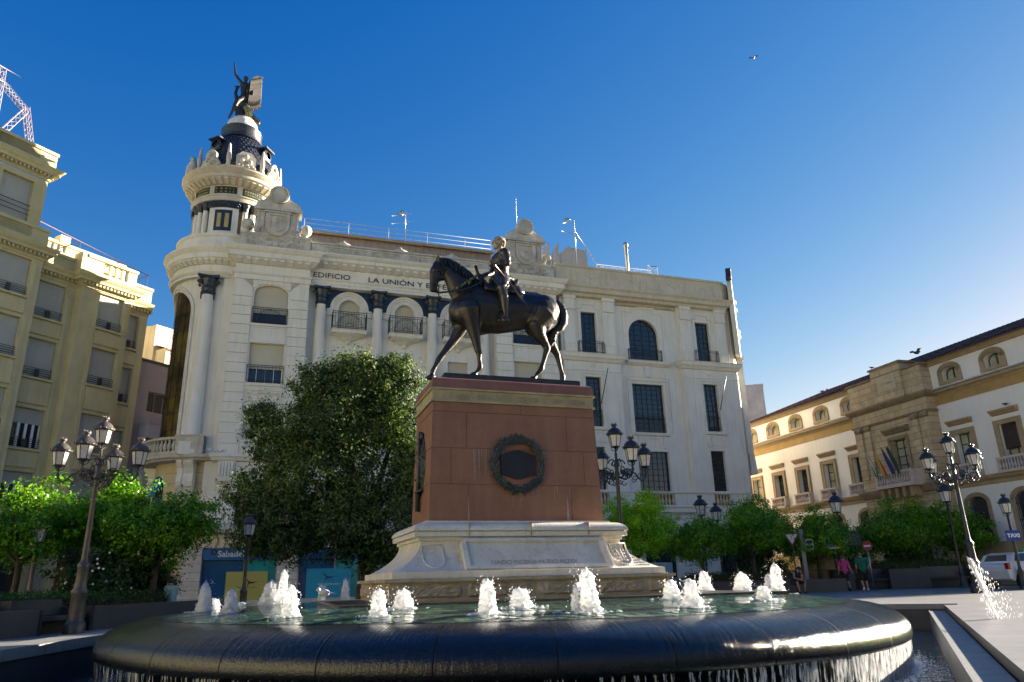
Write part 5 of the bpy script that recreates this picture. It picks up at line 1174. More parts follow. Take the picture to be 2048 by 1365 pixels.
for q in range(4):
    cylbox(b, 10+90*q-24, 10+90*q+24, 2.1, 2.56, 24.72, 25.2)
    for i in range(26): b.ball(pol(2.57, 10+90*q-22+1.76*i, 24.95+.1*math.sin(i*2.1)), .07, 6, 4)
b.build('black_relief_band', M['blackcap'], bA, fix=False)
b = MB(); ring(b, [(2.0,25.2),(2.66,25.2),(2.66,25.5),(2.72,25.54),(2.72,25.62),(2.58,25.66),(2.58,26.32),(2.72,26.36)]); ring(b, [(2.5,26.3),(2.7,26.4),(3.2,26.7),(3.22,26.72),(3.22,26.92),(3.32,27.02),(3.45,27.2),(3.45,27.28),(2.3,27.4)])
for k in range(44):
    d = 8.18*k; a = R(-90-d); ex, ey = math.cos(a), math.sin(a); tx, ty = -ey, ex; v = []
    for rr_, z in ((2.56, 26.32), (2.72, 26.32), (3.1, 26.56), (3.1, 26.72), (2.56, 26.72)):
        for sg in (-1, 1): v.append((TX+rr_*ex+sg*.12*tx, TY+rr_*ey+sg*.12*ty, z))
    b.add(v, [(0,2,4,6,8), (1,9,7,5,3), (0,1,3,2), (2,3,5,4), (4,5,7,6)])
b.build('upper_cornice', nmat('weathered_cream_cornice', (.60,.55,.44), (.48,.42,.32), 1, .85, .2, 30, streak=.5, scol=(.2,.17,.12), stain=.35), bA)
for k in range(9):
    c0 = 10+40*k
    b = MB(); cylbox(b, c0-16, c0+16, 2.5, 2.60, 25.72, 26.24, 8); tb = b.build('tile_frame', M['darkblue'], bA)
    b = MB(); cylbox(b, c0-14.3, c0+14.3, 2.55, 2.612, 25.80, 26.16, 8); b.build('tile_panel', M['mosaic'], tb)
# crest with cartouches and obelisks
b = MB(); ring(b, [(2.95,27.3),(2.95,27.6),(3.0,27.64),(2.7,27.7)], 64)
for k in range(8):
    d = 32+45*k; a = R(-90-d); e = Vector((math.cos(a), math.sin(a), 0)); tg = Vector((-e.y, e.x, 0)); c = Vector(pol(2.86, d, 27.6))
    pr = [(-.72, 0), (.72, 0), (.62, .35), (.42, .55), (.4, .95), (.2, 1.2), (0, 1.3), (-.2, 1.2), (-.4, .95), (-.42, .55), (-.62, .35)]
    if k % 2: pr = [(-.62, 0), (.62, 0), (.62, .85), (.45, 1.0), (.3, 1.2), (-.3, 1.2), (-.45, 1.0), (-.62, .85)]
    v = [c+tg*x+Vector((0, 0, z))+e*.1 for x, z in pr]+[c+tg*x+Vector((0, 0, z))-e*.1 for x, z in pr]; n_ = len(pr)
    b.add(v, [tuple(range(n_)), tuple(reversed(range(n_, 2*n_)))]+[(i, n_+i, n_+(i+1) % n_, (i+1) % n_) for i in range(n_)])
    for sg in (-1, 1): b.ball(c+tg*.26*sg+Vector((0, 0, .45))+e*.1, .17, 10, 6, (1, 1, 1))
    b.ball(c+Vector((0, 0, .85))+e*.1, .16, 10, 6)
    rr = random.Random(k)
    for i in range(14): b.ball(c+tg*rr.uniform(-.6, .6)+Vector((0, 0, rr.uniform(.05, .5)))+e*.12, .08, 6, 4)
for k in range(8):
    d = 54+45*k; c = pol(2.86, d); b.lathe([(.16,27.6),(.16,27.8),(.12,27.85),(.15,28.05),(.16,28.3),(.08,29.25),(.01,29.38)], (c[0],c[1],0), 8)
b.build('roof_crest', M['weathered'], bA)
sgp = MB(); c = Vector(pol(3.0, 88, 27.5))   # seated figure group on the left
limb(sgp, [c, c+Vector((0, 0, 1.1)), c+Vector((.05, 0, 1.5))], [.38, .33, .2], 8); sgp.ball(c+Vector((.05, 0, 1.8)), .2, 8, 6); limb(sgp, [c+Vector((0, -.2, 1.2)), c+Vector((-.1, -.5, .7)), c+Vector((0, -.4, .3))], [.16, .14, .12], 8)
c = Vector(pol(3.0, 68, 27.5)); limb(sgp, [c, c+Vector((0, 0, .7)), c+Vector((.0, 0, .95))], [.4, .3, .16], 8); sgp.ball(c+Vector((0, 0, 1.15)), .16, 8, 6)
remesh(sgp, 'seated_figures', M['weathered'], bA, .06, 1)
# dome
b = MB(); dp = []
for i in range(15): t = i/14; dp.append((1.22+1.25*(1-t**1.7)**.75+.0, 27.5+3.6*t))
ring(b, dp, 72); dome = b.build('dome', None or M['slate'], bA, fix=False)
b = MB()
for j in range(1, 15):   # overlapping slate courses
    t0, t1 = (j-1)/14, j/14
    for i in range(44):
        d = 360*(i+.5*(j % 2))/44; r0 = 1.22+1.25*(1-t0**1.7)**.75; r1 = 1.22+1.25*(1-t1**1.7)**.75; w_ = 360/44*.46; z0, z1 = 27.5+3.6*t0, 27.5+3.6*t1
        b.add([pol(r0+.045, d-w_, z0+.06), pol(r0+.045, d, z0-.03), pol(r0+.045, d+w_, z0+.06), pol(r1+.012, d+w_, z1+.03), pol(r1+.012, d-w_, z1+.03)], [(0,1,2,3,4)])
b.build('slates', nmat('glazed_slates', (.06,.065,.08), (.02,.022,.03), 9, .32, .2, 30), dome, fix=False)
b = MB(); ring(b, [(1.2,31.0),(1.42,31.05),(1.42,31.25),(1.34,31.3),(1.38,31.5),(1.32,31.55),(1.40,31.9),(1.34,32.0),(1.28,32.05),(.9,32.1)], 48); b.build('dome_ring', M['blackcap'], bA, fix=False)
b = MB(); ring(b, [(1.12,32.05),(1.10,32.3),(1.0,32.65),(.78,32.98),(.45,33.18),(.02,33.25)], 40); b.build('dome_cap', M['white_stone'], bA, fix=False)
for dg in (40, -58, 130):
    c = Vector(pol(1.95, dg, 29.75)); a = R(-90-dg); e = Vector((math.cos(a), math.sin(a), 0)); tg = Vector((-e.y, e.x, 0)); b = MB()
    for dep0, dep1, sc in ((-.5, .32, 1.0),):
        pr = [(.36*math.cos(t_), .36*math.sin(t_)) for t_ in [2*PI*i/16 for i in range(16)]]
        v = [c+tg*x+Vector((0,0,z))+e*dep1 for x, z in pr]+[c+tg*x+Vector((0,0,z))+e*dep0 for x, z in pr]; b.add(v, [(i, 16+i, 16+(i+1) % 16, (i+1) % 16) for i in range(16)])
        v = [c+tg*x*1.25+Vector((0,0,z*1.25))+e*dep1 for x, z in pr]+[c+tg*x*.72+Vector((0,0,z*.72))+e*(dep1+.06) for x, z in pr]; b.add(v, [(i, 16+i, 16+(i+1) % 16, (i+1) % 16) for i in range(16)])
        v = [c+tg*x*.75+Vector((0,0,z*.75))+e*(dep1-.1) for x, z in pr]; b.add(v, [tuple(range(16))])
        b.obox(c+Vector((0,0,.42))+e*.1, tg*.5, e*.42, (0,0,.05)); b.ball(c+Vector((0,0,.56))+e*.3, .12, 6, 5); b.obox(c-Vector((0,0,.42))+e*.05, tg*.42, e*.3, (0,0,.06))
    b.build('dormer', M['blackcap'], dome, fix=False)
# tower below the balcony
b = MB(); cyl_wall(b, 2.8, 4.4, 8.05, -60, 200, [(60, 12.5, 4.7, 7.3, .6), (110, 12.5, 4.7, 7.3, .6)], 70, .3)
cyl_wall(b, 3.0, GZ, 3.9, -60, 200, [(62, 12, .3, 3.0, 0), (100, 12, .3, 3.0, 0)], 70, .3); b.build('tower_lower_wall', nmat('warm_cream_plaster', (.60,.50,.31), (.52,.43,.26), .8, .85, .15, 30, streak=.25, scol=(.38,.3,.18)), bA, fix=False)
b = MB()
for z in (5.0, 5.6, 6.2, 6.8, 7.4):
    for d0_, d1_ in ((-20, 10), (24, 46), (74, 96)): b.tube([pol(2.805, d, z) for d in [d0_+(d1_-d0_)*i/8 for i in range(9)]], .014, 4, False)
for z in (.7, 1.15, 1.6, 2.05, 2.5, 2.95, 3.4): b.tube([pol(3.002, d, z) for d in range(-30, 48, 6)], .012, 4, False)
b.build('joint', M['groove'], bA, fix=False)
b = MB(); vs = [pol(2.55, d, z) for z in (4.4, 7.5) for d in range(30, 130, 4)]; n_ = 25; b.add(vs, [(i, i+1, n_+i+1, n_+i) for i in range(n_-1)], True); b.build('green_glass', M['teal'], bA, fix=False)
b = MB(); vs = []
for k in range(9):
    t = k/8; 
    for i in range(9): d = 48+24*i/8; u_ = (d-60)/12; zt_ = 6.7+.62*math.sqrt(max(0, 1-u_*u_)); rr_ = 2.86+.42*math.sin(PI/2*(1-t)); vs.append(pol(rr_, d, 6.25+(zt_-6.25)*t))
b.add(vs, [(j*9+i, j*9+i+1, (j+1)*9+i+1, (j+1)*9+i) for j in range(8) for i in range(8)], True); b.add([pol(3.28, 48+24*i/8, z) for z in (6.05, 6.25) for i in range(9)], [(i, i+1, 10+i, 9+i) for i in range(8)], True)
aw = b.build('awning', M['awning'], bA, fix=False)
pa = pol(3.29, 60, 6.32); text_mesh('lettering', 'Sabadell', .2, M['white'], aw, pa, (PI/2, 0, R(-60)), .006, 'CENTER')
b = MB(); vs = [pol(2.86, 50+24*i/8, z) for z in (.3, 3.0) for i in range(9)]; b.add(vs, [(i, i+1, 10+i, 9+i) for i in range(8)], True)
lt = b.build('dark_backing', M['black'], bA, fix=False)
b = MB()
for d in [50+1.85*i for i in range(14)]: b.tube([pol(2.95, d, .3), pol(2.95, d, 3.0)], .022, 4, False)
for z in [.3+.135*i for i in range(21)]: b.tube([pol(2.95, d, z) for d in (50, 56, 62, 68, 74)], .022, 4, False)
b.build('white_lattice', M['white'], bA, fix=False)
for dg in (16, 104):
    c = Vector(pol(2.8, dg, 0)); a = R(-90-dg); e = Vector((math.cos(a), math.sin(a), 0)); tg = Vector((-e.y, e.x, 0)); b = MB()
    pr = [(0,5.0),(.14,5.0),(.18,5.2),(.14,5.3),(.16,5.9),(.14,6.3),(.22,6.35),(.3,6.5),(.42,6.6),(.5,6.85),(.48,7.1),(.42,7.3),(.5,7.6),(.62,7.75),(.72,7.9),(.72,8.02),(0,8.02)]
    for w0, w1, s_ in ((-.46, -.16, 1), (-.16, .16, .86), (.16, .46, 1)):
        n_ = len(pr); v = [c+e*(o_*s_)+tg*w0+Vector((0,0,z)) for o_, z in pr]+[c+e*(o_*s_)+tg*w1+Vector((0,0,z)) for o_, z in pr]
        b.add(v, [tuple(range(n_)), tuple(reversed(range(n_, 2*n_)))]+[(i, n_+i, n_+i+1, i+1) for i in range(n_-1)])
    rr = random.Random(dg)
    for i in range(26): q = c+e*.17+tg*rr.uniform(-.34, .34)+Vector((0,0,rr.uniform(5.35, 6.25))); b.ball(q, .06, 6, 5)
    b.build('console', M['white_stone'], bA)
b = MB(); ring(b, [(2.75,8.0),(3.5,8.02),(3.56,8.1),(3.72,8.16),(3.72,8.34),(3.62,8.38),(2.8,8.4)], 72); b.v = [p for p in b.v]
bl = b.build('tower_balcony', nmat('lichened_balcony_stone', (.58,.54,.44), (.45,.41,.33), 2, .88, .4, 25, streak=.6, scol=(.13,.11,.08), stain=.5), bA, fix=False)
m_bl = bl.data.materials[0]
b = MB()
for k in range(26):
    d = 28+4.6*k; p_ = pol(3.52, d); b.lathe([(.11,8.5),(.11,8.56),(.06,8.6),(.08,8.64),(.125,8.8),(.1,8.95),(.055,9.08),(.07,9.18),(.1,9.22)], (p_[0],p_[1],0), 8)
cylbox(b, 25, 150, 3.38, 3.66, 8.38, 8.5, 30); cylbox(b, 25, 150, 3.38, 3.68, 9.22, 9.36, 30); cylbox(b, 1, 25, 3.2, 3.68, 8.38, 9.36, 6); cylbox(b, 0, 26, 3.15, 3.74, 9.36, 9.44, 6); cylbox(b, 5, 21, 3.6, 3.72, 8.6, 9.2, 4)
b.build('balustrade', m_bl, bl, fix=False)
b = MB(); ring(b, [(2.9,3.86),(3.9,3.88),(3.94,4.0),(4.02,4.08),(4.02,4.34),(3.85,4.38),(2.8,4.46)], 72); b.build('tower_canopy', bpy.data.materials['weathered_white_canopy'], bA, fix=False)
b = MB(); b.box(-2.0, -1.3, -.2, 1.2, GZ, 21.3); b.build('recess_wall', M['cream'], bA)
# statue on the dome
gs = empty('winged_figure_statue', (0, 0, 0), A18, 'dark bronze youth with raised arm riding a great bird, standing on the tower dome', 'statue')
gs.location = Matrix.Rotation(A18, 4, 'Z') @ Vector((TX, TY, 33.0)) + Vector(A0)
g = MB()
def q3(l): return [Vector(p) for p in l]
limb(g, q3([(-.34,0,3.17), (-.62,-.05,3.5), (-.85,-.05,3.82), (-.93,-.05,4.3), (-.98,-.05,4.6)]), [.15,.12,.10,.075,.06], 8)
limb(g, q3([(-.98,-.05,4.6), (-1.0,-.05,4.86)]), [.07,.05], 8)
g.ball((-.11,-.05,3.62), .20, 10, 8, (.95, .95, 1.15)); limb(g, q3([(-.12,0,3.4), (-.1,0,3.2)]), [.1,.12], 8)
limb(g, q3([(-.13,0,3.05), (-.16,0,2.6), (-.13,0,2.15), (-.1,0,1.9)]), [.30,.25,.24,.28], 10); g.ball((-.33,0,3.12), .16, 8, 6); g.ball((.12,0,3.1), .17, 8, 6)
limb(g, q3([(.15,0,3.1), (.4,-.05,2.7), (.45,-.2,2.3)]), [.13,.11,.09], 8)
limb(g, q3([(-.2,-.1,1.9), (-.5,-.3,1.5), (-.66,-.25,1.0), (-.80,-.2,.5), (-.98,-.15,.02)]), [.24,.19,.15,.1,.07], 10)
limb(g, q3([(0,.1,1.9), (-.4,-.1,1.35), (-.46,-.1,.9), (-.5,-.1,.35)]), [.24,.17,.13,.09], 10)
limb(g, q3([(-.45,.1,1.6), (-.62,.1,1.95), (-.72,.05,2.3), (-.68,.05,2.62), (-.62,.05,2.85)]), [.25,.17,.12,.11,.13], 8); limb(g, q3([(-.68,.05,2.9), (-.92,.02,2.86)]), [.09,.02], 6); limb(g, q3([(-.55,.05,2.95), (-.4,.05,3.0)]), [.06,.02], 6)
limb(g, q3([(-.35,.1,1.5), (0,.15,1.35), (.2,.2,1.0)]), [.38,.40,.22], 10); limb(g, q3([(-.2,.0,1.0), (-.1,0,.4)]), [.22,.3], 8); limb(g, q3([(.1,.1,.9), (.2,.1,.35)]), [.2,.25], 8)
limb(g, q3([(.25,.3,.95), (.6,.45,.7), (.95,.55,.42)]), [.16,.2,.2], 8)
remesh(g, 'figure', M['bronze'], gs, .045, 2)
def wing(name, pts, y0, y1, curve):
    b = MB(); n_ = len(pts); cxm = .45; vs = []
    for y in (0, .08): vs += [(x, y0+(y1-y0)*((x-.1)/1.0)+curve*math.sin(z*1.4)+y, z) for x, z in pts]
    b.add(vs, [tuple(range(n_)), tuple(reversed(range(n_, 2*n_)))]+[(i, n_+i, n_+(i+1) % n_, (i+1) % n_) for i in range(n_)])
    for i in range(13):   # flight feathers as ribs
        t = i/12; top = Vector((.25+.7*t, 0, 3.5+.6*t)); bot = Vector((.2+.8*t, 0, 1.35+.6*t*t)); 
        pts_ = [top.lerp(bot, k/5) for k in range(6)]
        for p in pts_: p.y = y0+(y1-y0)*((p.x-.1)/1.0)+curve*math.sin(p.z*1.4)-.02
        b.tube(pts_, [.03,.045,.05,.05,.04,.02], 5)
    return b.build(name, nmat('feathered_bronze', (.024,.018,.010), (.014,.011,.008), 8, .6, .5, 25, metal=.1), gs, fix=False)
wing('wing', [(.02,2.3),(.08,3.0),(.2,3.4),(.42,3.85),(.55,4.08),(.78,4.22),(1.04,4.32),(1.0,4.14),(.8,3.9),(.95,3.98),(1.04,3.9),(.98,3.7),(.88,3.5),(1.02,3.45),(.94,3.2),(.86,3.0),(1.02,2.9),(.95,2.65),(.93,2.5),(1.1,2.35),(1.0,2.1),(.93,2.0),(1.08,1.85),(.95,1.65),(.86,1.6),(.92,1.38),(.74,1.35),(.68,1.42),(.6,1.15),(.5,1.3),(.38,1.12),(.28,1.42),(.1,1.8)], -.25, .35, .06)
wing('wing', [(-.25,2.3),(-.2,2.9),(.0,3.3),(.3,3.7),(.55,3.9),(.8,3.95),(.9,3.4),(.9,2.6),(.85,2.0),(.6,1.6),(.2,1.6),(-.1,1.9)], .35, 1.0, .06)
b = MB(); rr = random.Random(6)
for i in range(60): c = Vector((.25+rr.uniform(-.25, .25), -.1+rr.uniform(-.2, .3), .35+rr.random()*.75)); b.obox(c, (.09, 0, .03), (0, .03, 0), (-.02, 0, .09))
b.build('laurel_clump', nmat('gilded_verdigris', (.30,.28,.16), (.16,.17,.10), 9, .5), gs, fix=False)
b = MB(); vs = [(.3,.35,.95),(.6,.3,1.0),(1.12,.55,.62),(1.0,.6,.3),(.8,.6,.12),(.55,.5,.3)]; n_ = 6
b.add(vs+[(x, y+.08, z-.04) for x, y, z in vs], [tuple(range(6)), tuple(reversed(range(6, 12)))]+[(i, 6+i, 6+(i+1) % 6, (i+1) % 6) for i in range(6)]); b.build('tail', M['bronze'], gs)

# ------------------------------------------------------------------ plain cream building to its right
bR = empty('office_building', A0, A18, 'plain cream building with black multi-pane windows and an arched window, right of the towered one', 'building')
bays = [(20.6, 25.0), (30.15, 34.75)]; yb = -.45
mid_ops = [(26.08, 28.52, 16.25, 19.4, 1.22), (26.05, 28.57, 10.82, 14.38), (26.1, 28.55, 6.62, 9.47), (26.1, 28.5, .5, 3.6)]
b = MB(); wall(b, 25.0, 30.15, GZ, 20.6, 0, mid_ops, .4)
SB = [(20.6, 25.0, 22.8), (30.15, 34.75, 32.3)]
for x0, x1, xw in SB:
    ops = [(xw-.6, xw+.6, 16.4, 19.5), (xw-.6, xw+.6, 11.0, 14.55), (xw-.58, xw+.58, 6.7, 9.58), (xw-.7, xw+.7, .4, 3.6)]
    wall(b, x0, x1, GZ, 15.9, yb, [o_ for o_ in ops if o_[3] < 15.9], .45); wall(b, x0, x1, 15.9, 20.6, yb+.25, [ops[0]], .4)
    b.box(x0-.001, x0+.001, yb, 0, GZ, 15.9); b.box(x1-.001, x1+.001, yb, 0, GZ, 15.9); b.box(x0-.001, x0+.001, yb+.25, 0, 15.9, 20.6); b.box(x1-.001, x1+.001, yb+.25, 0, 15.9, 20.6)
b.build('facade_wall', M['cream'], bR, fix=False)
b = MB()
for x0, x1, xw in SB:
    c = MB(); c.xprofile([(0, 15.62), (.1, 15.66), (.22, 15.84), (.3, 15.9), (.34, 16.12), (.4, 16.2), (0, 16.26)], x0, x1, .4, .4); b.add([(x, y+yb, z) for x, y, z in c.v], c.f)
    b.box(x0-.02, x1+.02, yb-.05, yb+.02, 14.95, 15.08)
    c = MB(); c.xprofile([(0, 10.72), (.14, 10.76), (.18, 10.9), (0, 10.94)], xw-.95, xw+.95); b.add([(x, y+yb, z) for x, y, z in c.v], c.f)
    for sg in (-1, 1): b.box(xw+sg*.62-.11, xw+sg*.62+.11, yb-.12, yb+.01, 9.85, 10.7)
    frame(b, xw-.42, xw+.42, 9.95, 10.6, yb, .06, .04); frame(b, xw-.85, xw+.85, 10.95, 14.9, yb, .16, .05) if 0 else None
    b.strip([(xw-.82, 11.0), (xw-.82, 14.8), (xw+.82, 14.8), (xw+.82, 11.0)], .08, yb-.06, yb+.01)
    b.lathe([(.24, 0), (.26, .03), (.2, .06), (.05, .09)], (0, 0, 0), 16) if 0 else b.ball((xw, yb, 15.4), .2, 14, 8, (1, .3, 1)); b.ball((xw, yb-.04, 15.4), .1, 10, 6, (1, .4, 1))
    for sg in (-1, 1):   # upper pilasters with slotted heads and plinth blocks
        xa = xw+sg*1.55; b.box(xa-.46, xa+.46, yb+.12, yb+.27, 17.0, 20.5); b.box(xa-.42, xa+.42, yb+.0, yb+.2, 19.55, 20.45); b.box(xa-.5, xa+.5, yb-.06, yb+.2, 20.35, 20.6); b.box(xa-.46, xa+.46, yb-.02, yb+.25, 16.24, 17.05); frame(b, xa-.36, xa+.36, 16.4, 16.95, yb-.02, .05, .03)
    b.strip([(xw-.8, 16.4), (xw-.8, 19.75), (xw-.55, 19.75), (xw-.5, 20.1), (xw+.5, 20.1), (xw+.55, 19.75), (xw+.8, 19.75), (xw+.8, 16.4)], .09, yb+.2, yb+.26)
c = MB(); c.xprofile([(0, 15.72), (.1, 15.76), (.3, 15.92), (.34, 16.08), (0, 16.14)], 25.7, 29.25, 0, 0); b.add(c.v, c.f)
b.box(27.08, 27.52, -.16, .01, 14.9, 15.7); b.box(27.14, 27.46, -.2, 0, 15.0, 15.6)
b.strip([(25.75, 10.8), (25.75, 14.68), (28.87, 14.68), (28.87, 10.8)], .14, -.08, .01); b.strip([(25.55, 10.8), (25.55, 14.9), (29.07, 14.9), (29.07, 10.8)], .05, -.04, .01)
b.strip([(25.65, 16.3), (25.65, 19.9), (26.4, 19.9), (26.4, 20.2), (28.2, 20.2), (28.2, 19.9), (28.95, 19.9), (28.95, 16.3)], .07, -.05, .01)
c = MB(); c.xprofile([(0, 10.55), (.14, 10.6), (.18, 10.76), (0, 10.8)], 25.9, 28.7); b.add(c.v, c.f)
for x in (26.3, 28.3): b.box(x-.13, x+.13, -.13, .01, 9.72, 10.54)
frame(b, 26.7, 27.9, 9.8, 10.45, 0, .07, .04)
b.build('mouldings', M['cream'], bR)
b = MB(); 
c = MB(); c.xprofile([(0, 20.55), (.2, 20.6), (.26, 20.78), (.45, 20.86), (.5, 21.1), (.62, 21.24), (.62, 21.32), (0, 21.4)], 20.3, 34.25, 0, .5); b.add([(x, y-.3, z) for x, y, z in c.v], c.f)
c = MB(); c.xprofile([(0, 21.4), (.12, 21.42), (.12, 22.85), (.2, 22.9), (.24, 23.02), (0, 23.06)], 20.3, 34.25, 0, .5); b.add([(x, y-.25, z) for x, y, z in c.v], c.f)
for x in (23.2, 26.8, 30.1, 33.0): b.strip([(x-.55, 22.35), (x, 22.05), (x+.55, 22.35)], .05, -.40, -.36)
for x in (21.6, 24.9, 28.3, 31.5, 34.0): b.strip([(x-.55, 22.7), (x-.55, 21.8), (x+.45, 21.8), (x+.45, 22.5)], .03, -.39, -.36)
for i in range(34): b.box(25.1+.15*i, 25.17+.15*i, -.12, .0, 20.3, 20.42) if not (11 < i < 22) else None
b.box(25.05, 30.1, -.1, 0, 20.42, 20.56)
b.build('attic_cornice', nmat('rain_streaked_cream', (.62,.56,.42), (.54,.48,.36), 1, .85, .15, 30, streak=.55, scol=(.25,.2,.12), stain=.1), bR)
b = MB(); c = MB(); c.xprofile([(0, 5.2), (.08, 5.22), (.08, 5.5), (.16, 5.56), (.16, 5.66), (0, 5.7)], 20.3, 34.25, 0, .5); b.add([(x, y+yb, z) for x, y, z in c.v], c.f); c = MB(); c.xprofile([(0, 6.5), (.08, 6.52), (.1, 6.62), (0, 6.64)], 20.3, 34.25, 0, .5); b.add([(x, y+yb, z) for x, y, z in c.v], c.f)
b.box(25.0, 26.1, yb, 0, 5.68, 6.52); b.box(28.5, 30.15, yb, 0, 5.68, 6.52); b.box(25.0, 30.15, yb, 0, 5.0, 5.22); b.box(25.0, 30.15, yb, -.1, 4.2, 5.2)
b.box(21.4, 34.6, yb-.03, yb+.02, 4.5, 4.53); b.box(21.4, 34.6, yb-.03, yb+.02, 4.1, 4.13)
b.build('string_course', M['cream'], bR)
b = MB(); balusters(b, 26.1, 28.5, 5.7, 6.5, yb+.14, 9, .11)
for xw in (22.8, 32.3): balusters(b, xw-.62, xw+.62, 5.7, 6.5, yb-.12, 5, .11)
b.build('balustrade', nmat('baluster_stone', (.60,.52,.38), (.45,.36,.22), 4, .85), bR, fix=False)
b = MB()
b.box(26.05, 28.55, -.38, -.30, 5.7, 6.5) if 0 else None
for xw in (22.8, 32.3): b.box(xw-.65, xw+.65, yb-.02, yb+.0, 5.7, 6.5)
b.box(26.1, 28.5, -.02, 0, 5.7, 6.5); b.build('balustrade_recess', nmat('ochre_recess', (.30,.19,.08), (.24,.15,.07), 3, .9), bR)
window(bR, 26.08, 28.52, 16.25, 19.4, .3, 1.22, 4, 8, 'blackiron', 'glass', t=.04); window(bR, 26.05, 28.57, 10.82, 14.38, .3, 0, 6, 10, 'blackiron', 'glass', t=.035); window(bR, 26.1, 28.55, 6.62, 9.47, .3, 0, 6, 7, 'blackiron', 'glass', t=.035)
for x0, x1, xw in SB:
    window(bR, xw-.6, xw+.6, 16.4, 19.5, yb+.25+.3, 0, 3, 8, 'blackiron', 'glass', t=.04); window(bR, xw-.6, xw+.6, 11.0, 14.55, yb+.32, 0, 3, 9, 'blackiron', 'glass', t=.035)
    window(bR, xw-.58, xw+.58, 6.7, 9.58, yb+.32, 0, 3, 7, 'blackiron', 'glass', t=.035)
    b = MB()
    for z in [8.9+.09*i for i in range(7)]: b.box(xw-.55, xw+.55, yb+.22, yb+.3, z, z+.05)
    b.build('louvre', M['blackiron'], bR)
    window(bR, xw-.7, xw+.7, .4, 3.6, yb+.32, 0, 2, 3)
    iron_railing(bR, xw-.95, xw+.95, 16.28, 17.15, yb-.1, .3, False, False, .17)
iron_railing(bR, 25.95, 28.65, 16.16, 17.0, -.12, .12, False, False, .16)
for xa, xb, z0, z1, y in ((26.1, 28.5, 10.85, 11.9, .05), (22.25, 23.35, 11.05, 12.0, yb+.05), (31.75, 32.85, 11.05, 12.0, yb+.05)):
    b = MB(); n_ = int((xb-xa)/.12)
    for i in range(n_+1): b.tube([(xa+(xb-xa)*i/n_, y, z0), (xa+(xb-xa)*i/n_, y, z1)], .014, 4, False)
    b.tube([(xa, y, z1), (xb, y, z1)], .025, 4, False); b.tube([(xa, y, z1+.12), (xb, y, z1+.12)], .018, 4, False); b.build('window_grille', M['blackiron'], bR, fix=False)
for x in (23.5, 33.1): b = MB(); b.tube([(x-.25, yb-.1, 12.6), (x+.05, yb-.9, 15.0)], .03, 6); b.build('flagpole', M['blackiron'], bR)
window(bR, 26.1, 28.5, .5, 3.6, .3, 0, 2, 2)
b = MB(); b.box(26.35, 28.1, .1, .14, .55, 1.95); no = b.build('shop_notice', nmat('pale_blue_notice', (.30,.42,.46), (.28,.40,.44), 2, .4), bR)
text_mesh('lettering', 'Bienvenidos a la plaza\nabierto de lunes\na sabado', .12, M['white'], no, (27.2, .09, 1.6), (PI/2, 0, 0), .003, 'CENTER')
b = MB(); b.box(21.0, 34.9, yb-.12, 0, GZ, .95); b.build('granite_plinth', M['curb'], bR)
# rounded right corner and side wall lit by the sun
b = MB(); cc = (34.6, 1.2); n_ = 14; z0, z1 = GZ, 23.0
prs = [(cc[0]+1.35*math.sin(a), cc[1]-1.45*math.cos(a)) for a in [PI/2*i/n_ for i in range(n_+1)]]
prs = [(34.6, -.2)]+prs[1:]+[(35.95, 13.0)]
prs = [(x-.25, y) for x, y in prs]; vs = [(x, y, z) for z in (z0, z1) for x, y in prs]; k = len(prs); b.add(vs, [(i, i+1, k+i+1, k+i) for i in range(k-1)], True)
b.box(20.3, 34.4, .6, 13, GZ, 22.9); b.box(21, 35.6, 1.3, 13, 22.7, 22.95)
b.build('side_wall', nmat('white_side_plaster', (.56,.50,.40), (.48,.43,.33), .8, .85, .2, 18, streak=.25, scol=(.45,.38,.26)), bR, fix=False)
b = MB()
for z, o_ in ((5.5, .12), (5.62, .18), (6.55, .1)): b.tube([(cc[0]+(1.35+o_*.5)*math.sin(a), cc[1]-(1.45+o_*.5)*math.cos(a), z) for a in [PI/2*i/12 for i in range(13)]], .05, 6)
sc_ = MB(); sc_.poly([(34.4,17.0),(34.4,22.6),(34.62,23.4),(34.75,24.0),(35.0,24.35),(35.25,24.25),(35.3,23.8),(35.2,23.3),(35.22,22.7),(35.35,22.0),(35.5,21.0),(35.8,19.9),(36.0,19.1),(36.05,18.6),(35.8,18.3),(35.75,17.6),(35.9,17.2),(35.85,17.0)], 0, .35); CF, SF = math.cos(R(52)), math.sin(R(52))
b.add([(35.5+((x-34.4)*1.55-1.25)*.62-(y-.3)*.79, .28+((x-34.4)*1.55-1.25)*.79+(y-.3)*.62, z) for x, y, z in sc_.v], sc_.f)
b.box(35.45, 35.95, .3, 1.5, 9.5, 17.05); b.box(35.4, 36.05, .2, 1.6, 16.9, 17.2); b.box(35.4, 36.05, .2, 1.6, 8.1, 8.35); b.poly([(35.5, 8.35), (36.05, 8.35), (35.95, 9.6), (35.5, 9.6)], .25, 1.55)
for z, x in ((21.6, 35.2), (21.0, 35.3), (19.0, 35.8), (19.3, 35.6)): b.ball((35.5+((x-34.4)*1.55-1.25)*.62+.25, .28+((x-34.4)*1.55-1.25)*.79-.2, z), .2, 10, 8, (.8, .6, 1.2))
b.build('scroll_buttress', M['white_stone'], bR)
b = MB(); cpq = MB(); pr = [(34.66,23.4),(34.79,24.0),(35.02,24.36),(35.25,24.27),(35.28,24.36),(35.0,24.5),(34.68,24.1),(34.5,23.5),(34.05,23.15),(34.05,23.0),(34.4,23.05)]; cpq.poly(pr, 0, .42); b.add([(35.5+((x-34.4)*1.55-1.25)*.62-(y-.36)*.79, .28+((x-34.4)*1.55-1.25)*.79+(y-.36)*.62, z) for x, y, z in cpq.v], cpq.f); b.build('scroll_capping', M['brownwood'], bR)
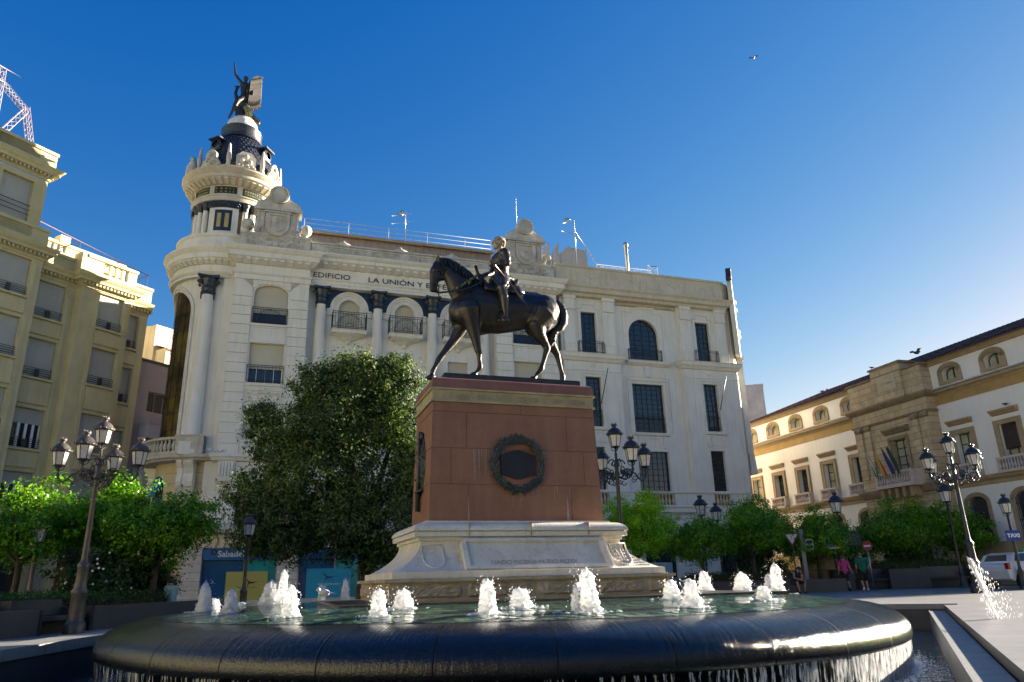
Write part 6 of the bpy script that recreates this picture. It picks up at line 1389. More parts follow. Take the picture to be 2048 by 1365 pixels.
# rooftop things
b = MB(); b.poly([(21.5,22.9),(23.8,22.9),(23.6,25.15),(22.0,25.3),(21.5,24.7)], 1.2, 3.6); tag(b.build('stair_housing', M['greypanel'], bR))
for xx in (20.0, 20.75): b = MB(); b.poly([(xx-.02,22.9),(xx+.5,22.9),(xx+.5,25.3),(xx+.44,25.4),(xx-.02,24.5)], 1.0, 1.25); b.build('roof_fin', M['greypanel'], bR)
b = MB(); 
for z in (23.9, 23.0): b.tube([(24.2,.8,z), (28.9,.8,z), (28.9,2,z)], .025, 5)
for i in range(40): x = 24.2+.12*i; b.tube([(x,.8,23.0), (x,.8,23.9)], .012, 4, False)
for i in range(8): x = 28.4+.12*i; b.tube([(x,.4,23.0), (x,.4,24.1)], .014, 4, False)
b.tube([(28.4,.4,24.1),(29.25,.4,24.1)], .02, 5); b.build('roof_railing', M['blackiron'], bR, fix=False)
b = MB(); b.lathe([(.13,22.9),(.13,25.6),(.18,25.62),(.18,25.9),(.1,25.95)], (26.75,.6,0), 12); fl = b.build('steel_flue', M['galv'], bR, fix=False)
# roof antennas (things on the roofs)
def onA(x, y, z): return Matrix.Rotation(A18, 4, 'Z') @ Vector((x, y, z)) + Vector(A0)
def antenna(label, p, h_, yagi=True, tall=False):
    b = MB(); b.tube([(0,0,0), (0,0,h_)], .028, 6)
    if yagi:
        for z in (h_-.1, h_*.72):
            b.tube([(-1.0,.1,z-.35), (.5,-.05,z)], .018, 5)
            for i in range(7): x = -1.0+.22*i; zz = z-.35+.35*(x+1)/1.5; b.tube([(x-.02,-.22,zz-.08), (x+.02,.25,zz+.08)], .01, 4)
    o = b.build('antenna', M['galv'], None, fix=False, loc=p, rz=A18); tag(o, label, 'antenna', None); return o
antenna('tv antenna with two arms on the roof between the tower and the rider', onA(9.6, 1.6, 24.1), 2.6)
antenna('tall thin mast rising behind the right roof cartouche', onA(17.9, 1.0, 24.6), 4.2, False)
b = MB(); b.tube([(0,0,0),(0,0,4.6)], .035, 6); b.tube([(-.1,0,3.8),(2.3,0,.2)], .04, 5); b.tube([(0,0,3.3),(-1.1,0,3.5)], .03, 5)
for d in (-.2, .0): b.ball((d-.5, -.05, 4.55+d*.4), .16, 8, 6, (1.3, .5, .7))
b.tube([(-.9,0,4.2),(-.2,0,4.5)], .02, 5); tag(b.build('antenna', M['galv'], None, fix=False, loc=onA(22.6, .9, 22.9), rz=A18), 'braced pole with small white fittings before the grey stair housing', 'antenna')
# ------------------------------------------------------------------ olive-yellow apartment building on the left
C61 = R(61.0); C0 = (-22.35, 36.0, 0)
bC = empty('apartment_building', C0, C61, 'olive yellow apartment building with roller blinds and balustraded roof terraces', 'building')
ROWS = [(14.05, 15.95), (11.0, 12.92), (7.55, 9.45), (4.9, 6.42)]
def blind_window(par, xa, xb, za, zb, y, open_=0.0, rail=True):
    b = MB(); bars(b, xa, xb, za, zb, y+.1, 4 if open_ else 2, 1, .05, 0, .05, .06); f = b.build('window', M['white'] if open_ else M['blind_grey'], par)
    pane_mesh(xa, xb, za, zb, 0, y+.1).build('pane', M['glass'], f)
    blind_mesh(xa+.01, xb-.01, za+(zb-za)*open_, zb, 0, y+.04, .05).build('roller_blind', M['blind_grey'], f)
    if open_:
        b = MB()
        for i in range(3): x = xa+(xb-xa)*(.28+.24*i); b.box(x-.06, x+.06, y+.02, y+.06, za, za+(zb-za)*open_)
        b.build('mullion', M['white'], f)
    if rail:
        b = MB(); h_ = .42
        for i in range(5): b.tube([(xa, y-.1, za+.04+h_*i/4), (xb, y-.1, za+.04+h_*i/4)], .014, 4, False)
        for x in (xa, xb): b.tube([(x, y-.1, za), (x, y-.1, za+h_+.05)], .018, 4, False)
        xc = (xa+xb)/2; b.box(xc-.1, xc+.1, y-.125, y-.085, za+.06, za+h_); b.build('window_railing', M['blackiron'], f, fix=False)
def cstack(b, x0, x1, zt, y, s=1.0, ret=.5):
    # cornice with dentils ending at zt
    c = MB(); c.xprofile([(0, zt-.62), (.05, zt-.6), (.05, zt-.5), (.12, zt-.47), (.14, zt-.36), (.34, zt-.32), (.36, zt-.2), (.46, zt-.1), (.52, zt), (0, zt+.04)], x0, x1, ret, ret); b.add([(x, yy+y, z) for x, yy, z in c.v], c.f)
    n_ = int((x1-x0+.3)/.2)
    for i in range(n_): x = x0-.12+(x1-x0+.24)*(i+.5)/n_; b.box(x-.05, x+.05, y-.27, y-.1, zt-.47, zt-.34)
def slot_parapet(b, x0, x1, z0, z1, y, slots, d=.22):
    # parapet with rows of open slots
    b.box(x0, x1, y, y+d, z0, z0+.28); b.box(x0-.04, x1+.04, y-.06, y+d+.06, z1-.16, z1)
    edges = [x0]
    for xa, xb in slots: edges += [xa, xb]
    edges.append(x1)
    for i in range(0, len(edges), 2): b.box(edges[i], edges[i+1], y+.01, y+d-.01, z0+.28, z1-.16)
    for xa, xb in slots:
        n_ = max(2, int((xb-xa)/.28))
        for i in range(n_-1+1): x = xa+(xb-xa)*(i)/n_; b.box(x, x+(xb-xa)/n_*.48, y+.04, y+d-.04, z0+.28, z1-.16) if i else None
bays_ = [  # x0,x1,y plane, window xa,xb, row offset
    (-12.0, -2.85, -.55, [(-5.0, -3.35), (-8.2, -6.3), (-11.3, -9.4)], .62, 16.9+.4),
    (-2.85, -.75, 0, [(-2.6, -1.22)], 0, 16.75),
    (-.75, 2.02, -.55, [(.25, 1.62)], .1, 16.72),
    (2.02, 3.40, -.05, [(2.1, 2.88)], -.38, 16.35)]
b = MB(); bc_ = MB()
for bi, (x0, x1, y, wn, dz, zt) in enumerate(bays_):
    ops = [(xa, xb, r0+dz, r1+dz) for xa, xb in wn for r0, r1 in ROWS]
    ops += [(wn[0][0]-.0, wn[0][1], .5, 3.3)] if bi < 3 else [(2.2, 3.1, GZ+.02, 2.9)]
    if bi == 0: ops += [(xa, xb, .5, 3.3) for xa, xb in wn[1:]]
    wall(b, x0, x1, GZ, zt-.5, y, ops, .28)
    if bi in (0, 2):
        b.add([(x1, y, GZ), (x1, 0, GZ), (x1, 0, zt-.5), (x1, y, zt-.5)], [(0,1,2,3)]); b.add([(x0, y, GZ), (x0, 0, GZ), (x0, 0, zt-.5), (x0, y, zt-.5)], [(3,2,1,0)])
    for xa, xb in wn:
        for j, (r0, r1) in enumerate(ROWS):
            z0, z1 = r0+dz, r1+dz; zn = (ROWS[j-1][0]+dz) if j else None
            if j: b.box(xa-.02, xb+.02, y-.09, y+.02, z1+.22, ROWS[j-1][0]+dz-.22); b.box(xa-.1, xb+.1, y-.05, y+.02, z1+.02, z1+.12)
            b.box(xa-.08, xb+.08, y-.13, y+.05, z0-.12, z0-.01)
        # flanking pilaster strips
        for x in (xa-.22, xb+.04): b.box(x, x+.18, y-.06, y+.01, 4.4, zt-.9)
for bi, (x0, x1, y, wn, dz, zt) in enumerate(bays_):
    cstack(bc_, x0, x1, zt, y, ret=.5 if bi in (0, 2) else 0)
c = MB(); 
for x0, x1, y in ((-12, -2.85, -.55), (-2.85, -.75, 0), (-.75, 2.02, -.55), (2.02, 3.4, -.05)):
    c2_ = MB(); c2_.xprofile([(0, 4.5), (.14, 4.52), (.2, 4.66), (.26, 4.7), (.26, 4.84), (0, 4.9)], x0, x1, .4 if y < -.3 else 0, .4 if y < -.3 else 0); bc_.add([(x, yy+y, z) for x, yy, z in c2_.v], c2_.f)
b.box(-12, 3.38, .3, 12, GZ, 16.4); b.box(3.3, 3.4, -.04, 12, GZ, 16.4)
b.build('facade_wall', M['yellowwall'], bC, fix=False)
# attic storey of the corner bay and roof parapets
wall(bc_, -12.0, -3.0, 18.2, 21.3, 0.15, [(-5.1, -3.62, 18.7, 21.0), (-8.6, -6.9, 18.7, 21.0)], .3); bc_.box(-12, -3.02, .5, 6, 17, 21.4); bc_.add([(-3.0,.15,17.2),(-3.0,6,17.2),(-3.0,6,21.3),(-3.0,.15,21.3)], [(0,1,2,3)])
cstack(bc_, -12, -2.95, 21.95, .15)
bc_.build('main_cornices', M['yellowwall'], bC); bc_ = MB()
slot_parapet(bc_, -12, -2.85, 22.0, 22.95, -.05, [(-4.9, -3.7), (-8.0, -6.4)])
slot_parapet(bc_, -12, -2.9, 17.35, 18.3, -.75, [(-5.2, -3.7), (-8.2, -6.6)])
slot_parapet(bc_, -.75, 2.0, 16.75, 17.85, -.75, [(0.1, 1.5)]); slot_parapet(bc_, -2.85, -.9, 16.75, 17.6, -.1, []); slot_parapet(bc_, 2.0, 3.38, 16.4, 17.4, -.2, [])
bc_.box(-1.1, -.7, -.75, 0, 16.8, 17.9)
bc_.build('roof_parapets', M['yellowwall'], bC); bc_ = MB()
# set-back terrace
bc_.box(-3.0, 3.2, 2.7, 8, 16.4, 18.6); slot_parapet(bc_, -3.0, 3.2, 18.6, 19.45, 2.5, [(-1.9, -.3), (.9, 2.0)]); bc_.box(-.75, -.2, 2.4, 3.0, 19.4, 19.85)
bc_.build('upper_terrace', M['yellowwall'], bC)
for bi, (x0, x1, y, wn, dz, zt) in enumerate(bays_):
    for xa, xb in wn:
        for j, (r0, r1) in enumerate(ROWS):
            op = 0
            if bi == 1 and j >= 2: op = .62
            blind_window(bC, xa, xb, r0+dz, r1+dz, y+.12, op)
b = MB(); blind_mesh(-5.1, -3.62, 18.7, 21.0, 0, .35, .07).build('roller_blind', M['blind_grey'], bC)
for z in (19.1, 19.35, 19.6): b.tube([(-5.1, .12, z), (-3.62, .12, z)], .02, 5)
b.build('window_railing', M['blackiron'], bC)
b = MB(); blind_mesh(-.66, -.05, 14.1, 16.0, 0, -.56, .05).build('roller_blind', M['blind_grey'], bC) if 0 else None
# ground floor : dark openings, grille gate, shop front
b = MB()
for bi, (x0, x1, y, wn, dz, zt) in enumerate(bays_):
    for xa, xb in wn: b.box(xa-.3, xb+.3, y+.2, y+.25, GZ, 3.4)
b.build('dark_shopfront', M['black'], bC)
b = MB()
for i in range(14): x = -5.0+.12*i; b.tube([(x, -.5, GZ), (x, -.5, 3.2)], .02, 4, False)
for z in (.6, 1.5, 2.4, 3.1): b.tube([(-5.1, -.5, z), (-3.3, -.5, z)], .025, 4, False)
for i in range(13): x = -2.6+.11*i; b.tube([(x, .05, GZ), (x, .05, 3.2)], .018, 4, False)
b.build('iron_gate', M['blackiron'], bC, fix=False)
b = MB(); b.box(.3, 1.6, -.42, -.4, .4, 2.5); b.build('brown_shop_panel', nmat('rust_brown_panel', (.16,.06,.025), (.12,.045,.02), 2, .6), bC)
b = MB(); b.box(-3.25, -2.75, -.75, -.4, GZ, 4.4); b.box(-.95, -.5, -.75, -.4, GZ, 4.4); b.box(1.75, 2.1, -.75, -.4, GZ, 4.4); b.build('stone_pier', M['curb'], bC)
b = MB(); b.tube([(-2.6,-.9,19.9),(3.7,-.9,18.7)], .022, 5) if 0 else None
b.tube([(-2.6,1.0,19.45),(3.8,1.0,18.66)], .022, 5)
for x, z in ((-.4, 19.18), (2.0, 18.88), (3.75, 18.67)): b.tube([(x,1.0,z),(x-1.0,2.4,z-.7)], .028, 5); b.tube([(x,1.0,z),(x,1.0,z-1.0)], .012, 4)
b.build('awning_frame', nmat('rusty_awning_frame', (.20,.09,.08), (.12,.06,.06), 5, .6), bC, fix=False)
# lattice mast on its roof
def onC(x, y, z): return Matrix.Rotation(C61, 4, 'Z') @ Vector((x, y, z)) + Vector(C0)
b = MB()
def truss(b, p, q, w_=.32, n_=9, col_=0):
    p, q = Vector(p), Vector(q); d = (q-p).normalized(); s1 = d.cross(Vector((0,1,0))).normalized()*w_/2; s2 = d.cross(s1).normalized()*w_/2
    cs = [s1+s2, s1-s2, -s1-s2, -s1+s2]
    for c_ in cs: b.tube([p+c_, q+c_], .022, 4, False)
    for i in range(n_):
        for k in range(4): b.tube([p.lerp(q, i/n_)+cs[k], p.lerp(q, (i+1)/n_)+cs[(k+1) % 4]], .013, 4, False)
truss(b, (-4.35,4,21.9), (-4.62,4,28.9), .3, 16); truss(b, (-4.45,4,28.0), (-3.08,4,27.1), .28, 7); truss(b, (-3.08,4,27.3), (-2.25,4,24.3), .28, 9); truss(b, (-3.1,4,27.0), (-4.2,4,24.6), .28, 7)
b.tube([(-4.9,4,29.0),(-3.6,4,28.95)], .03, 5); b.tube([(-4.7,4,28.15),(-4.0,4,28.1)], .03, 5)
o = b.build('lattice_mast', nmat('pink_white_lattice', (.36,.38,.43), (.36,.28,.30), .8, .5, detail=1), None, fix=False, loc=C0, rz=C61); tag(o, 'red and white lattice mast with struts on the roof of the olive building', 'mast')
o.location = Vector(C0)

# ------------------------------------------------------------------ lilac building and pale block up the side street
bL = empty('lilac_building', C0, C61, 'low lilac building with small boxed bays in the side street', 'building')
b = MB(); wall(b, 3.42, 14, GZ, 13.3, .3, [(4.3, 5.9, 10.5, 11.65), (7.0, 8.6, 10.5, 11.65), (4.1, 6.2, 4.6, 6.0), (4.1, 6, .4, 2.8)], .3); b.box(3.42, 14, .7, 10, GZ, 13.2); b.build('facade_wall', M['lilac'], bL, fix=False)
b = MB(); b.box(3.42, 14, .18, .7, 13.3, 13.42); b.build('dark_coping', M['slate'], bL)
for xa, xb in ((4.3, 5.9), (7.0, 8.6)): window(bL, xa, xb, 10.5, 11.65, .5, 0, 3, 1, 'sandstone', 'glass')
b = MB(); 
for i in range(8): b.box(4.35+.19*i, 4.45+.19*i, .56, .58, 10.55, 11.6)
b.build('curtain', nmat('grey_curtain', (.22,.22,.2), (.16,.16,.15), 3, .8), bL)
m_bx = nmat('bluish_white_box_bay', (.36,.38,.44), (.32,.34,.40), 1, .8, streak=.3, scol=(.25,.24,.24))
b = MB(); b.poly([(4.0,8.9),(6.2,8.9),(6.2,9.68),(4.0,9.68)], -.5, .31); b.box(3.95,6.25,-.56,.31,9.68,9.75); b.build('box_bay', m_bx, bL)
b = MB(); b.poly([(4.0,6.0),(6.2,6.0),(6.2,8.2),(4.0,8.2)], -.5, .31); b.box(3.95,6.25,-.56,.31,8.2,8.28); b.build('box_bay', m_bx, bL)
b = MB(); b.box(4.05,6.15,-.45,.25,4.7,5.98); b.build('bay_glazing', M['glass'], bL)
b = MB(); b.box(3.6,6.5,.0,.28,2.9,3.4); b.build('shop_fascia', M['black'], bL)
bP = empty('pale_block', C0, C61, 'weathered pale roof block with a red tiled lean-to, above the lilac building', 'building')
b = MB(); b.box(6.7, 14, 4.0, 10, 12.5, 17.0); b.add([(5.95,6.0,12.5),(6.7,4.0,12.5),(6.7,4.0,17.0),(5.95,6.0,17.0)], [(0,1,2,3)]); b.box(6.68,14,3.95,10,16.95,17.05); b.box(6.9, 9.5, 3.0, 4.1, 12.5, 15.4); b.build('block_wall', M['paleplaster'], bP)
b = MB(); b.add([(6.9,2.9,15.35),(9.6,2.9,15.35),(9.6,4.0,15.75),(6.9,4.0,15.75),(6.9,2.9,15.25),(9.6,2.9,15.25)], [(0,1,2,3),(4,5,1,0)]); b.build('tile_lean_to', nmat('red_tiles', (.35,.10,.06), (.28,.08,.05), 6, .8, .4, 20), bP)
b = MB(); b.box(7.8, 8.6, 2.7, 3.1, 14.4, 15.1); b.build('white_water_tank', M['white'], bP)

# ------------------------------------------------------------------ palace on the right
B0 = (25.9, 46.2, 0); BAZ = R(106.6-180)
bB = empty('palace', B0, BAZ, 'long white and sandstone palace with a carved stone centre bay and balustraded balconies', 'building')
YB = 0.0; XE = 8.4; XS = -19.2; TL, TR = -5.0, 1.5
colsL = [-18.1, -15.05, -12.05, -9.0, -5.95]; colsR = [2.9, 5.9]
def zz(z): return 1+(z-1)*1.25
wall_ops = []
for c_ in colsL+colsR: wall_ops += [(c_-.55, c_+.55, 12.05, 12.85, .35), (c_-.55, c_+.55, 6.25, 8.75)]
for c_ in colsL+colsR: wall_ops.append((c_-.66, c_+.66, 2.45, 5.02, .45))
b = MB(); wall(b, XS, TL, 2.45, 13.4, 0, [o_ for o_ in wall_ops if o_[1] < TL], .45); wall(b, TR, XE, 2.45, 13.4, 0, [o_ for o_ in wall_ops if o_[0] > TR], .45)
b.box(XS, XE, .8, 10, GZ, 13.3); b.add([(XE, 0, GZ), (XE, 10, GZ), (XE, 10, 13.4), (XE, 0, 13.4)], [(0,1,2,3)]); b.add([(XS, 0, GZ), (XS, 10, GZ), (XS, 10, 13.4), (XS, 0, 13.4)], [(3,2,1,0)])
b.build('facade_wall', M['bwhite'], bB, fix=False)
b = MB(); wall(b, XS, TL, GZ, 2.45, -.08, [(c_-.66, c_+.66, 2.3, 2.45) for c_ in colsL], .3); wall(b, TR, XE, GZ, 2.45, -.08, [], .3); b.add([(XS,-.08,2.45),(TL,-.08,2.45),(TL,0,2.45),(XS,0,2.45)], [(0,1,2,3)]); b.add([(TR,-.08,2.45),(XE,-.08,2.45),(XE,0,2.45),(TR,0,2.45)], [(0,1,2,3)])
b.build('ochre_plinth', M['plinthwall'], bB)
for xa, xb in ((XS, TL), (TR, XE)):
    b = MB(); b.box(xa, xb, -.04, 0.01, 10.72, 11.3); b.build('ochre_band', M['ochre'], bB)
    b = MB(); b.xprofile([(0, 11.26), (.08, 11.28), (.14, 11.38), (.3, 11.44), (.34, 11.54), (0, 11.72)], xa, xb); b.build('middle_cornice', M['sandstone'], bB); b = MB(); b.xprofile([(0, 13.22), (.1, 13.26), (.16, 13.36), (.28, 13.42), (.3, 13.52), (0, 13.56)], xa, xb); b.build('eaves_cornice', M['sandstone'], bB); b = MB(); b.xprofile([(0, 5.58), (.07, 5.6), (.07, 5.78), (.22, 5.9), (.28, 6.02), (.28, 6.1), (0, 6.12)], xa, xb)
    b.build('balcony_string_course', M['sandstone'], bB)
    b = MB(); b.xprofile([(0, 11.66), (.2, 11.68), (.12, 11.78), (0, 11.82)], xa, xb); b.build('lichened_ledge', M['weathered'], bB)
gl_ = nmat('window_glass_reflecting', (.10,.11,.08), (.05,.06,.05), .5, .05, spec=1.0)
for c_ in colsL+colsR:
    b = MB()
    ap = arch_pts(c_-.7, c_+.7, 13.0, .42, 10); b.strip([(c_-.7, 12.0)]+ap+[(c_+.7, 12.0)], .3, -.07, .01); b.box(c_-.85, c_+.85, -.1, .01, 11.86, 12.05); b.build('oval_window_surround', M['sandstone'], bB); b = MB()
    b.box(c_-.86, c_-.56, -.09, .01, 6.2, 8.76); b.box(c_+.56, c_+.86, -.09, .01, 6.2, 8.76); b.box(c_-.86, c_+.86, -.09, .01, 8.74, 9.0)
    b.strip([(c_-.80, 6.2), (c_-.80, 8.94), (c_+.80, 8.94), (c_+.80, 6.2)], .06, -.12, -.08)
    b.build('window_surround', M['sandstone'], bB); q = MB(); q.xprofile([(0, 9.26), (.1, 9.3), (.2, 9.42), (.28, 9.46), (.3, 9.56), (0, 9.6)], c_-.85, c_+.85, .0, .0); q.build('window_hood', M['sandstone'], bB); b = MB()
    ap = arch_pts(c_-.76, c_+.76, 5.14, .52, 10); b.strip([(c_-.76, 2.45)]+ap+[(c_+.76, 2.45)], .22, -.07, .01)
    b.build('arched_window_surround', M['sandstone'], bB)
    window(bB, c_-.55, c_+.55, 12.05, 12.85, .38, .35, 2, 1, 'greenpaint', 'pale_reflection', t=.09)
    f = window(bB, c_-.55, c_+.55, 6.25, 8.75, .38, 0, 2, 4, 'greenpaint', 'pale_reflection' if c_ in (-9.0, -18.1, 2.9, 5.9) else 'glass', t=.06)
    b = MB(); balusters(b, c_-.82, c_+.82, 6.2, 6.8, -.32, 9, .075, 7); b.box(c_-.9, c_+.9, -.4, -.24, 6.8, 6.92); b.box(c_-.9, c_+.9, -.42, 0, 6.06, 6.2)
    for x in (c_-.9, c_+.78): b.box(x, x+.12, -.38, 0, 6.2, 6.85)
    b.build('balcony_balustrade', nmat('pinkish_balustrade', (.56,.48,.43), (.46,.38,.33), 3, .85, stain=.2) if 'pinkish_balustrade' not in bpy.data.materials else bpy.data.materials['pinkish_balustrade'], bB, fix=False)
    b = MB(); b.add([(c_-.66, .3, 2.45), (c_+.66, .3, 2.45), (c_+.66, .3, 5.0), (c_-.66, .3, 5.0)], [(0,1,2,3)]); wd_ = b.build('arched_window', M['black'], bB)
    b = MB()
    for i in range(13): x = c_-.62+1.24*i/12; b.tube([(x, .05, 2.45), (x, .05, 4.9)], .022, 4, False)
    for z in (2.6, 3.5, 4.4): b.box(c_-.66, c_+.66, .03, .07, z-.02, z+.02)
    b.build('window_grille', M['blackiron'], wd_, fix=False)
b = MB(); b.box(5.35, 6.45, .15, .22, 7.35, 8.72); b.build('timber_shutter', M['brownwood'], bB)
for i in range(7): pass
# stone centre bay
yt = -.75; xc = -1.25
b = MB(); wall(b, TL, TR, 2.3, 13.4, yt, [(xc-.62, xc+.62, 7.0, 9.1), (xc-1.1, xc+1.1, GZ, 4.9, 1.1)], .5); wall(b, TL, TR, GZ, 2.3, yt, [(xc-1.1, xc+1.1, GZ, 2.3)], .5)
b.add([(TL,yt,GZ),(TL,0,GZ),(TL,0,13.4),(TL,yt,13.4)], [(3,2,1,0)]); b.add([(TR,yt,GZ),(TR,0,GZ),(TR,0,13.4),(TR,yt,13.4)], [(0,1,2,3)])
b.box(TL, TR, yt+.05, 1, 13.2, 13.42); b.box(xc-1.3, xc+1.3, yt-.12, .6, 11.7, 13.95)
for x in (TL+.25, TL+1.0, TR-1.35, TR-.6): b.box(x, x+.5, yt-.1, yt+.01, 6.9, 10.4)
b.build('stone_centre_bay', M['ashlar'], bB, fix=False)
b = MB()
for z0, pr in ((11.4, [(0, 11.3), (.1, 11.34), (.28, 11.5), (.34, 11.62), (0, 11.7)]), (10.45, [(0, 10.35), (.08, 10.4), (.14, 10.5), (0, 10.56)]), (13.4, [(0, 13.36), (.1, 13.4), (.14, 13.5), (0, 13.54)]), (6.1, [(0, 5.6), (.1, 5.64), (.26, 5.95), (.3, 6.1), (0, 6.16)])):
    q = MB(); q.xprofile(pr, TL, TR, .7, .7); b.add([(x, y+yt, z) for x, y, z in q.v], q.f)
for x in (TL+.2, TL+.95, TR-1.4, TR-.65): b.box(x, x+.6, yt-.16, yt, 10.1, 10.35); 
for x in (TL+.5, TL+1.25, TR-1.1, TR-.35):
    for sg in (-1, 1): b.ball((x+sg*.22, yt-.14, 10.2), .12, 8, 6)
q = MB(); q.xprofile([(0, 9.5), (.12, 9.56), (.24, 9.7), (.32, 9.76), (.34, 9.88), (0, 9.92)], xc-1.05, xc+1.05, 0, 0); b.add([(x, y+yt, z) for x, y, z in q.v], q.f)
b.strip([(xc-.75, 7.0), (xc-.75, 9.22), (xc+.75, 9.22), (xc+.75, 7.0)], .2, yt-.1, yt+.01); b.box(xc-1.4, xc+1.4, yt-.2, .6, 13.95, 14.08)
b.strip([(xc-1.2, GZ), (xc-1.2, 3.9)]+arch_pts(xc-1.2, xc+1.2, 5.05, 1.15, 12)+[(xc+1.2, 3.9), (xc+1.2, GZ)], .24, yt-.1, yt+.01)
b.build('carved_trim', nmat('dark_weathered_sandstone', (.30,.23,.14), (.20,.155,.10), 2.5, .9, .4, 22, stain=.6, scol=(.07,.06,.045)), bB)
b = MB(); b.box(xc-.8, xc+.8, yt-.15, yt-.1, 12.35, 13.35); pq = b.build('stone_tablet', nmat('pinkish_tablet', (.46,.38,.28), (.40,.33,.25), 3, .8), bB)
text_mesh('lettering', 'VICTORIA', .24, M['sandstone'], pq, (xc, yt-.152, 12.75), (PI/2, 0, 0), .006, 'CENTER')
window(bB, xc-.62, xc+.62, 7.0, 9.1, yt+.4, 0, 2, 4, 'greenpaint', 'pale_reflection', t=.06)
b = MB(); b.box(xc-1.1, xc+1.1, yt+.42, yt+.46, GZ, 4.9); b.build('timber_door', M['brownwood'], bB)
b = MB(); ybal = yt-.95; b.box(xc-1.55, xc+1.55, ybal-.08, yt, 6.02, 6.24); balusters(b, xc-1.35, xc+1.35, 6.24, 6.88, ybal+.08, 13, .08, 7); b.box(xc-1.55, xc+1.55, ybal-.02, ybal+.18, 6.88, 7.02)
for x in (xc-1.55, xc+1.37): b.box(x, x+.18, ybal-.02, ybal+.2, 6.2, 6.9); b.box(x, x+.18, ybal, yt, 6.88, 7.02); b.box(x+.04, x+.14, ybal+.2, yt, 6.24, 6.88)
b.build('balcony_balustrade', bpy.data.materials['pinkish_balustrade'], bB, fix=False)
b = MB()
for i in range(5): x = xc-1.3+.6*i; b.poly([(x-.1, 5.4), (x+.1, 5.4), (x+.14, 6.02), (x-.14, 6.02)], ybal+.15, yt)
b.build('balcony_bracket', M['sandstone'], bB)
# hipped tile roof
b = MB(); e = .42; yr = 5.0; zr = 15.75; z0 = 13.55
v = [(XS-.2,-e,z0),(XE+.2,-e,z0),(XE+.2,10.4,z0),(XS-.2,10.4,z0),(XS+5.2,yr,zr),(XE+.2,yr,zr)]
b.add(v, [(0,1,5,4),(2,3,4,5),(3,0,4),(1,2,5)]); b.add([(XS-.2,-e,z0-.08),(XE+.2,-e,z0-.08),(XE+.2,-e,z0),(XS-.2,-e,z0)], [(0,1,2,3)])
i = 0; x = XS
while x < XE: b.tube([(x, -e-.02, z0+.02), (max(x, XS+5.2*((0)/1)) , yr-.1, zr+.01)], .07, 5, True, False) if x > XS+5.2 else b.tube([(x, -e-.02, z0+.02), (x, -e+(x-XS+.2)*(yr+e)/5.4, z0+(x-XS+.2)*(zr-z0)/5.4+.02)], .07, 5, True, False); x += .34
b.build('tiled_roof', M['rooftile'], bB, fix=False)
def onB(x, y, z): return Matrix.Rotation(BAZ, 4, 'Z') @ Vector((x, y, z)) + Vector(B0)
# flags on the balcony
def flag(label, x, cols, seed):
    r_ = empty('flag', onB(x, ybal, 6.6), BAZ, label, 'flag', 'flags on the palace balcony')
    b = MB(); b.tube([(0, .1, 0), (-.25, -.5, 1.9)], .022, 6); b.ball((-.25, -.5, 1.93), .04, 6, 5); b.build('pole', M['sandstone'], r_)
    n_ = 10; L = 1.55
    for k, (c0, c1, mm) in enumerate(cols):
        vs = []
        for i in range(n_+1):
            t = i/n_; z = 1.8-L*t
            for w_ in (c0, c1): xx = -.24+.14*t+w_*.26*(.3+.7*min(1, t*1.6)); vs.append((xx, -.48+.38*t+.05*math.sin(9*w_+seed+3*t), z+.16*w_*(1-t)))
        bb = MB(); bb.add(vs, [(2*i, 2*i+1, 2*i+3, 2*i+2) for i in range(n_)], True); bb.build('cloth_stripe', mm, r_, fix=False)
mg = nmat('flag_green', (.01,.16,.06), (.01,.13,.05), 3, .8); mw = nmat('flag_white', (.55,.55,.55), (.5,.5,.5), 3, .8); mr_ = nmat('flag_red', (.40,.02,.02), (.34,.02,.02), 3, .8); my = nmat('flag_yellow', (.55,.38,.03), (.5,.34,.03), 3, .8); mb_ = nmat('flag_blue', (.02,.035,.18), (.02,.03,.15), 3, .8); mk = nmat('flag_dark_green', (.01,.05,.04), (.01,.04,.03), 3, .8)
flag('green and white flag, leftmost on the palace balcony', xc-1.25, [(0,.33,mg),(.33,.66,mw),(.66,1,mg)], 1)
flag('red and yellow flag, second on the palace balcony', xc-.55, [(0,.25,my),(.25,.75,my),(.75,1,mr_)], 2)
flag('dark blue flag, third on the palace balcony', xc+.15, [(0,.5,mb_),(.5,1,mb_)], 3)
flag('narrow dark green flag, rightmost on the palace balcony', xc+.6, [(0,.5,mk),(.5,1,mk)], 4)
# ------------------------------------------------------------------ far and surrounding buildings
KS = 1.25
for o_ in (bC, bL, bP): o_.location = (C0[0]*KS, C0[1]*KS, 1-KS); o_.scale = (KS, KS, KS)
mst = [o_ for o_ in bpy.data.objects if o_.name == 'lattice_mast'][0]; mst.location = (C0[0]*KS, C0[1]*KS, 1-KS); mst.scale = (KS, KS, KS)
p = at(1525, 1130, 85)
bw_ = empty('white_rear_building', (p.x, p.y, 0), R(-18), 'plain greyish white windowless wall block rising behind the palace roof end', 'building')
b = MB(); b.box(-7, 2.55, 0, 8, GZ, 22.4); b.box(-7.05, 2.6, -.05, 8.05, 22.3, 22.5); b.box(-7, 2.55, -.06, 0, 18.6, 18.75); b.build('block_wall', nmat('grimy_white_render', (.42,.40,.42), (.32,.30,.32), .8, .9, .2, 10, streak=.6, scol=(.15,.14,.15), stain=.5), bw_)
antenna('pair of thin antennas on the greyish block behind the palace', Vector((p.x, p.y, 22.5))+Vector((-1.4, 3, 0)), 2.4)
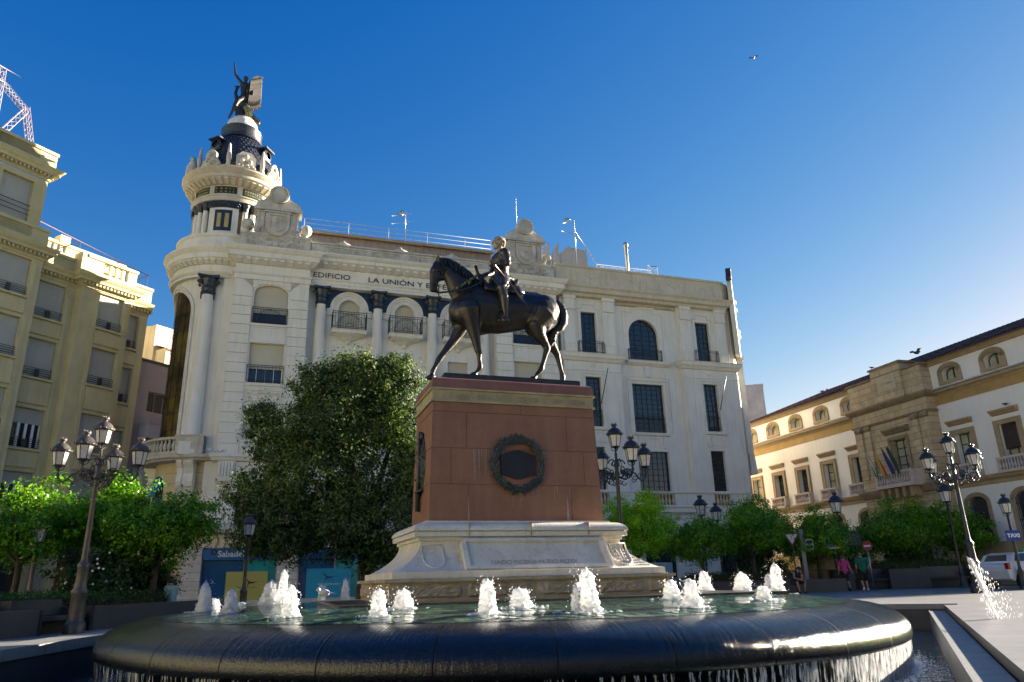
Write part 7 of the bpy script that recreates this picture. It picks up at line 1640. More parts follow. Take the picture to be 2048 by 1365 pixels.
def block(label, x, y, az, w_, d_, h_, m, rows, cols_, name='surrounding_building'):
    r_ = empty(name, (x, y, 0), az, label, 'building'); b = MB(); ops = []
    for j in range(rows):
        for i in range(cols_): xx = -w_/2+w_*(i+.5)/cols_; z = 1.2+(h_-2.2)*j/rows; ops.append((xx-.75, xx+.75, z+.9, z+.9+min(2.1, (h_-2)/rows-1.1)))
    wall(b, -w_/2, w_/2, GZ, h_, 0, ops, .3); b.box(-w_/2, w_/2, .5, d_, GZ, h_-.1); b.box(-w_/2-.3, w_/2+.3, -.45, .3, h_-.35, h_+.1); b.box(-w_/2, w_/2, -.2, 0, h_*.28, h_*.28+.25)
    b.build('facade_wall', m, r_, fix=False)
    g_ = MB()
    for o_ in ops: g_.add([(o_[0], .25, o_[2]), (o_[1], .25, o_[2]), (o_[1], .25, o_[3]), (o_[0], .25, o_[3])], [(0,1,2,3)])
    tag(g_.build('glazing', M['glass'], r_))
    return r_
block('long ochre apartment block closing the plaza behind the viewer, on the left', -34, -12, R(180-35), 44, 12, 15, M['yellowwall'], 4, 11)
block('tall shade-darkened apartment block closing the plaza directly behind the viewer', 6, -26, R(180), 40, 12, 17, nmat('shade_darkened_facade', (.10,.075,.06), (.07,.055,.045), 1, .8), 5, 10)  # facade colour darkened to stand for shade in the bowl's reflection
block('pale block added on the right side of the plaza outside the picture', 34, -8, R(-78), 40, 14, 12.5, M['paleplaster'], 7, 10)  # unseen block, put in for the shade it throws behind the viewer
block('olive corner block left of the viewer beside the side street', -52, 14, R(61), 26, 10, 20, M['yellowwall'], 5, 6)
# ------------------------------------------------------------------ vegetation
def leafmat(name, c1, c2, c3, trans=.35, nscale=1.2, rough=.45):
    m = bpy.data.materials.new(name); m.use_nodes = True; N = m.node_tree.nodes; Lk = m.node_tree.links; b = N['Principled BSDF']; b.inputs['Roughness'].default_value = rough; b.inputs['Specular IOR Level'].default_value = .35
    t = N.new('ShaderNodeTexCoord'); gi = N.new('ShaderNodeNewGeometry'); n1 = N.new('ShaderNodeTexNoise'); n1.inputs['Scale'].default_value = nscale; n1.inputs['Detail'].default_value = 3; Lk.new(t.outputs['Object'], n1.inputs['Vector'])
    ri = N.new('ShaderNodeMath'); ri.operation = 'MULTIPLY_ADD'; ri.inputs[1].default_value = .45; Lk.new(gi.outputs['Random Per Island'], ri.inputs[0]); 
    sc = N.new('ShaderNodeMath'); sc.operation = 'MULTIPLY'; sc.inputs[1].default_value = .75; Lk.new(n1.outputs['Fac'], sc.inputs[0]); Lk.new(sc.outputs[0], ri.inputs[2])
    rp = N.new('ShaderNodeValToRGB'); e = rp.color_ramp.elements; e[0].position = .3; e[0].color = (*c1, 1); e[1].position = .8; e[1].color = (*c3, 1); q = e.new(.55); q.color = (*c2, 1)
    Lk.new(ri.outputs[0], rp.inputs[0]); Lk.new(rp.outputs[0], b.inputs['Base Color'])
    tr = N.new('ShaderNodeBsdfTranslucent'); hv = N.new('ShaderNodeHueSaturation'); hv.inputs['Value'].default_value = 1.6; hv.inputs['Saturation'].default_value = 1.15; Lk.new(rp.outputs[0], hv.inputs['Color']); Lk.new(hv.outputs[0], tr.inputs[0])
    ms = N.new('ShaderNodeMixShader'); ms.inputs[0].default_value = trans; out = N['Material Output']; Lk.new(b.outputs[0], ms.inputs[1]); Lk.new(tr.outputs[0], ms.inputs[2]); Lk.new(ms.outputs[0], out.inputs[0])
    return m
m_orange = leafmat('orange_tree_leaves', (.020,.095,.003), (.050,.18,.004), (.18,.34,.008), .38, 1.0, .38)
m_orange_sunlit = leafmat('sunlit_toned_orange_leaves', (.07,.24,.01), (.18,.42,.015), (.42,.56,.02), .5, 1.3, .38)  # leaf colour lightened to stand for direct sun on one tree
m_oak = leafmat('evergreen_oak_leaves', (.014,.034,.010), (.038,.078,.016), (.16,.20,.05), .25, .5, .65)
m_hedge = leafmat('hedge_leaves', (.012,.045,.008), (.025,.08,.012), (.05,.12,.015), .3, 2.0)
m_shrub = leafmat('shrub_leaves', (.012,.035,.012), (.02,.055,.015), (.035,.08,.02), .25, 2.0)
def leaves_obj(name, centers, normals, L, W, m, parent, seed=0, up=.2):
    r = np.random.default_rng(seed); n = len(centers)
    d = r.normal(size=(n, 3)); d /= np.linalg.norm(d, axis=1)[:, None]; nn = normals+.6*r.normal(size=(n, 3)); nn /= np.linalg.norm(nn, axis=1)[:, None]
    a = np.cross(nn, d); a /= np.maximum(np.linalg.norm(a, axis=1)[:, None], 1e-6); t = np.cross(a, nn)
    l = (L*(.6+.8*r.random(n)))[:, None]; w_ = (W*(.6+.8*r.random(n)))[:, None]
    v = np.empty((n, 4, 3)); v[:, 0] = centers-t*l*.5; v[:, 1] = centers+a*w_*.5+nn*w_*.12; v[:, 2] = centers+t*l*.5; v[:, 3] = centers-a*w_*.5+nn*w_*.12
    me = bpy.data.meshes.new(name); me.vertices.add(n*4); me.vertices.foreach_set('co', v.reshape(-1)); me.loops.add(n*4); me.loops.foreach_set('vertex_index', np.arange(n*4, dtype=np.int32)); me.polygons.add(n); me.polygons.foreach_set('loop_start', np.arange(0, n*4, 4, dtype=np.int32)); me.polygons.foreach_set('loop_total', np.full(n, 4, dtype=np.int32)); me.update(calc_edges=True)
    me.materials.append(m); o = bpy.data.objects.new(name, me); col.objects.link(o); o.parent = parent; return o
def crown_points(blobs, nclump, nleaf, csize, seed, shell=.55, flat=1.0, jit=.10):
    r = np.random.default_rng(seed); C_ = []; Nn = []
    vol = np.array([b_[3]*b_[4]*b_[5] for b_ in blobs])**.75; pr = vol/vol.sum()
    idx = r.choice(len(blobs), nclump, p=pr)
    for i in idx:
        bx, by, bz, rx, ry, rz = blobs[i]; d = r.normal(size=3); d /= np.linalg.norm(d); rad = shell+(1-shell)*r.random()**.6; rad *= 1+jit*r.normal()
        c = np.array([bx, by, bz])+d*rad*np.array([rx, ry, rz]); s = csize*(.5+r.random())
        p = r.normal(size=(nleaf, 3))*s*np.array([.55, .55, .42*flat]); C_.append(c+p); q = p/np.maximum(np.linalg.norm(p, axis=1)[:, None], 1e-5)+d*.8+np.array([0, 0, .25]); Nn.append(q)
    return np.concatenate(C_), np.concatenate(Nn)
def trunk_obj(parent, h, r0, seed, limbs=5, spread=1.0, crown=1.0, lean=(0, 0)):
    r_ = random.Random(seed); b = MB(); top = Vector((lean[0], lean[1], h)); pts = [Vector((0, 0, -.1)), Vector((lean[0]*.2+r_.uniform(-.03, .03), lean[1]*.2, h*.35)), Vector((lean[0]*.6, lean[1]*.6, h*.7)), top]
    b.tube([p for p in pts], [r0*1.35, r0*1.0, r0*.9, r0*.95], 10)
    for k in range(limbs):
        a = 2*PI*k/limbs+r_.uniform(-.4, .4); L = spread*r_.uniform(.7, 1.1); e1 = top+Vector((math.cos(a)*L*.45, math.sin(a)*L*.45, crown*.38)); e2 = top+Vector((math.cos(a)*L, math.sin(a)*L, crown*r_.uniform(.7, 1.1)))
        b.tube([top-Vector((0, 0, .06)), e1, e2], [r0*.62, r0*.42, r0*.15], 7)
        for q in range(2):
            a2 = a+r_.uniform(-.8, .8); b.tube([e1, e1+Vector((math.cos(a2)*L*.5, math.sin(a2)*L*.5, crown*.5))], [r0*.3, r0*.08], 5)
    return b.build('trunk', M['bark'], parent, fix=False)
def orange_blobs(seed, rx=1.5, rz=1.0):
    r_ = random.Random(seed); bl = [(0, 0, 0, rx*.8, rx*.8, rz*.85)]
    for k in range(9): a = 2*PI*k/9+r_.uniform(-.3, .3); q = r_.uniform(.45, .7)*rx; s = r_.uniform(.36, .55); bl.append((q*math.cos(a), q*math.sin(a), r_.uniform(-.35, .5)*rz, rx*s, rx*s, rz*s*1.1))
    for k in range(3): a = r_.uniform(0, 6.3); bl.append((rx*.35*math.cos(a), rx*.35*math.sin(a), rz*r_.uniform(.65, .95), rx*.3, rx*.3, rz*.42))
    return bl
OT = []
def orange_tree(label, loc, htrunk, rx, rz, seed, rot=0.0, like=None, sc=1.0, grp='clipped orange trees around the plaza', lean=(0, 0), n=230, m=None):
    if like is not None:
        c = like.copy(); col.objects.link(c); c.location = loc; c.rotation_euler = (0, 0, rot); c.scale = (sc, sc, sc); tag(c, label)
        for ch in list(like.children): k = ch.copy(); col.objects.link(k); k.parent = c
        return c
    t = empty('orange_tree', loc, rot, label, 'tree', grp); trunk_obj(t, htrunk, .10, seed, 5, rx*.75, rz*1.15, lean)
    P_, Nn = crown_points([(x+lean[0], y+lean[1], z+htrunk+rz*.78, a, b_, c_) for x, y, z, a, b_, c_ in orange_blobs(seed, rx, rz)], n, 62, .30, seed)
    leaves_obj('crown', P_, Nn, .105, .055, m or m_orange, t, seed); return t
G_ = GZ
tA = orange_tree('orange tree at the far left, partly cut by the photo edge', (-14.4, 22.0, G_+.35), 1.35, 1.75, 1.25, 1, 0)
tB = orange_tree('orange tree directly behind the left five-lantern lamp', (-13.0, 24.2, G_+.35), 1.55, 1.7, 1.2, 2, .5)
tC = orange_tree('round orange tree by the tower corner, its forked trunk in a hedge bed', (-11.0, 23.2, G_+.35), 1.25, 1.6, 1.12, 3, 1.0, n=280)
tD = orange_tree('bright orange tree beside the right edge of the pedestal', (5.7, 36.2, G_), 1.75, 1.95, 1.5, 4, 0, n=420, m=m_orange_sunlit)
tE = orange_tree('small dark orange tree with open forked branches near the shop notice', (8.75, 36, G_), 1.5, 1.35, 1.0, 5, .8, lean=(-.15, 0))
orange_tree('wide orange tree in front of the rounded end of the cream office building', (11.4, 37, G_), 0, 0, 0, 0, 2.1, tB, 1.12)
orange_tree('orange tree behind the kiosk and yield sign', (14.9, 38, G_), 0, 0, 0, 0, .9, tA, 1.08)
orange_tree('dark orange tree above the walking couple', (17.0, 39.5, G_), 0, 0, 0, 0, 3.3, tC, 1.02)
tF = orange_tree('large orange tree growing from the right planter', (17.85, 35.4, G_+.35), 1.3, 1.85, 1.2, 6, 0, n=280)
orange_tree('orange tree behind the right five-lantern lamp', (21.0, 36.4, G_+.2), 0, 0, 0, 0, 4.0, tC, 1.08)
orange_tree('orange tree seen between two others left of the palace door', (13.2, 41, G_), 0, 0, 0, 0, 5.0, tE, 1.25)
# big evergreen oak
oak = empty('evergreen_tree', (-6.0, 31.0, G_), 0, 'very large dark evergreen tree hiding the middle of the towered building', 'tree')
b = MB(); b.tube([(0,0,-.1),(-.05,0,1.2),(-.3,0,2.4)], [.36,.28,.27], 12)
for e_ in ((-2.6,.3,5.2), (-1.2,-.5,8.2), (.9,.4,7.6), (-4.0,.5,4.2), (.9,-.3,5), (-2,1,9)): b.tube([(-.3,0,2.3), (e_[0]*.45-.2, e_[1]*.5, 2.4+(e_[2]-2.4)*.45), e_], [.22,.14,.04], 8)
b.build('trunk', M['bark'], oak, fix=False)
ob = [(-.9,0,9.4,1.5,1.3,1.3),(.9,.1,9.2,1.1,1.1,1.5),(-1.5,0,7.8,2.3,2.0,2.1),(-2.5,0,9.2,1.25,1.2,1.35),(.6,.2,8.3,1.5,1.5,2.3),(-.5,-.2,9.2,1.2,1.2,1.2),(1.4,0,7.0,1.0,1.2,1.5),(-4.6,0,7.2,.9,1.0,1.3),(-5.0,.0,8.0,.55,.6,.8),(-3.8,0,6.2,1.2,1.2,1.1),(-4.9,0,4.7,1.25,1.3,.95),(-1.8,-.6,5.0,2.6,2.0,2.2),(-3.2,-.8,3.2,1.9,1.5,1.5),(-1.0,-.8,2.8,1.9,1.5,1.25),(1.0,-.3,3.6,1.5,1.5,1.9),(1.6,0,5.4,1.0,1.2,1.5),(-4.6,-.5,3.0,1.0,1.0,1.1),(.8,-.4,1.9,1.1,1.0,.75),(-2.2,-1.2,6.9,1.5,1.1,1.5)]
P_, Nn = crown_points(ob, 2100, 62, .36, 21, .35, 1.0, .05); leaves_obj('crown', P_, Nn, .13, .075, m_oak, oak, 21)
# dark backing shrubs, hedges, beds
def hedge(label, x, y, az, L, D_, h0, h1, seed, name='hedge', m=m_hedge):
    r = np.random.default_rng(seed); n = int(L*D_*260+L*(h1-h0)*520); P_ = np.empty((n, 3)); Nn = np.zeros((n, 3)); f = r.random(n); top = f < .5
    P_[:, 0] = r.uniform(-L/2, L/2, n); P_[:, 1] = r.uniform(0, D_, n); P_[:, 2] = h1; Nn[top, 2] = 1
    s = ~top; P_[s, 1] = np.where(r.random(s.sum()) < .8, 0, D_); P_[s, 2] = r.uniform(h0, h1, s.sum()); Nn[s, 1] = -1
    wob = np.array([noise.noise(Vector((p[0]*1.1, p[1]*1.1, seed))) for p in P_]); P_[:, 2] += wob*.10*(P_[:, 2] > h0+.1); P_ += r.normal(size=(n, 3))*.045
    t = empty(name, (x, y, 0), az, label, name.replace('_', ' ')); b = MB(); b.box(-L/2+.05, L/2-.05, .06, D_-.06, h0, h1-.06); b.build('branches', M['soil'], t); leaves_obj('foliage', P_, Nn, .07, .04, m, t, seed); return t
hedge('low clipped hedge in the left granite bed behind the five-lantern lamp', -10.3, 21.0, R(86), 11.0, 2.2, .5, .98, 1) if 0 else None
def planter_wall(b, x0, x1, y0, y1, z1): b.box(x0, x1, y0, y1, GZ-.05, z1)
pl = empty('granite_planter', (-10.25, 14.0, 0), R(85), 'dark granite planter wall with a bench recess along the left edge of the pool', 'planter')
b = MB(); b.box(0, 2.4, 0, .3, GZ-.05, .66); b.box(2.4, 4.0, .75, 1.0, GZ-.05, .85); b.box(2.3, 2.42, 0, 1.0, GZ-.05, .66); b.box(4.0, 4.12, 0, 1.0, GZ-.05, .68); b.box(4.0, 11.5, 0, .3, GZ-.05, .68); b.build('wall', M['darkgranite'], pl)
b = MB(); b.box(2.42, 4.0, .1, .75, .42, .52); b.build('bench_seat', M['blackgranite'] if 0 else M['darkgranite'], pl)
b = MB(); b.box(-2, 11.4, .3, 3.2, GZ-.05, .52); b.build('soil_bed', M['soil'], pl)
hedge('low clipped hedge in the left granite planter behind the five-lantern lamp', -11.1, 18.6, R(85), 10.5, 2.3, .45, .95, 1)
def shrub(label, loc, rx, rz, seed, m=m_shrub, n=130, flowers=0):
    t = empty('shrub', loc, 0, label, 'shrub'); r_ = random.Random(seed); bl = [(0, 0, rz*.9, rx, rx*.8, rz)]+[(r_.uniform(-.6, .6)*rx, r_.uniform(-.4, .4)*rx, rz*r_.uniform(.5, 1.5), rx*.5, rx*.5, rz*.5) for _ in range(5)]
    P_, Nn = crown_points(bl, n, 55, .26, seed); leaves_obj('foliage', P_, Nn, .11, .06, m, t, seed); b = MB(); b.tube([(0,0,0),(0,0,rz)], [.05,.03], 6); b.build('stem', M['bark'], t)
    if flowers:
        b = MB()
        for k in range(flowers): a = r_.uniform(0, 6.3); z = r_.uniform(.4, 1.7)*rz; b.ball((rx*math.cos(a)*.95, -abs(rx*.8*math.sin(a)), z), .035, 5, 4)
        tag(b.build('white_blossom', M['white'], t), None, None, None, 'stuff')
shrub('tall dark shrub dotted with white blossom behind the left lamp post', (-12.3, 22.6, .4), 1.15, 1.0, 31, flowers=26)
shrub('dark shrub right of the blossoming one in the left bed', (-11.9, 24.5, .4), .9, .8, 32)
shrub('dark leafy shrub in the right planter behind the granite bench', (18.3, 36.2, .4), 1.15, 1.1, 33)
shrub('dark shrub mass under the orange trees beyond the seated man', (11.9, 38.4, .3), 1.3, 1.1, 34)
shrub('small pale dry bush beside the kiosk canopy', (13.0, 38.6, .3), .55, .7, 35, leafmat('dry_leaves', (.10,.10,.03), (.2,.18,.05), (.32,.27,.08), .3), 60)
# right planters with benches
pr_ = empty('granite_planter', (15.5, 33.6, 0), R(4), 'dark granite planter with two bench recesses behind the walking couple', 'planter')
b = MB(); b.box(-1.2, -.9, 0, .8, GZ-.05, 1.0); b.box(.7, 2.55, -.05, .3, GZ-.05, .98); b.box(-1.2, .7, .6, .8, GZ-.05, 1.0); b.box(2.55, 4.6, .6, .8, GZ-.05, 1.05); b.box(4.6, 5.2, 0, .8, GZ-.05, .95); b.box(-1.2, 5.2, .8, 3.0, GZ-.05, .75); b.build('wall', M['darkgranite'], pr_)
b = MB(); b.box(-.9, .7, .0, .6, .5, .6); b.box(-.9, .7, .15, .5, GZ, .5); b.box(2.55, 4.5, .0, .6, .5, .6); b.box(2.6, 4.4, .15, .5, GZ, .5); b.build('bench_seat', M['black'], pr_)
hedge('clipped hedge on the right granite planter below the palace', 17.3, 34.5, R(4), 6.2, 2.0, .7, 1.32, 3)
pr2 = empty('granite_planter', (10.2, 36.4, 0), R(3), 'low dark granite planter wall behind the seated man', 'planter')
b = MB(); b.box(-1.8, 5.4, 0, .3, GZ-.05, .74); b.box(-1.8, 5.4, .3, 2.2, GZ-.05, .6); b.build('wall', M['darkgranite'], pr2)
hedge('clipped hedge behind the round and twin tipped jets', 10.9, 36.75, R(3), 5.4, 1.4, .6, 1.12, 4)

KR = 1.165
for o_ in bpy.data.objects:
    if o_.parent is None and o_.get('label') in ('large orange tree growing from the right planter', 'orange tree behind the right five-lantern lamp', 'dark leafy shrub in the right planter behind the granite bench', 'dark granite planter with two bench recesses behind the walking couple', 'clipped hedge on the right granite planter below the palace', 'dark orange tree above the walking couple'):
        f_ = KR if 'above the walking' not in o_['label'] else 1.06
        o_.location = (o_.location.x*f_, o_.location.y*f_, o_.location.z); k_ = f_*.98; o_.scale = (o_.scale.x*k_, o_.scale.y*k_, o_.scale.z*k_)
# ------------------------------------------------------------------ street lamps
def lantern(par, c, s=1.0, iron=None):
    iron = iron or M['lampiron']; c = Vector(c)
    # glass body : six panes tapering down
    b = MB(); n = 6
    def hexp(r, z): return [c+Vector((r*s*math.cos(2*PI*i/n+.3), r*s*math.sin(2*PI*i/n+.3), z*s)) for i in range(n)]
    v = hexp(.155, 0)+hexp(.225, .40); b.add(v, [(i, (i+1) % n, n+(i+1) % n, n+i) for i in range(n)]+[tuple(range(n))]); L = b.build('lantern_glass', M['glass_lamp'], par)
    f = MB()
    for i in range(n): f.tube([v[i], v[n+i]], .014*s, 5)
    for k in (0, n):
        for i in range(n): f.tube([v[k+i], v[k+(i+1) % n]], .018*s, 5)
    f.lathe([(.235*s,.40*s),(.275*s,.41*s),(.28*s,.44*s),(.25*s,.47*s),(.225*s,.55*s),(.15*s,.63*s),(.075*s,.67*s),(.06*s,.70*s),(.10*s,.73*s),(.11*s,.78*s),(.03*s,.79*s)], c, 18)
    for i in range(12): a = 2*PI*i/12; q = c+Vector((.275*s*math.cos(a), .275*s*math.sin(a), .43*s)); f.tube([q, q+Vector((.03*s*math.cos(a), .03*s*math.sin(a), .06*s))], [.02*s, .004*s], 5)
    for i in range(5): a = 2*PI*i/5; q = c+Vector((.07*s*math.cos(a), .07*s*math.sin(a), .78*s)); f.tube([q, q+Vector((.03*s*math.cos(a), .03*s*math.sin(a), .07*s))], [.018*s, .004*s], 5)
    f.lathe([(.0,-.16*s),(.035*s,-.15*s),(.03*s,-.08*s),(.09*s,-.03*s),(.16*s,0)], c, 10)
    for i in range(3): a = 2*PI*i/3+.5; f.tube([c+Vector((.03*s*math.cos(a), .03*s*math.sin(a), -.16*s)), c+Vector((.13*s*math.cos(a), .13*s*math.sin(a), -.10*s)), c+Vector((.15*s*math.cos(a), .15*s*math.sin(a), 0))], .013*s, 5)
    f.build('lantern_frame', iron, L, fix=False); return L
def scroll(b, c, d, r, turns, sgn, th):
    pts = []
    for i in range(15): t = i/14; a = sgn*turns*2*PI*t; rr_ = r*(1-.8*t); pts.append(Vector(c)+Vector(d)*(rr_*math.cos(a))+Vector((0, 0, rr_*math.sin(a))))
    b.tube(pts, [th*(1-.5*i/14) for i in range(15)], 5)
def big_lamp(label, loc, s, az, iron, Hj=3.85, arm=1.0):
    t = empty('five_lantern_lamp', loc, az, label, 'street lamp', 'tall street lamps with five lanterns')
    b = MB(); n = 8
    b.lathe([(.34,0),(.34,.22),(.30,.26),(.27,.30),(.26,.34),(.235,.9),(.27,.95),(.27,1.02),(.20,1.08),(.19,1.15),(.17,1.55),(.20,1.6),(.20,1.66),(.13,1.72),(.11,1.8),(.105,2.0),(.075,Hj*.98),(.11,Hj),(.12,Hj+.1),(.08,Hj+.2),(.10,Hj+.45),(.05,Hj+.55),(.06,Hj+.72),(.03,Hj+.8)], (0,0,0), 16)
    p_ = b.build('post', iron, t, fix=False); p_.scale = (s*.74, s*.74, s)
    for k in range(4):
        a = PI/2*k; d = Vector((math.cos(a), math.sin(a), 0)); b = MB(); z0 = Hj
        P_ = lambda r, z: d*r+Vector((0, 0, z0+z))
        b.tube([P_(.06,.02), P_(.25,-.05), P_(.42,.02), P_(.52,.17), P_(.62,.15), P_(.72,.0), P_(arm-.15,-.08), P_(arm-.03,.02), P_(arm,.12)], [.032,.03,.028,.028,.026,.026,.028,.03,.03], 6)
        scroll(b, P_(.34,.14), d, .17, 1.2, 1, .022); scroll(b, P_(.34,.14), d, .10, 1.0, -1, .018); scroll(b, P_(.60,.02), d, .10, 1.1, -1, .018); scroll(b, P_(arm-.22,.06), d, .10, 1.3, 1, .018); scroll(b, P_(.14,.42), d, .15, 1.1, 1, .022); scroll(b, P_(.55,-.06), d, .09, 1.0, -1, .016); scroll(b, P_(.2,-.15), d, .10, 1.0, -1, .018)
        b.ball(P_(.34,.14), .07, 8, 6, (1,1,1)); b.lathe([(.05,0),(.05,.05),(.03,.08),(.035,.14)], P_(arm, .08), 8)
        if s != 1: b.v = [tuple(Vector(v_)*s) for v_ in b.v]
        ao = b.build('bracket_arm', iron, t, fix=False); lantern(t, P_(arm,.36)*s, s*.9, iron)
    lantern(t, Vector((0, 0, Hj+.95))*s, s*.9, iron); return t
def single_lamp(label, loc, H_, s=1.0, iron=None, like=None):
    iron = iron or M['lampiron_dark']; t = empty('single_lamp', loc, random.Random(label).uniform(0, 1), label, 'street lamp', 'single-lantern lamp posts')
    b = MB(); b.lathe([(.16,0),(.16,.15),(.12,.2),(.11,.7),(.13,.74),(.08,.8),(.06,.95),(.05,H_-.95),(.07,H_-.92),(.04,H_-.85)], (0,0,0), 12); b.build('post', iron, t, fix=False); lantern(t, (0,0,H_-.78), s, iron); return t
big_lamp('large grey lamp with five lanterns at the left edge of the pool', (-9.62, 16.9, G_+.0), .86, R(8), M['lampiron'])
big_lamp('five-lantern lamp right behind the pedestal, beside the bright orange tree', (3.45, 25.0, G_), 1.10, R(20), M['lampiron_dark'], 3.72)
big_lamp('dark five-lantern lamp in front of the palace, by the right planter', (17.3, 29.2, G_), 1.10, R(12), M['lampiron_dark'], 3.85)
single_lamp('slim lamp with a lit-looking white lantern before the bank front, left of the big tree', (-9.25, 26, G_), 3.35, .9, M['lampiron'])
single_lamp('slim lamp carrying the blue TAXI plate at the far right', (21.5, 33, G_), 3.95, 1.0)
single_lamp('lamp rising behind the small forked orange tree', (9.5, 38.6, G_), 4.6, 1.25)
single_lamp('more distant lamp just right of the one behind the forked tree', (11.7, 44, G_), 4.7, 1.25)
single_lamp('lamp whose dark top peeps over the trees before the palace balconies', (16.3, 38.2, G_), 4.55, 1.25)
single_lamp('lamp half hidden behind the pole of the dark five-lantern lamp', (22.3, 38.8, G_), 5.0, 1.3)
single_lamp('pale post lamp in the left bed behind the far left orange tree', (-13.6, 21.4, G_), 3.0, .9, M['lampiron'])
single_lamp('pale post lamp in the left bed, left of the tower corner tree', (-12.0, 25.2, G_), 3.2, .9, M['lampiron'])
single_lamp('lamp post half hidden behind the trunk of the big evergreen', (-6.75, 32.6, G_), 3.4, 1.0, M['lampiron'])
# ------------------------------------------------------------------ signs and street things
def pole(b, h_, r=.035): b.tube([(0,0,0), (0,0,h_)], r, 8)
t = empty('taxi_sign', (21.5, 33.0, G_), R(-12), 'blue square TAXI plate on the far right lamp post', 'sign'); b = MB(); b.box(-.29, .29, -.12, -.09, 1.98, 2.42); b.build('plate', nmat('taxi_blue', (.01,.05,.28), (.01,.045,.25), 3, .4), t)
text_mesh('lettering', 'TAXI', .22, M['white'], t, (0, -.125, 2.13), (PI/2, 0, 0), .006, 'CENTER', 1, .01); b = MB(); b.box(-.06, .06, -.12, .08, 2.2, 2.26); b.build('clamp', M['galv'], t)
pq_ = at(1586, 1100, 36.5)
t = empty('yield_sign', (pq_.x, pq_.y, G_), R(-10), 'red edged triangular yield sign beside the kiosk', 'sign'); b = MB(); pole(b, 2.75); b.build('post', M['lampiron_dark'], t)
b = MB(); b.poly([(-.36, 2.72), (.36, 2.72), (0, 2.1)], -.06, -.04); b.build('red_border', nmat('sign_red', (.30,.03,.04), (.28,.03,.04), 3, .4), t); b = MB(); b.poly([(-.26, 2.66), (.26, 2.66), (0, 2.21)], -.066, -.06); b.build('white_face', M['white'], t)
pq_ = at(1606, 1100, 36.8)
t = empty('taxi_rank_post', (pq_.x, pq_.y, G_), R(-8), 'grey post with a small black and white TAXI panel right of the yield sign', 'sign'); b = MB(); b.box(-.09, .09, -.06, .06, 0, 2.9); b.build('post', M['curb'], t)
b = MB(); b.box(.16, .50, -.05, -.02, 1.95, 2.42); b.build('panel', M['white'], t); b = MB(); b.box(.19, .47, -.056, -.05, 1.99, 2.38); b.build('panel_field', M['black'], t); b = MB(); b.box(.08, .2, -.03, .0, 2.2, 2.24); b.build('clamp', M['galv'], t)
text_mesh('lettering', 'TAXI', .15, M['white'], t, (.33, -.058, 2.13), (PI/2, 0, 0), .003, 'CENTER', .8)
pq_ = at(1735, 1100, 39)
t = empty('no_entry_sign', (pq_.x, pq_.y, G_), R(-14), 'round red no entry sign under the orange trees above the couple', 'sign'); b = MB(); pole(b, 2.2); b.build('post', M['galv'], t)
b = MB(); b.poly([(.24*math.cos(a), 2.12+.24*math.sin(a)) for a in [2*PI*i/24 for i in range(24)]], -.06, -.04); b.build('red_disc', nmat('disc_red', (.35,.02,.03), (.32,.02,.03), 3, .4), t); b = MB(); b.box(-.16, .16, -.066, -.06, 2.08, 2.16); b.build('white_bar', M['white'], t)
pq_ = at(1705, 1100, 39)
t = empty('street_name_board', (pq_.x, pq_.y, G_), R(-14), 'dark rectangular board on a post left of the no entry sign', 'sign'); b = MB(); pole(b, 2.4); b.build('post', M['lampiron_dark'], t); b = MB(); b.box(-.5, .45, -.07, -.04, 2.15, 2.75); b.build('board', M['darkblue'], t)
# kiosk / shelter canopy
pk = at(1636, 1110, 38)
t = empty('shelter', (pk.x, pk.y, G_), R(-15), 'small glazed shelter with a shallow peaked grey canopy among the trees', 'shelter')
b = MB(); b.add([(-.95,-.7,2.05),(.95,-.7,2.05),(.95,.7,2.05),(-.95,.7,2.05),(0,0,2.45),(-.95,-.7,1.97),(.95,-.7,1.97),(.95,.7,1.97),(-.95,.7,1.97)], [(0,1,4),(1,2,4),(2,3,4),(3,0,4),(5,6,1,0),(6,7,2,1),(7,8,3,2),(8,5,0,3),(8,7,6,5)]); b.build('canopy', M['galv'], t)
b = MB()
for x in (-.8, .8):
    for y in (-.55, .55): b.tube([(x,y,0),(x,y,2.0)], .035, 6)
for z in (.5, 1.0): b.tube([(-.8,-.55,z),(.8,-.55,z)], .02, 5)
b.build('frame', M['lampiron_dark'], t); b = MB(); b.box(-.78,.78,.54,.55,.2,1.9); b.build('rear_panel', nmat('olive_panel', (.22,.18,.08), (.18,.15,.07), 2, .5), t)
pb_ = at(1672, 1160, 38)
t = empty('litter_bin', (pb_.x, pb_.y, G_), 0, 'square dark litter bin left of the woman in pink', 'bin'); b = MB(); b.box(-.22,.22,-.22,.22,.08,.95); b.box(-.18,.18,-.18,.18,0,.08); b.build('body', M['black'], t); b = MB(); b.box(-.25,.25,-.25,.25,.95,1.02); b.box(-.14,.14,-.255,-.22,.72,.86); b.build('lid', M['lampiron_dark'], t)
# cafe parasols / tables hinted beyond the seated man
pt = at(1566, 1130, 41)
t = empty('cafe_table', (pt.x, pt.y, G_), 0, 'round pale cafe table beyond the hedge behind the seated man', 'table'); b = MB(); b.lathe([(0,.75),(.45,.75),(.45,.78),(0,.785)], (0,0,0), 20); b.build('tabletop', M['galv'], t, fix=False); b = MB(); b.lathe([(.22,0),(.22,.03),(.04,.05),(.035,.75)], (0,0,0), 12); b.build('pedestal', M['lampiron_dark'], t, fix=False)
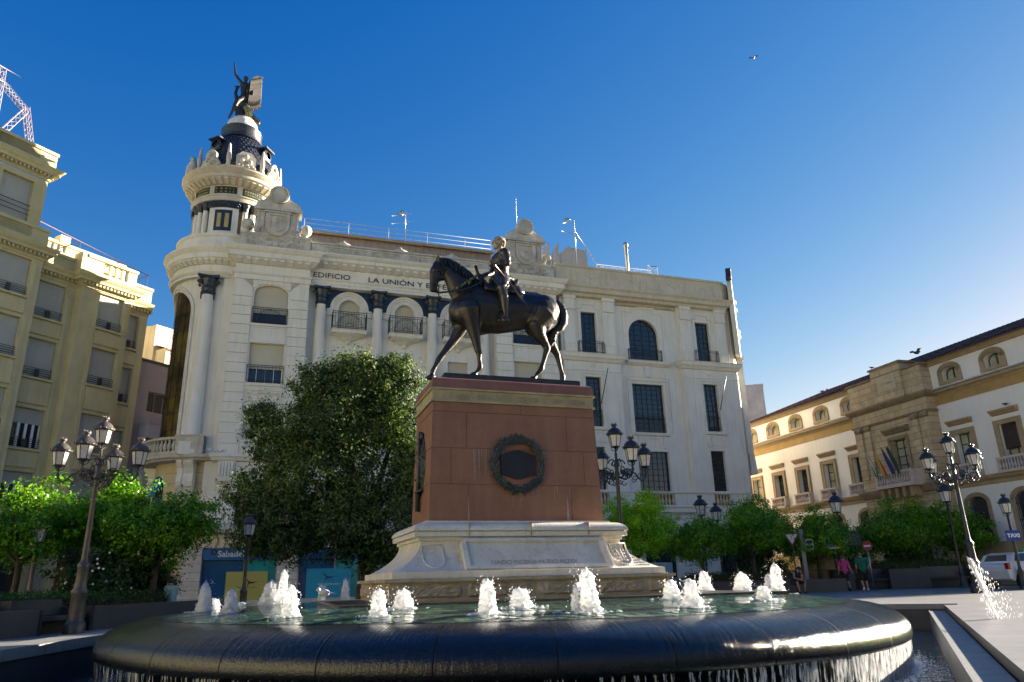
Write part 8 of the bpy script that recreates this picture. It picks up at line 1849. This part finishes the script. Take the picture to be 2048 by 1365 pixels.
# ------------------------------------------------------------------ taxi car at the right edge
pc = at(2040, 1140, 33.5)
car = empty('parked_taxi', (pc.x+1.1, pc.y+.9, G_), R(14), 'white taxi with dark blue flank emblem parked before the palace, cut by the right edge', 'car')
cw = .88
sideP = [(-2.15,.42),(-2.2,.75),(-2.12,1.0),(-1.9,1.12),(-1.72,1.42),(-1.35,1.52),(-.2,1.56),(.55,1.50),(1.15,1.12),(1.75,1.02),(2.1,.86),(2.18,.6),(2.15,.40),(1.75,.30),(1.62,.62),(1.3,.72),(.98,.62),(.86,.28),(-.98,.28),(-1.1,.62),(-1.42,.72),(-1.75,.62),(-1.88,.30)]
b = MB(); n_ = len(sideP)
def inset(z): return 0 if z < 1.0 else (z-1.0)*.32
v = []
for s in (-1, 1): v += [(x, s*(cw-inset(z)), z) for x, z in sideP]
mid = [(x, 0, z) for x, z in sideP]
b.add(v, [tuple(range(n_)), tuple(reversed(range(n_, 2*n_)))]+[(i, n_+i, n_+(i+1) % n_, (i+1) % n_) for i in range(n_)])
bo = b.build('body', nmat('white_car_paint', (.55,.56,.58), (.53,.54,.56), 2, .22, coat=.6), car); md = bo.modifiers.new('b', 'BEVEL'); md.width = .06; md.segments = 3; md.limit_method = 'ANGLE'
for s in (-1, 1):
    b = MB(); wp = [(-1.72,1.16),(-1.55,1.42),(-1.2,1.47),(-.95,1.48),(-.95,1.14)]; w2 = [(-.88,1.14),(-.88,1.48),(-.05,1.5),(-.05,1.13)]; w3 = [(.02,1.13),(.02,1.5),(.5,1.45),(.98,1.14)]
    for w_ in (wp, w2, w3):
        vs = [(x, s*(cw-inset(z)+.012), z) for x, z in w_]; b.add(vs, [tuple(range(len(w_)))])
    b.build('side_window', M['glass'], bo, fix=False)
    b = MB(); vs = [(.1, 1.0), (.55, 1.02), (.75, .7), (.5, .42), (.0, .40), (-.25, .75)]; b.add([(x, s*(cw+.012), z) for x, z in vs], [tuple(range(6))]); b.build('flank_emblem', M['darkblue'], bo, fix=False)
    for x in (-1.42, 1.3):
        b = MB(); b.lathe([(.0,-.1),(.31,-.1),(.335,-.06),(.335,.06),(.31,.1),(0,.1)], (0,0,0), 24); wv = [(x+p[0], s*(cw-.08)+p[2], .335+p[1]) for p in b.v]; b.v = wv; wh = b.build('wheel', M['black'], car, fix=False)
        b = MB(); b.lathe([(.0,.115),(.2,.115),(.2,.08)], (0,0,0), 20); b.v = [(x+p[0], s*(cw-.08)+s*p[2], .335+p[1]) for p in b.v]; b.build('rim', M['galv'], wh, fix=False)
b = MB(); b.add([(-1.88,-.6,1.16),(-1.88,.6,1.16),(-1.72,.5,1.42),(-1.72,-.5,1.42)], [(0,1,2,3)]); b.build('rear_window', M['glass'], bo); 
for s in (-1, 1): b = MB(); b.box(-2.2,-2.08, s*.82-.1, s*.82+.08, .82, 1.08); b.build('tail_light', nmat('tail_light_red', (.35,.01,.01), (.3,.01,.01), 3, .25), bo)
b = MB(); b.box(-.35,-.05,-.12,.12,1.56,1.66); gl2 = b.build('roof_light', nmat('green_taxi_light', (.02,.35,.10), (.02,.3,.08), 3, .3), bo)
pc2 = at(1990, 1150, 36)
# ------------------------------------------------------------------ birds
def bird(label, loc, s, az, flying=True, m=None):
    m = m or M['blackiron']; b = MB(); b.ball((0,0,0), .09*s, 10, 8, (1.7,.8,.8)); b.ball((.16*s,0,.06*s), .045*s, 8, 6); b.tube([(.19*s,0,.06*s),(.24*s,0,.05*s)], [.015*s,.003*s], 5); b.add([(-.1*s,.03*s,0),(-.1*s,-.03*s,0),(-.32*s,-.05*s,-.02*s),(-.32*s,.05*s,-.02*s),(-.2*s,0,.02*s)], [(0,1,4),(1,2,4),(2,3,4),(3,0,4)])
    if flying:
        for sg in (-1, 1): b.add([(.06*s,sg*.05*s,.02*s),(-.07*s,sg*.05*s,.02*s),(-.12*s,sg*.25*s,.14*s),(.0,sg*.42*s,.10*s),(.08*s,sg*.22*s,.14*s),(0,sg*.2*s,.16*s)], [(0,1,5),(1,2,5),(2,3,5),(3,4,5),(4,0,5)])
    else: b.tube([(.02*s,.03*s,-.14*s),(.02*s,.03*s,-.05*s)], .008*s, 4); b.tube([(.02*s,-.03*s,-.14*s),(.02*s,-.03*s,-.05*s)], .008*s, 4)
    o = b.build('bird', m, None, fix=False, loc=loc, rz=az); tag(o, label, 'bird', 'pigeons and swifts'); return o
mwb = nmat('white_feathers', (.6,.6,.6), (.5,.5,.5), 5, .8)
bird('pale bird in flight above the roof rail between tower and rider', at(802, 430, 30), .75, .5, True, mwb)
bird('tiny dark bird high in the sky at upper right', at(1507, 117, 40), .8, 1.2); bird('dark bird flying just above the palace roof', at(1833, 706, 36), 1.1, .2)
bird('white dove standing on the left corner of the monument slab', (-4.05, 16.1, .86), 1.0, 2.6, False, mwb)
b_l = [(onA(-1.75, -.9, 8.55), 'white dove at the left end of the ledge under the pavilion'), (onA(-1.2, -1.05, 8.48), 'second white dove on the ledge under the pavilion')]
for p_, l_ in b_l: bird(l_, p_, 1.0, .3, False, mwb)
for i, (x, y, z, l_) in enumerate([(-10.5, 1.7, 14.75, 'dark pigeon on the palace roof slope, left one of two'), (-9.9, 1.7, 14.75, 'dark pigeon on the palace roof slope, right one of two'), (6.2, -.2, 9.75, 'dark pigeon on the window hood right of the stone centre bay'), (-2.2, -.9, 14.2, 'dark pigeon on the raised stone parapet of the palace')]): bird(l_, onB(x, y, z), .8, i, False)
# ------------------------------------------------------------------ people
m_skin = nmat('skin', (.42,.24,.17), (.38,.21,.15), 8, .55); m_skin2 = nmat('tanned_skin', (.34,.19,.12), (.30,.16,.10), 8, .55)
def cloth(name, c): return nmat(name, c, tuple(x*.8 for x in c), 9, .9, .3, 60)
def person(label, loc, az, J, shirt, trousers, hairm, shoe, skin=None, sleeve=.55, shorts=True, hair='short', build=1.0, mask=False, tank=False):
    # J: joints in metres, x right, y forward, z up
    skin = skin or m_skin; t = empty('person', loc, az, label, 'person'); V = {k: Vector(v) for k, v in J.items()}; bd = MB(); B_ = build
    nk, hd = V['neck'], V['head']; up = (hd-nk).normalized(); fw = V.get('face', Vector((0, 1, 0))).normalized(); sd_ = fw.cross(up).normalized()
    limb(bd, [V['pelvis'], V['waist'], V['chest'], nk], [.13*B_, .12*B_, .14*B_, .06], 12, 1.0)
    for s in 'LR':
        sh, el, wr = V['sh'+s], V['el'+s], V['wr'+s]; hp, kn, an = V['hip'+s], V['kn'+s], V['an'+s]
        limb(bd, [V['chest']+(sh-V['chest'])*.4, sh, sh.lerp(el, .5), el, el.lerp(wr, .4), wr], [.09, .062, .052*B_, .042, .042, .028], 10)
        limb(bd, [hp, hp.lerp(kn, .5), kn, kn.lerp(an, .35), an], [.095*B_, .08*B_, .058, .058, .038], 10)
        ft = V['toe'+s]; limb(bd, [an+Vector((0, 0, -.03)), ft], [.042, .03], 8)
        # palm, four unequal bent fingers and a thumb from the side of the palm
        d = (wr-el).normalized(); pa = wr+d*.05; sgn = 1 if s == 'R' else -1; f_ = V.get('palm'+s, Vector((0, 1, 0))); f_ = (f_-d*f_.dot(d)).normalized(); q = d.cross(f_)
        bd.obox(pa, d*.045, f_*.036, q*.013)
        for i in range(4):
            o_ = pa+d*.042+f_*(.028-.019*i); L_ = (.068, .076, .071, .055)[i]; cu = q*(-.35*sgn)
            bd.tube([o_, o_+d*L_*.5+cu*L_*.2, o_+d*L_*.85+cu*L_*.7, o_+d*L_*.95+cu*L_*1.1], [.0095, .0085, .008, .006], 6)
        o_ = pa+f_*.034-d*.015; bd.tube([o_, o_+f_*.03+d*.03, o_+f_*.03+d*.062], [.011, .01, .007], 6)
    # head with nose, jaw, ears
    limb(bd, [nk, nk+up*.07], [.058, .054], 10)
    c = hd; r_ = .098
    for (a, b_, e, rr_, sc) in ((0, 0, .02, .098, (1, 1, 1.12)), (.018, 0, -.04, .078, (1, 1, 1.15)), (.03, 0, -.085, .045, (1, 1, .8)), (.098, 0, -.02, .018, (1, 1, 1.5))):
        bd.ball(c+fw*a+sd_*b_+up*e, rr_, 12, 10, sc)
    for s_ in (-1, 1): bd.ball(c+sd_*s_*.088-up*.015, .026, 8, 6, (.7, .7, 1.2)); bd.ball(c+fw*.086+sd_*s_*.033+up*.005, .014, 6, 5)
    body = remesh(bd, 'body', skin, t, .011, 2)
    # face details
    fe = MB()
    for s_ in (-1, 1): fe.ball(c+fw*.094+sd_*s_*.033+up*.004, .0085, 6, 5)
    fe.build('eye', M['black'], body, fix=False); fe = MB(); fe.tube([c+fw*.088-sd_*.025-up*.065, c+fw*.098-up*.066, c+fw*.088+sd_*.025-up*.065], [.005, .007, .005], 6); fe.build('mouth', nmat('lips', (.30,.10,.09), (.27,.09,.08), 8, .5) if 'lips' not in bpy.data.materials else bpy.data.materials['lips'], body, fix=False)
    h_ = MB(); h_.ball(c-fw*.014+up*.035, .110, 14, 10, (1, 1, 1.05)) if hair != 'bald' else None
    rr = random.Random(label)
    for i in range(26):
        a = rr.uniform(0, 2*PI); z_ = rr.uniform(-.3, 1); v = sd_*math.cos(a)+fw*math.sin(a)
        if v.dot(fw) > .35 and z_ < .55: continue
        h_.ball(c-fw*.014+v*.1*math.sqrt(1-max(0, z_)**2)+up*(.03+.095*z_), .024, 6, 5)
    if hair == 'pony': h_.ball(c-fw*.12+up*.05, .045, 8, 6); limb(h_, [c-fw*.13+up*.04, c-fw*.17-up*.06, c-fw*.15-up*.2, c-fw*.13-up*.28], [.042, .048, .036, .012], 8)
    hb_ = remesh(h_, 'hair', hairm, t, .012, 1)
    # shave the hair away from the face by pushing vertices in front of it inside the head
    mev = hb_.data
    for v in mev.vertices:
        d = v.co-c
        if d.dot(fw) > .045 and d.dot(up) < .06: v.co -= fw*(d.dot(fw)-.02)
    sh_ = MB()
    limb(sh_, [V['pelvis']+Vector((0, 0, .0)), V['waist'], V['chest'], V['chest'].lerp(nk, .6)], [.165*B_, .15*B_, .155*B_, .09], 14, 1.0)
    for s in 'LR':
        sh, el = V['sh'+s], V['el'+s]; sh_.ball(V['chest']+(sh-V['chest'])*.5, .12*B_, 12, 8)
        if not tank: limb(sh_, [V['chest']+(sh-V['chest'])*.5, sh, sh.lerp(el, sleeve)], [.115*B_, .085*B_, .080*B_], 12)
        sh_.ball(V['hip'+s]+Vector((0, 0, .03)), .125*B_, 10, 8)
    remesh(sh_, 'shirt', shirt, t, .014, 3)
    tr = MB(); limb(tr, [V['pelvis'], V['pelvis']+Vector((0, 0, .06))], [.15*B_, .13*B_], 12)
    for s in 'LR':
        hp, kn, an = V['hip'+s], V['kn'+s], V['an'+s]
        if shorts: limb(tr, [hp, hp.lerp(kn, .45), hp.lerp(kn, .85)], [.135*B_, .115*B_, .105*B_], 12)
        else: limb(tr, [hp, hp.lerp(kn, .5), kn, kn.lerp(an, .5), an], [.125*B_, .1*B_, .075, .068, .052], 12)
    remesh(tr, 'shorts' if shorts else 'trousers', trousers, t, .014, 2)
    for s in 'LR':
        an, ft = V['an'+s], V['toe'+s]; so_ = MB(); limb(so_, [an+Vector((0, 0, -.035)), an.lerp(ft, .5)+Vector((0, 0, -.02)), ft], [.055, .05, .04], 10); remesh(so_, 'shoe', shoe, t, .012, 1)
    if mask: mk_ = MB(); mk_.ball(c+fw*.055-up*.05, .068, 12, 8, (1, 1, .85)); mk_.build('face_mask', M['white'], body, fix=False)
    return t
g0 = GZ
# walking couple seen from behind
W = dict(pelvis=(0,0,.92), waist=(0,0,1.08), chest=(0,.02,1.28), neck=(0,.02,1.43), head=(.02,.05,1.545), face=(.75,.65,0), shL=(-.18,.01,1.36), elL=(-.24,-.02,1.1), wrL=(-.25,.06,.87), shR=(.18,.01,1.36), elR=(.26,.03,1.11), wrR=(.36,.10,.90), hipL=(-.09,0,.88), knL=(-.09,.14,.48), anL=(-.09,.02,.1), toeL=(-.10,.16,.04), hipR=(.09,0,.88), knR=(.09,.05,.48), anR=(.09,-.22,.14), toeR=(.10,-.12,.03))
pw_ = at(1690, 1150, 37.2)
person('woman in pink t-shirt with long reddish ponytail, walking away', (pw_.x, pw_.y, g0), R(-8), W, cloth('pink_cotton', (.46,.045,.22)), cloth('black_leggings', (.015,.015,.018)), nmat('auburn_hair', (.10,.035,.02), (.06,.022,.014), 20, .6), M['black'], hair='pony', build=.98)
Mn = dict(pelvis=(0,0,.98), waist=(0,0,1.14), chest=(0,.01,1.36), neck=(0,.03,1.51), head=(-.01,.07,1.64), face=(-.1,1,0), shL=(-.21,0,1.44), elL=(-.28,-.03,1.17), wrL=(-.27,.05,.93), shR=(.21,0,1.44), elR=(.30,.02,1.17), wrR=(.31,.12,.94), hipL=(-.1,0,.93), knL=(-.11,.06,.51), anL=(-.11,-.16,.14), toeL=(-.12,-.05,.03), hipR=(.1,0,.93), knR=(.11,.12,.51), anR=(.12,.06,.1), toeR=(.13,.2,.04))
pm_ = at(1727, 1150, 37.4)
person('heavy man in green t-shirt and black shorts beside the woman in pink', (pm_.x, pm_.y, g0), R(-10), Mn, cloth('green_cotton', (.01,.135,.075)), cloth('black_shorts', (.012,.012,.014)), nmat('grey_hair', (.16,.14,.13), (.10,.09,.085), 25, .7), M['white'], build=1.28)
# seated man leaning on his knees
Se = dict(pelvis=(0,0,.52), waist=(0,.06,.68), chest=(0,.22,.86), neck=(0,.32,.98), head=(.02,.42,1.06), face=(.5,.85,-.15), shL=(-.19,.26,.92), elL=(-.22,.42,.68), wrL=(-.06,.62,.60), shR=(.19,.26,.92), elR=(.30,.40,.70), wrR=(.05,.62,.58), hipL=(-.11,.02,.5), knL=(-.20,.46,.52), anL=(-.16,.44,.1), toeL=(-.2,.58,.04), hipR=(.11,.02,.5), knR=(.22,.46,.50), anR=(.2,.52,.1), toeR=(.24,.66,.04))
ps_ = at(1588, 1160, 35.6)
person('masked man in dark sleeveless top seated leaning forward on planter wall', (ps_.x, ps_.y, g0-.02), R(200), Se, cloth('navy_vest', (.02,.022,.035)), cloth('patterned_shorts', (.03,.035,.06)), nmat('dark_hair', (.03,.025,.02), (.02,.018,.015), 20, .6), M['black'], skin=m_skin2, mask=True, tank=True)
Sl = dict(pelvis=(0,0,.42), waist=(0,.02,.60), chest=(0,.05,.82), neck=(0,.08,.98), head=(0,.12,1.09), face=(0,1,-.1), shL=(-.19,.06,.90), elL=(-.23,.08,.64), wrL=(-.12,.28,.52), shR=(.19,.06,.90), elR=(.23,.1,.64), wrR=(.1,.3,.52), hipL=(-.1,.02,.4), knL=(-.13,.42,.44), anL=(-.13,.44,.06), toeL=(-.13,.58,.03), hipR=(.1,.02,.4), knR=(.13,.42,.44), anR=(.13,.46,.06), toeR=(.14,.6,.03))
pl_ = at(346, 1180, 23.6)
person('masked man in pale teal t-shirt sitting below the tower corner', (pl_.x, pl_.y, g0), R(75), Sl, cloth('pale_teal_cotton', (.26,.40,.40)), cloth('maroon_shorts', (.06,.025,.03)), bpy.data.materials['dark_hair'], M['black'], skin=m_skin2, mask=True)
pd_ = at(264, 1180, 25.8)
person('man in black clothing and mask in shade under the left trees', (pd_.x, pd_.y, g0+.12), R(-60+180), Sl, cloth('black_shirt', (.015,.015,.017)), cloth('black_trousers', (.014,.014,.016)), bpy.data.materials['dark_hair'], M['black'], skin=m_skin2, shorts=False, mask=True)
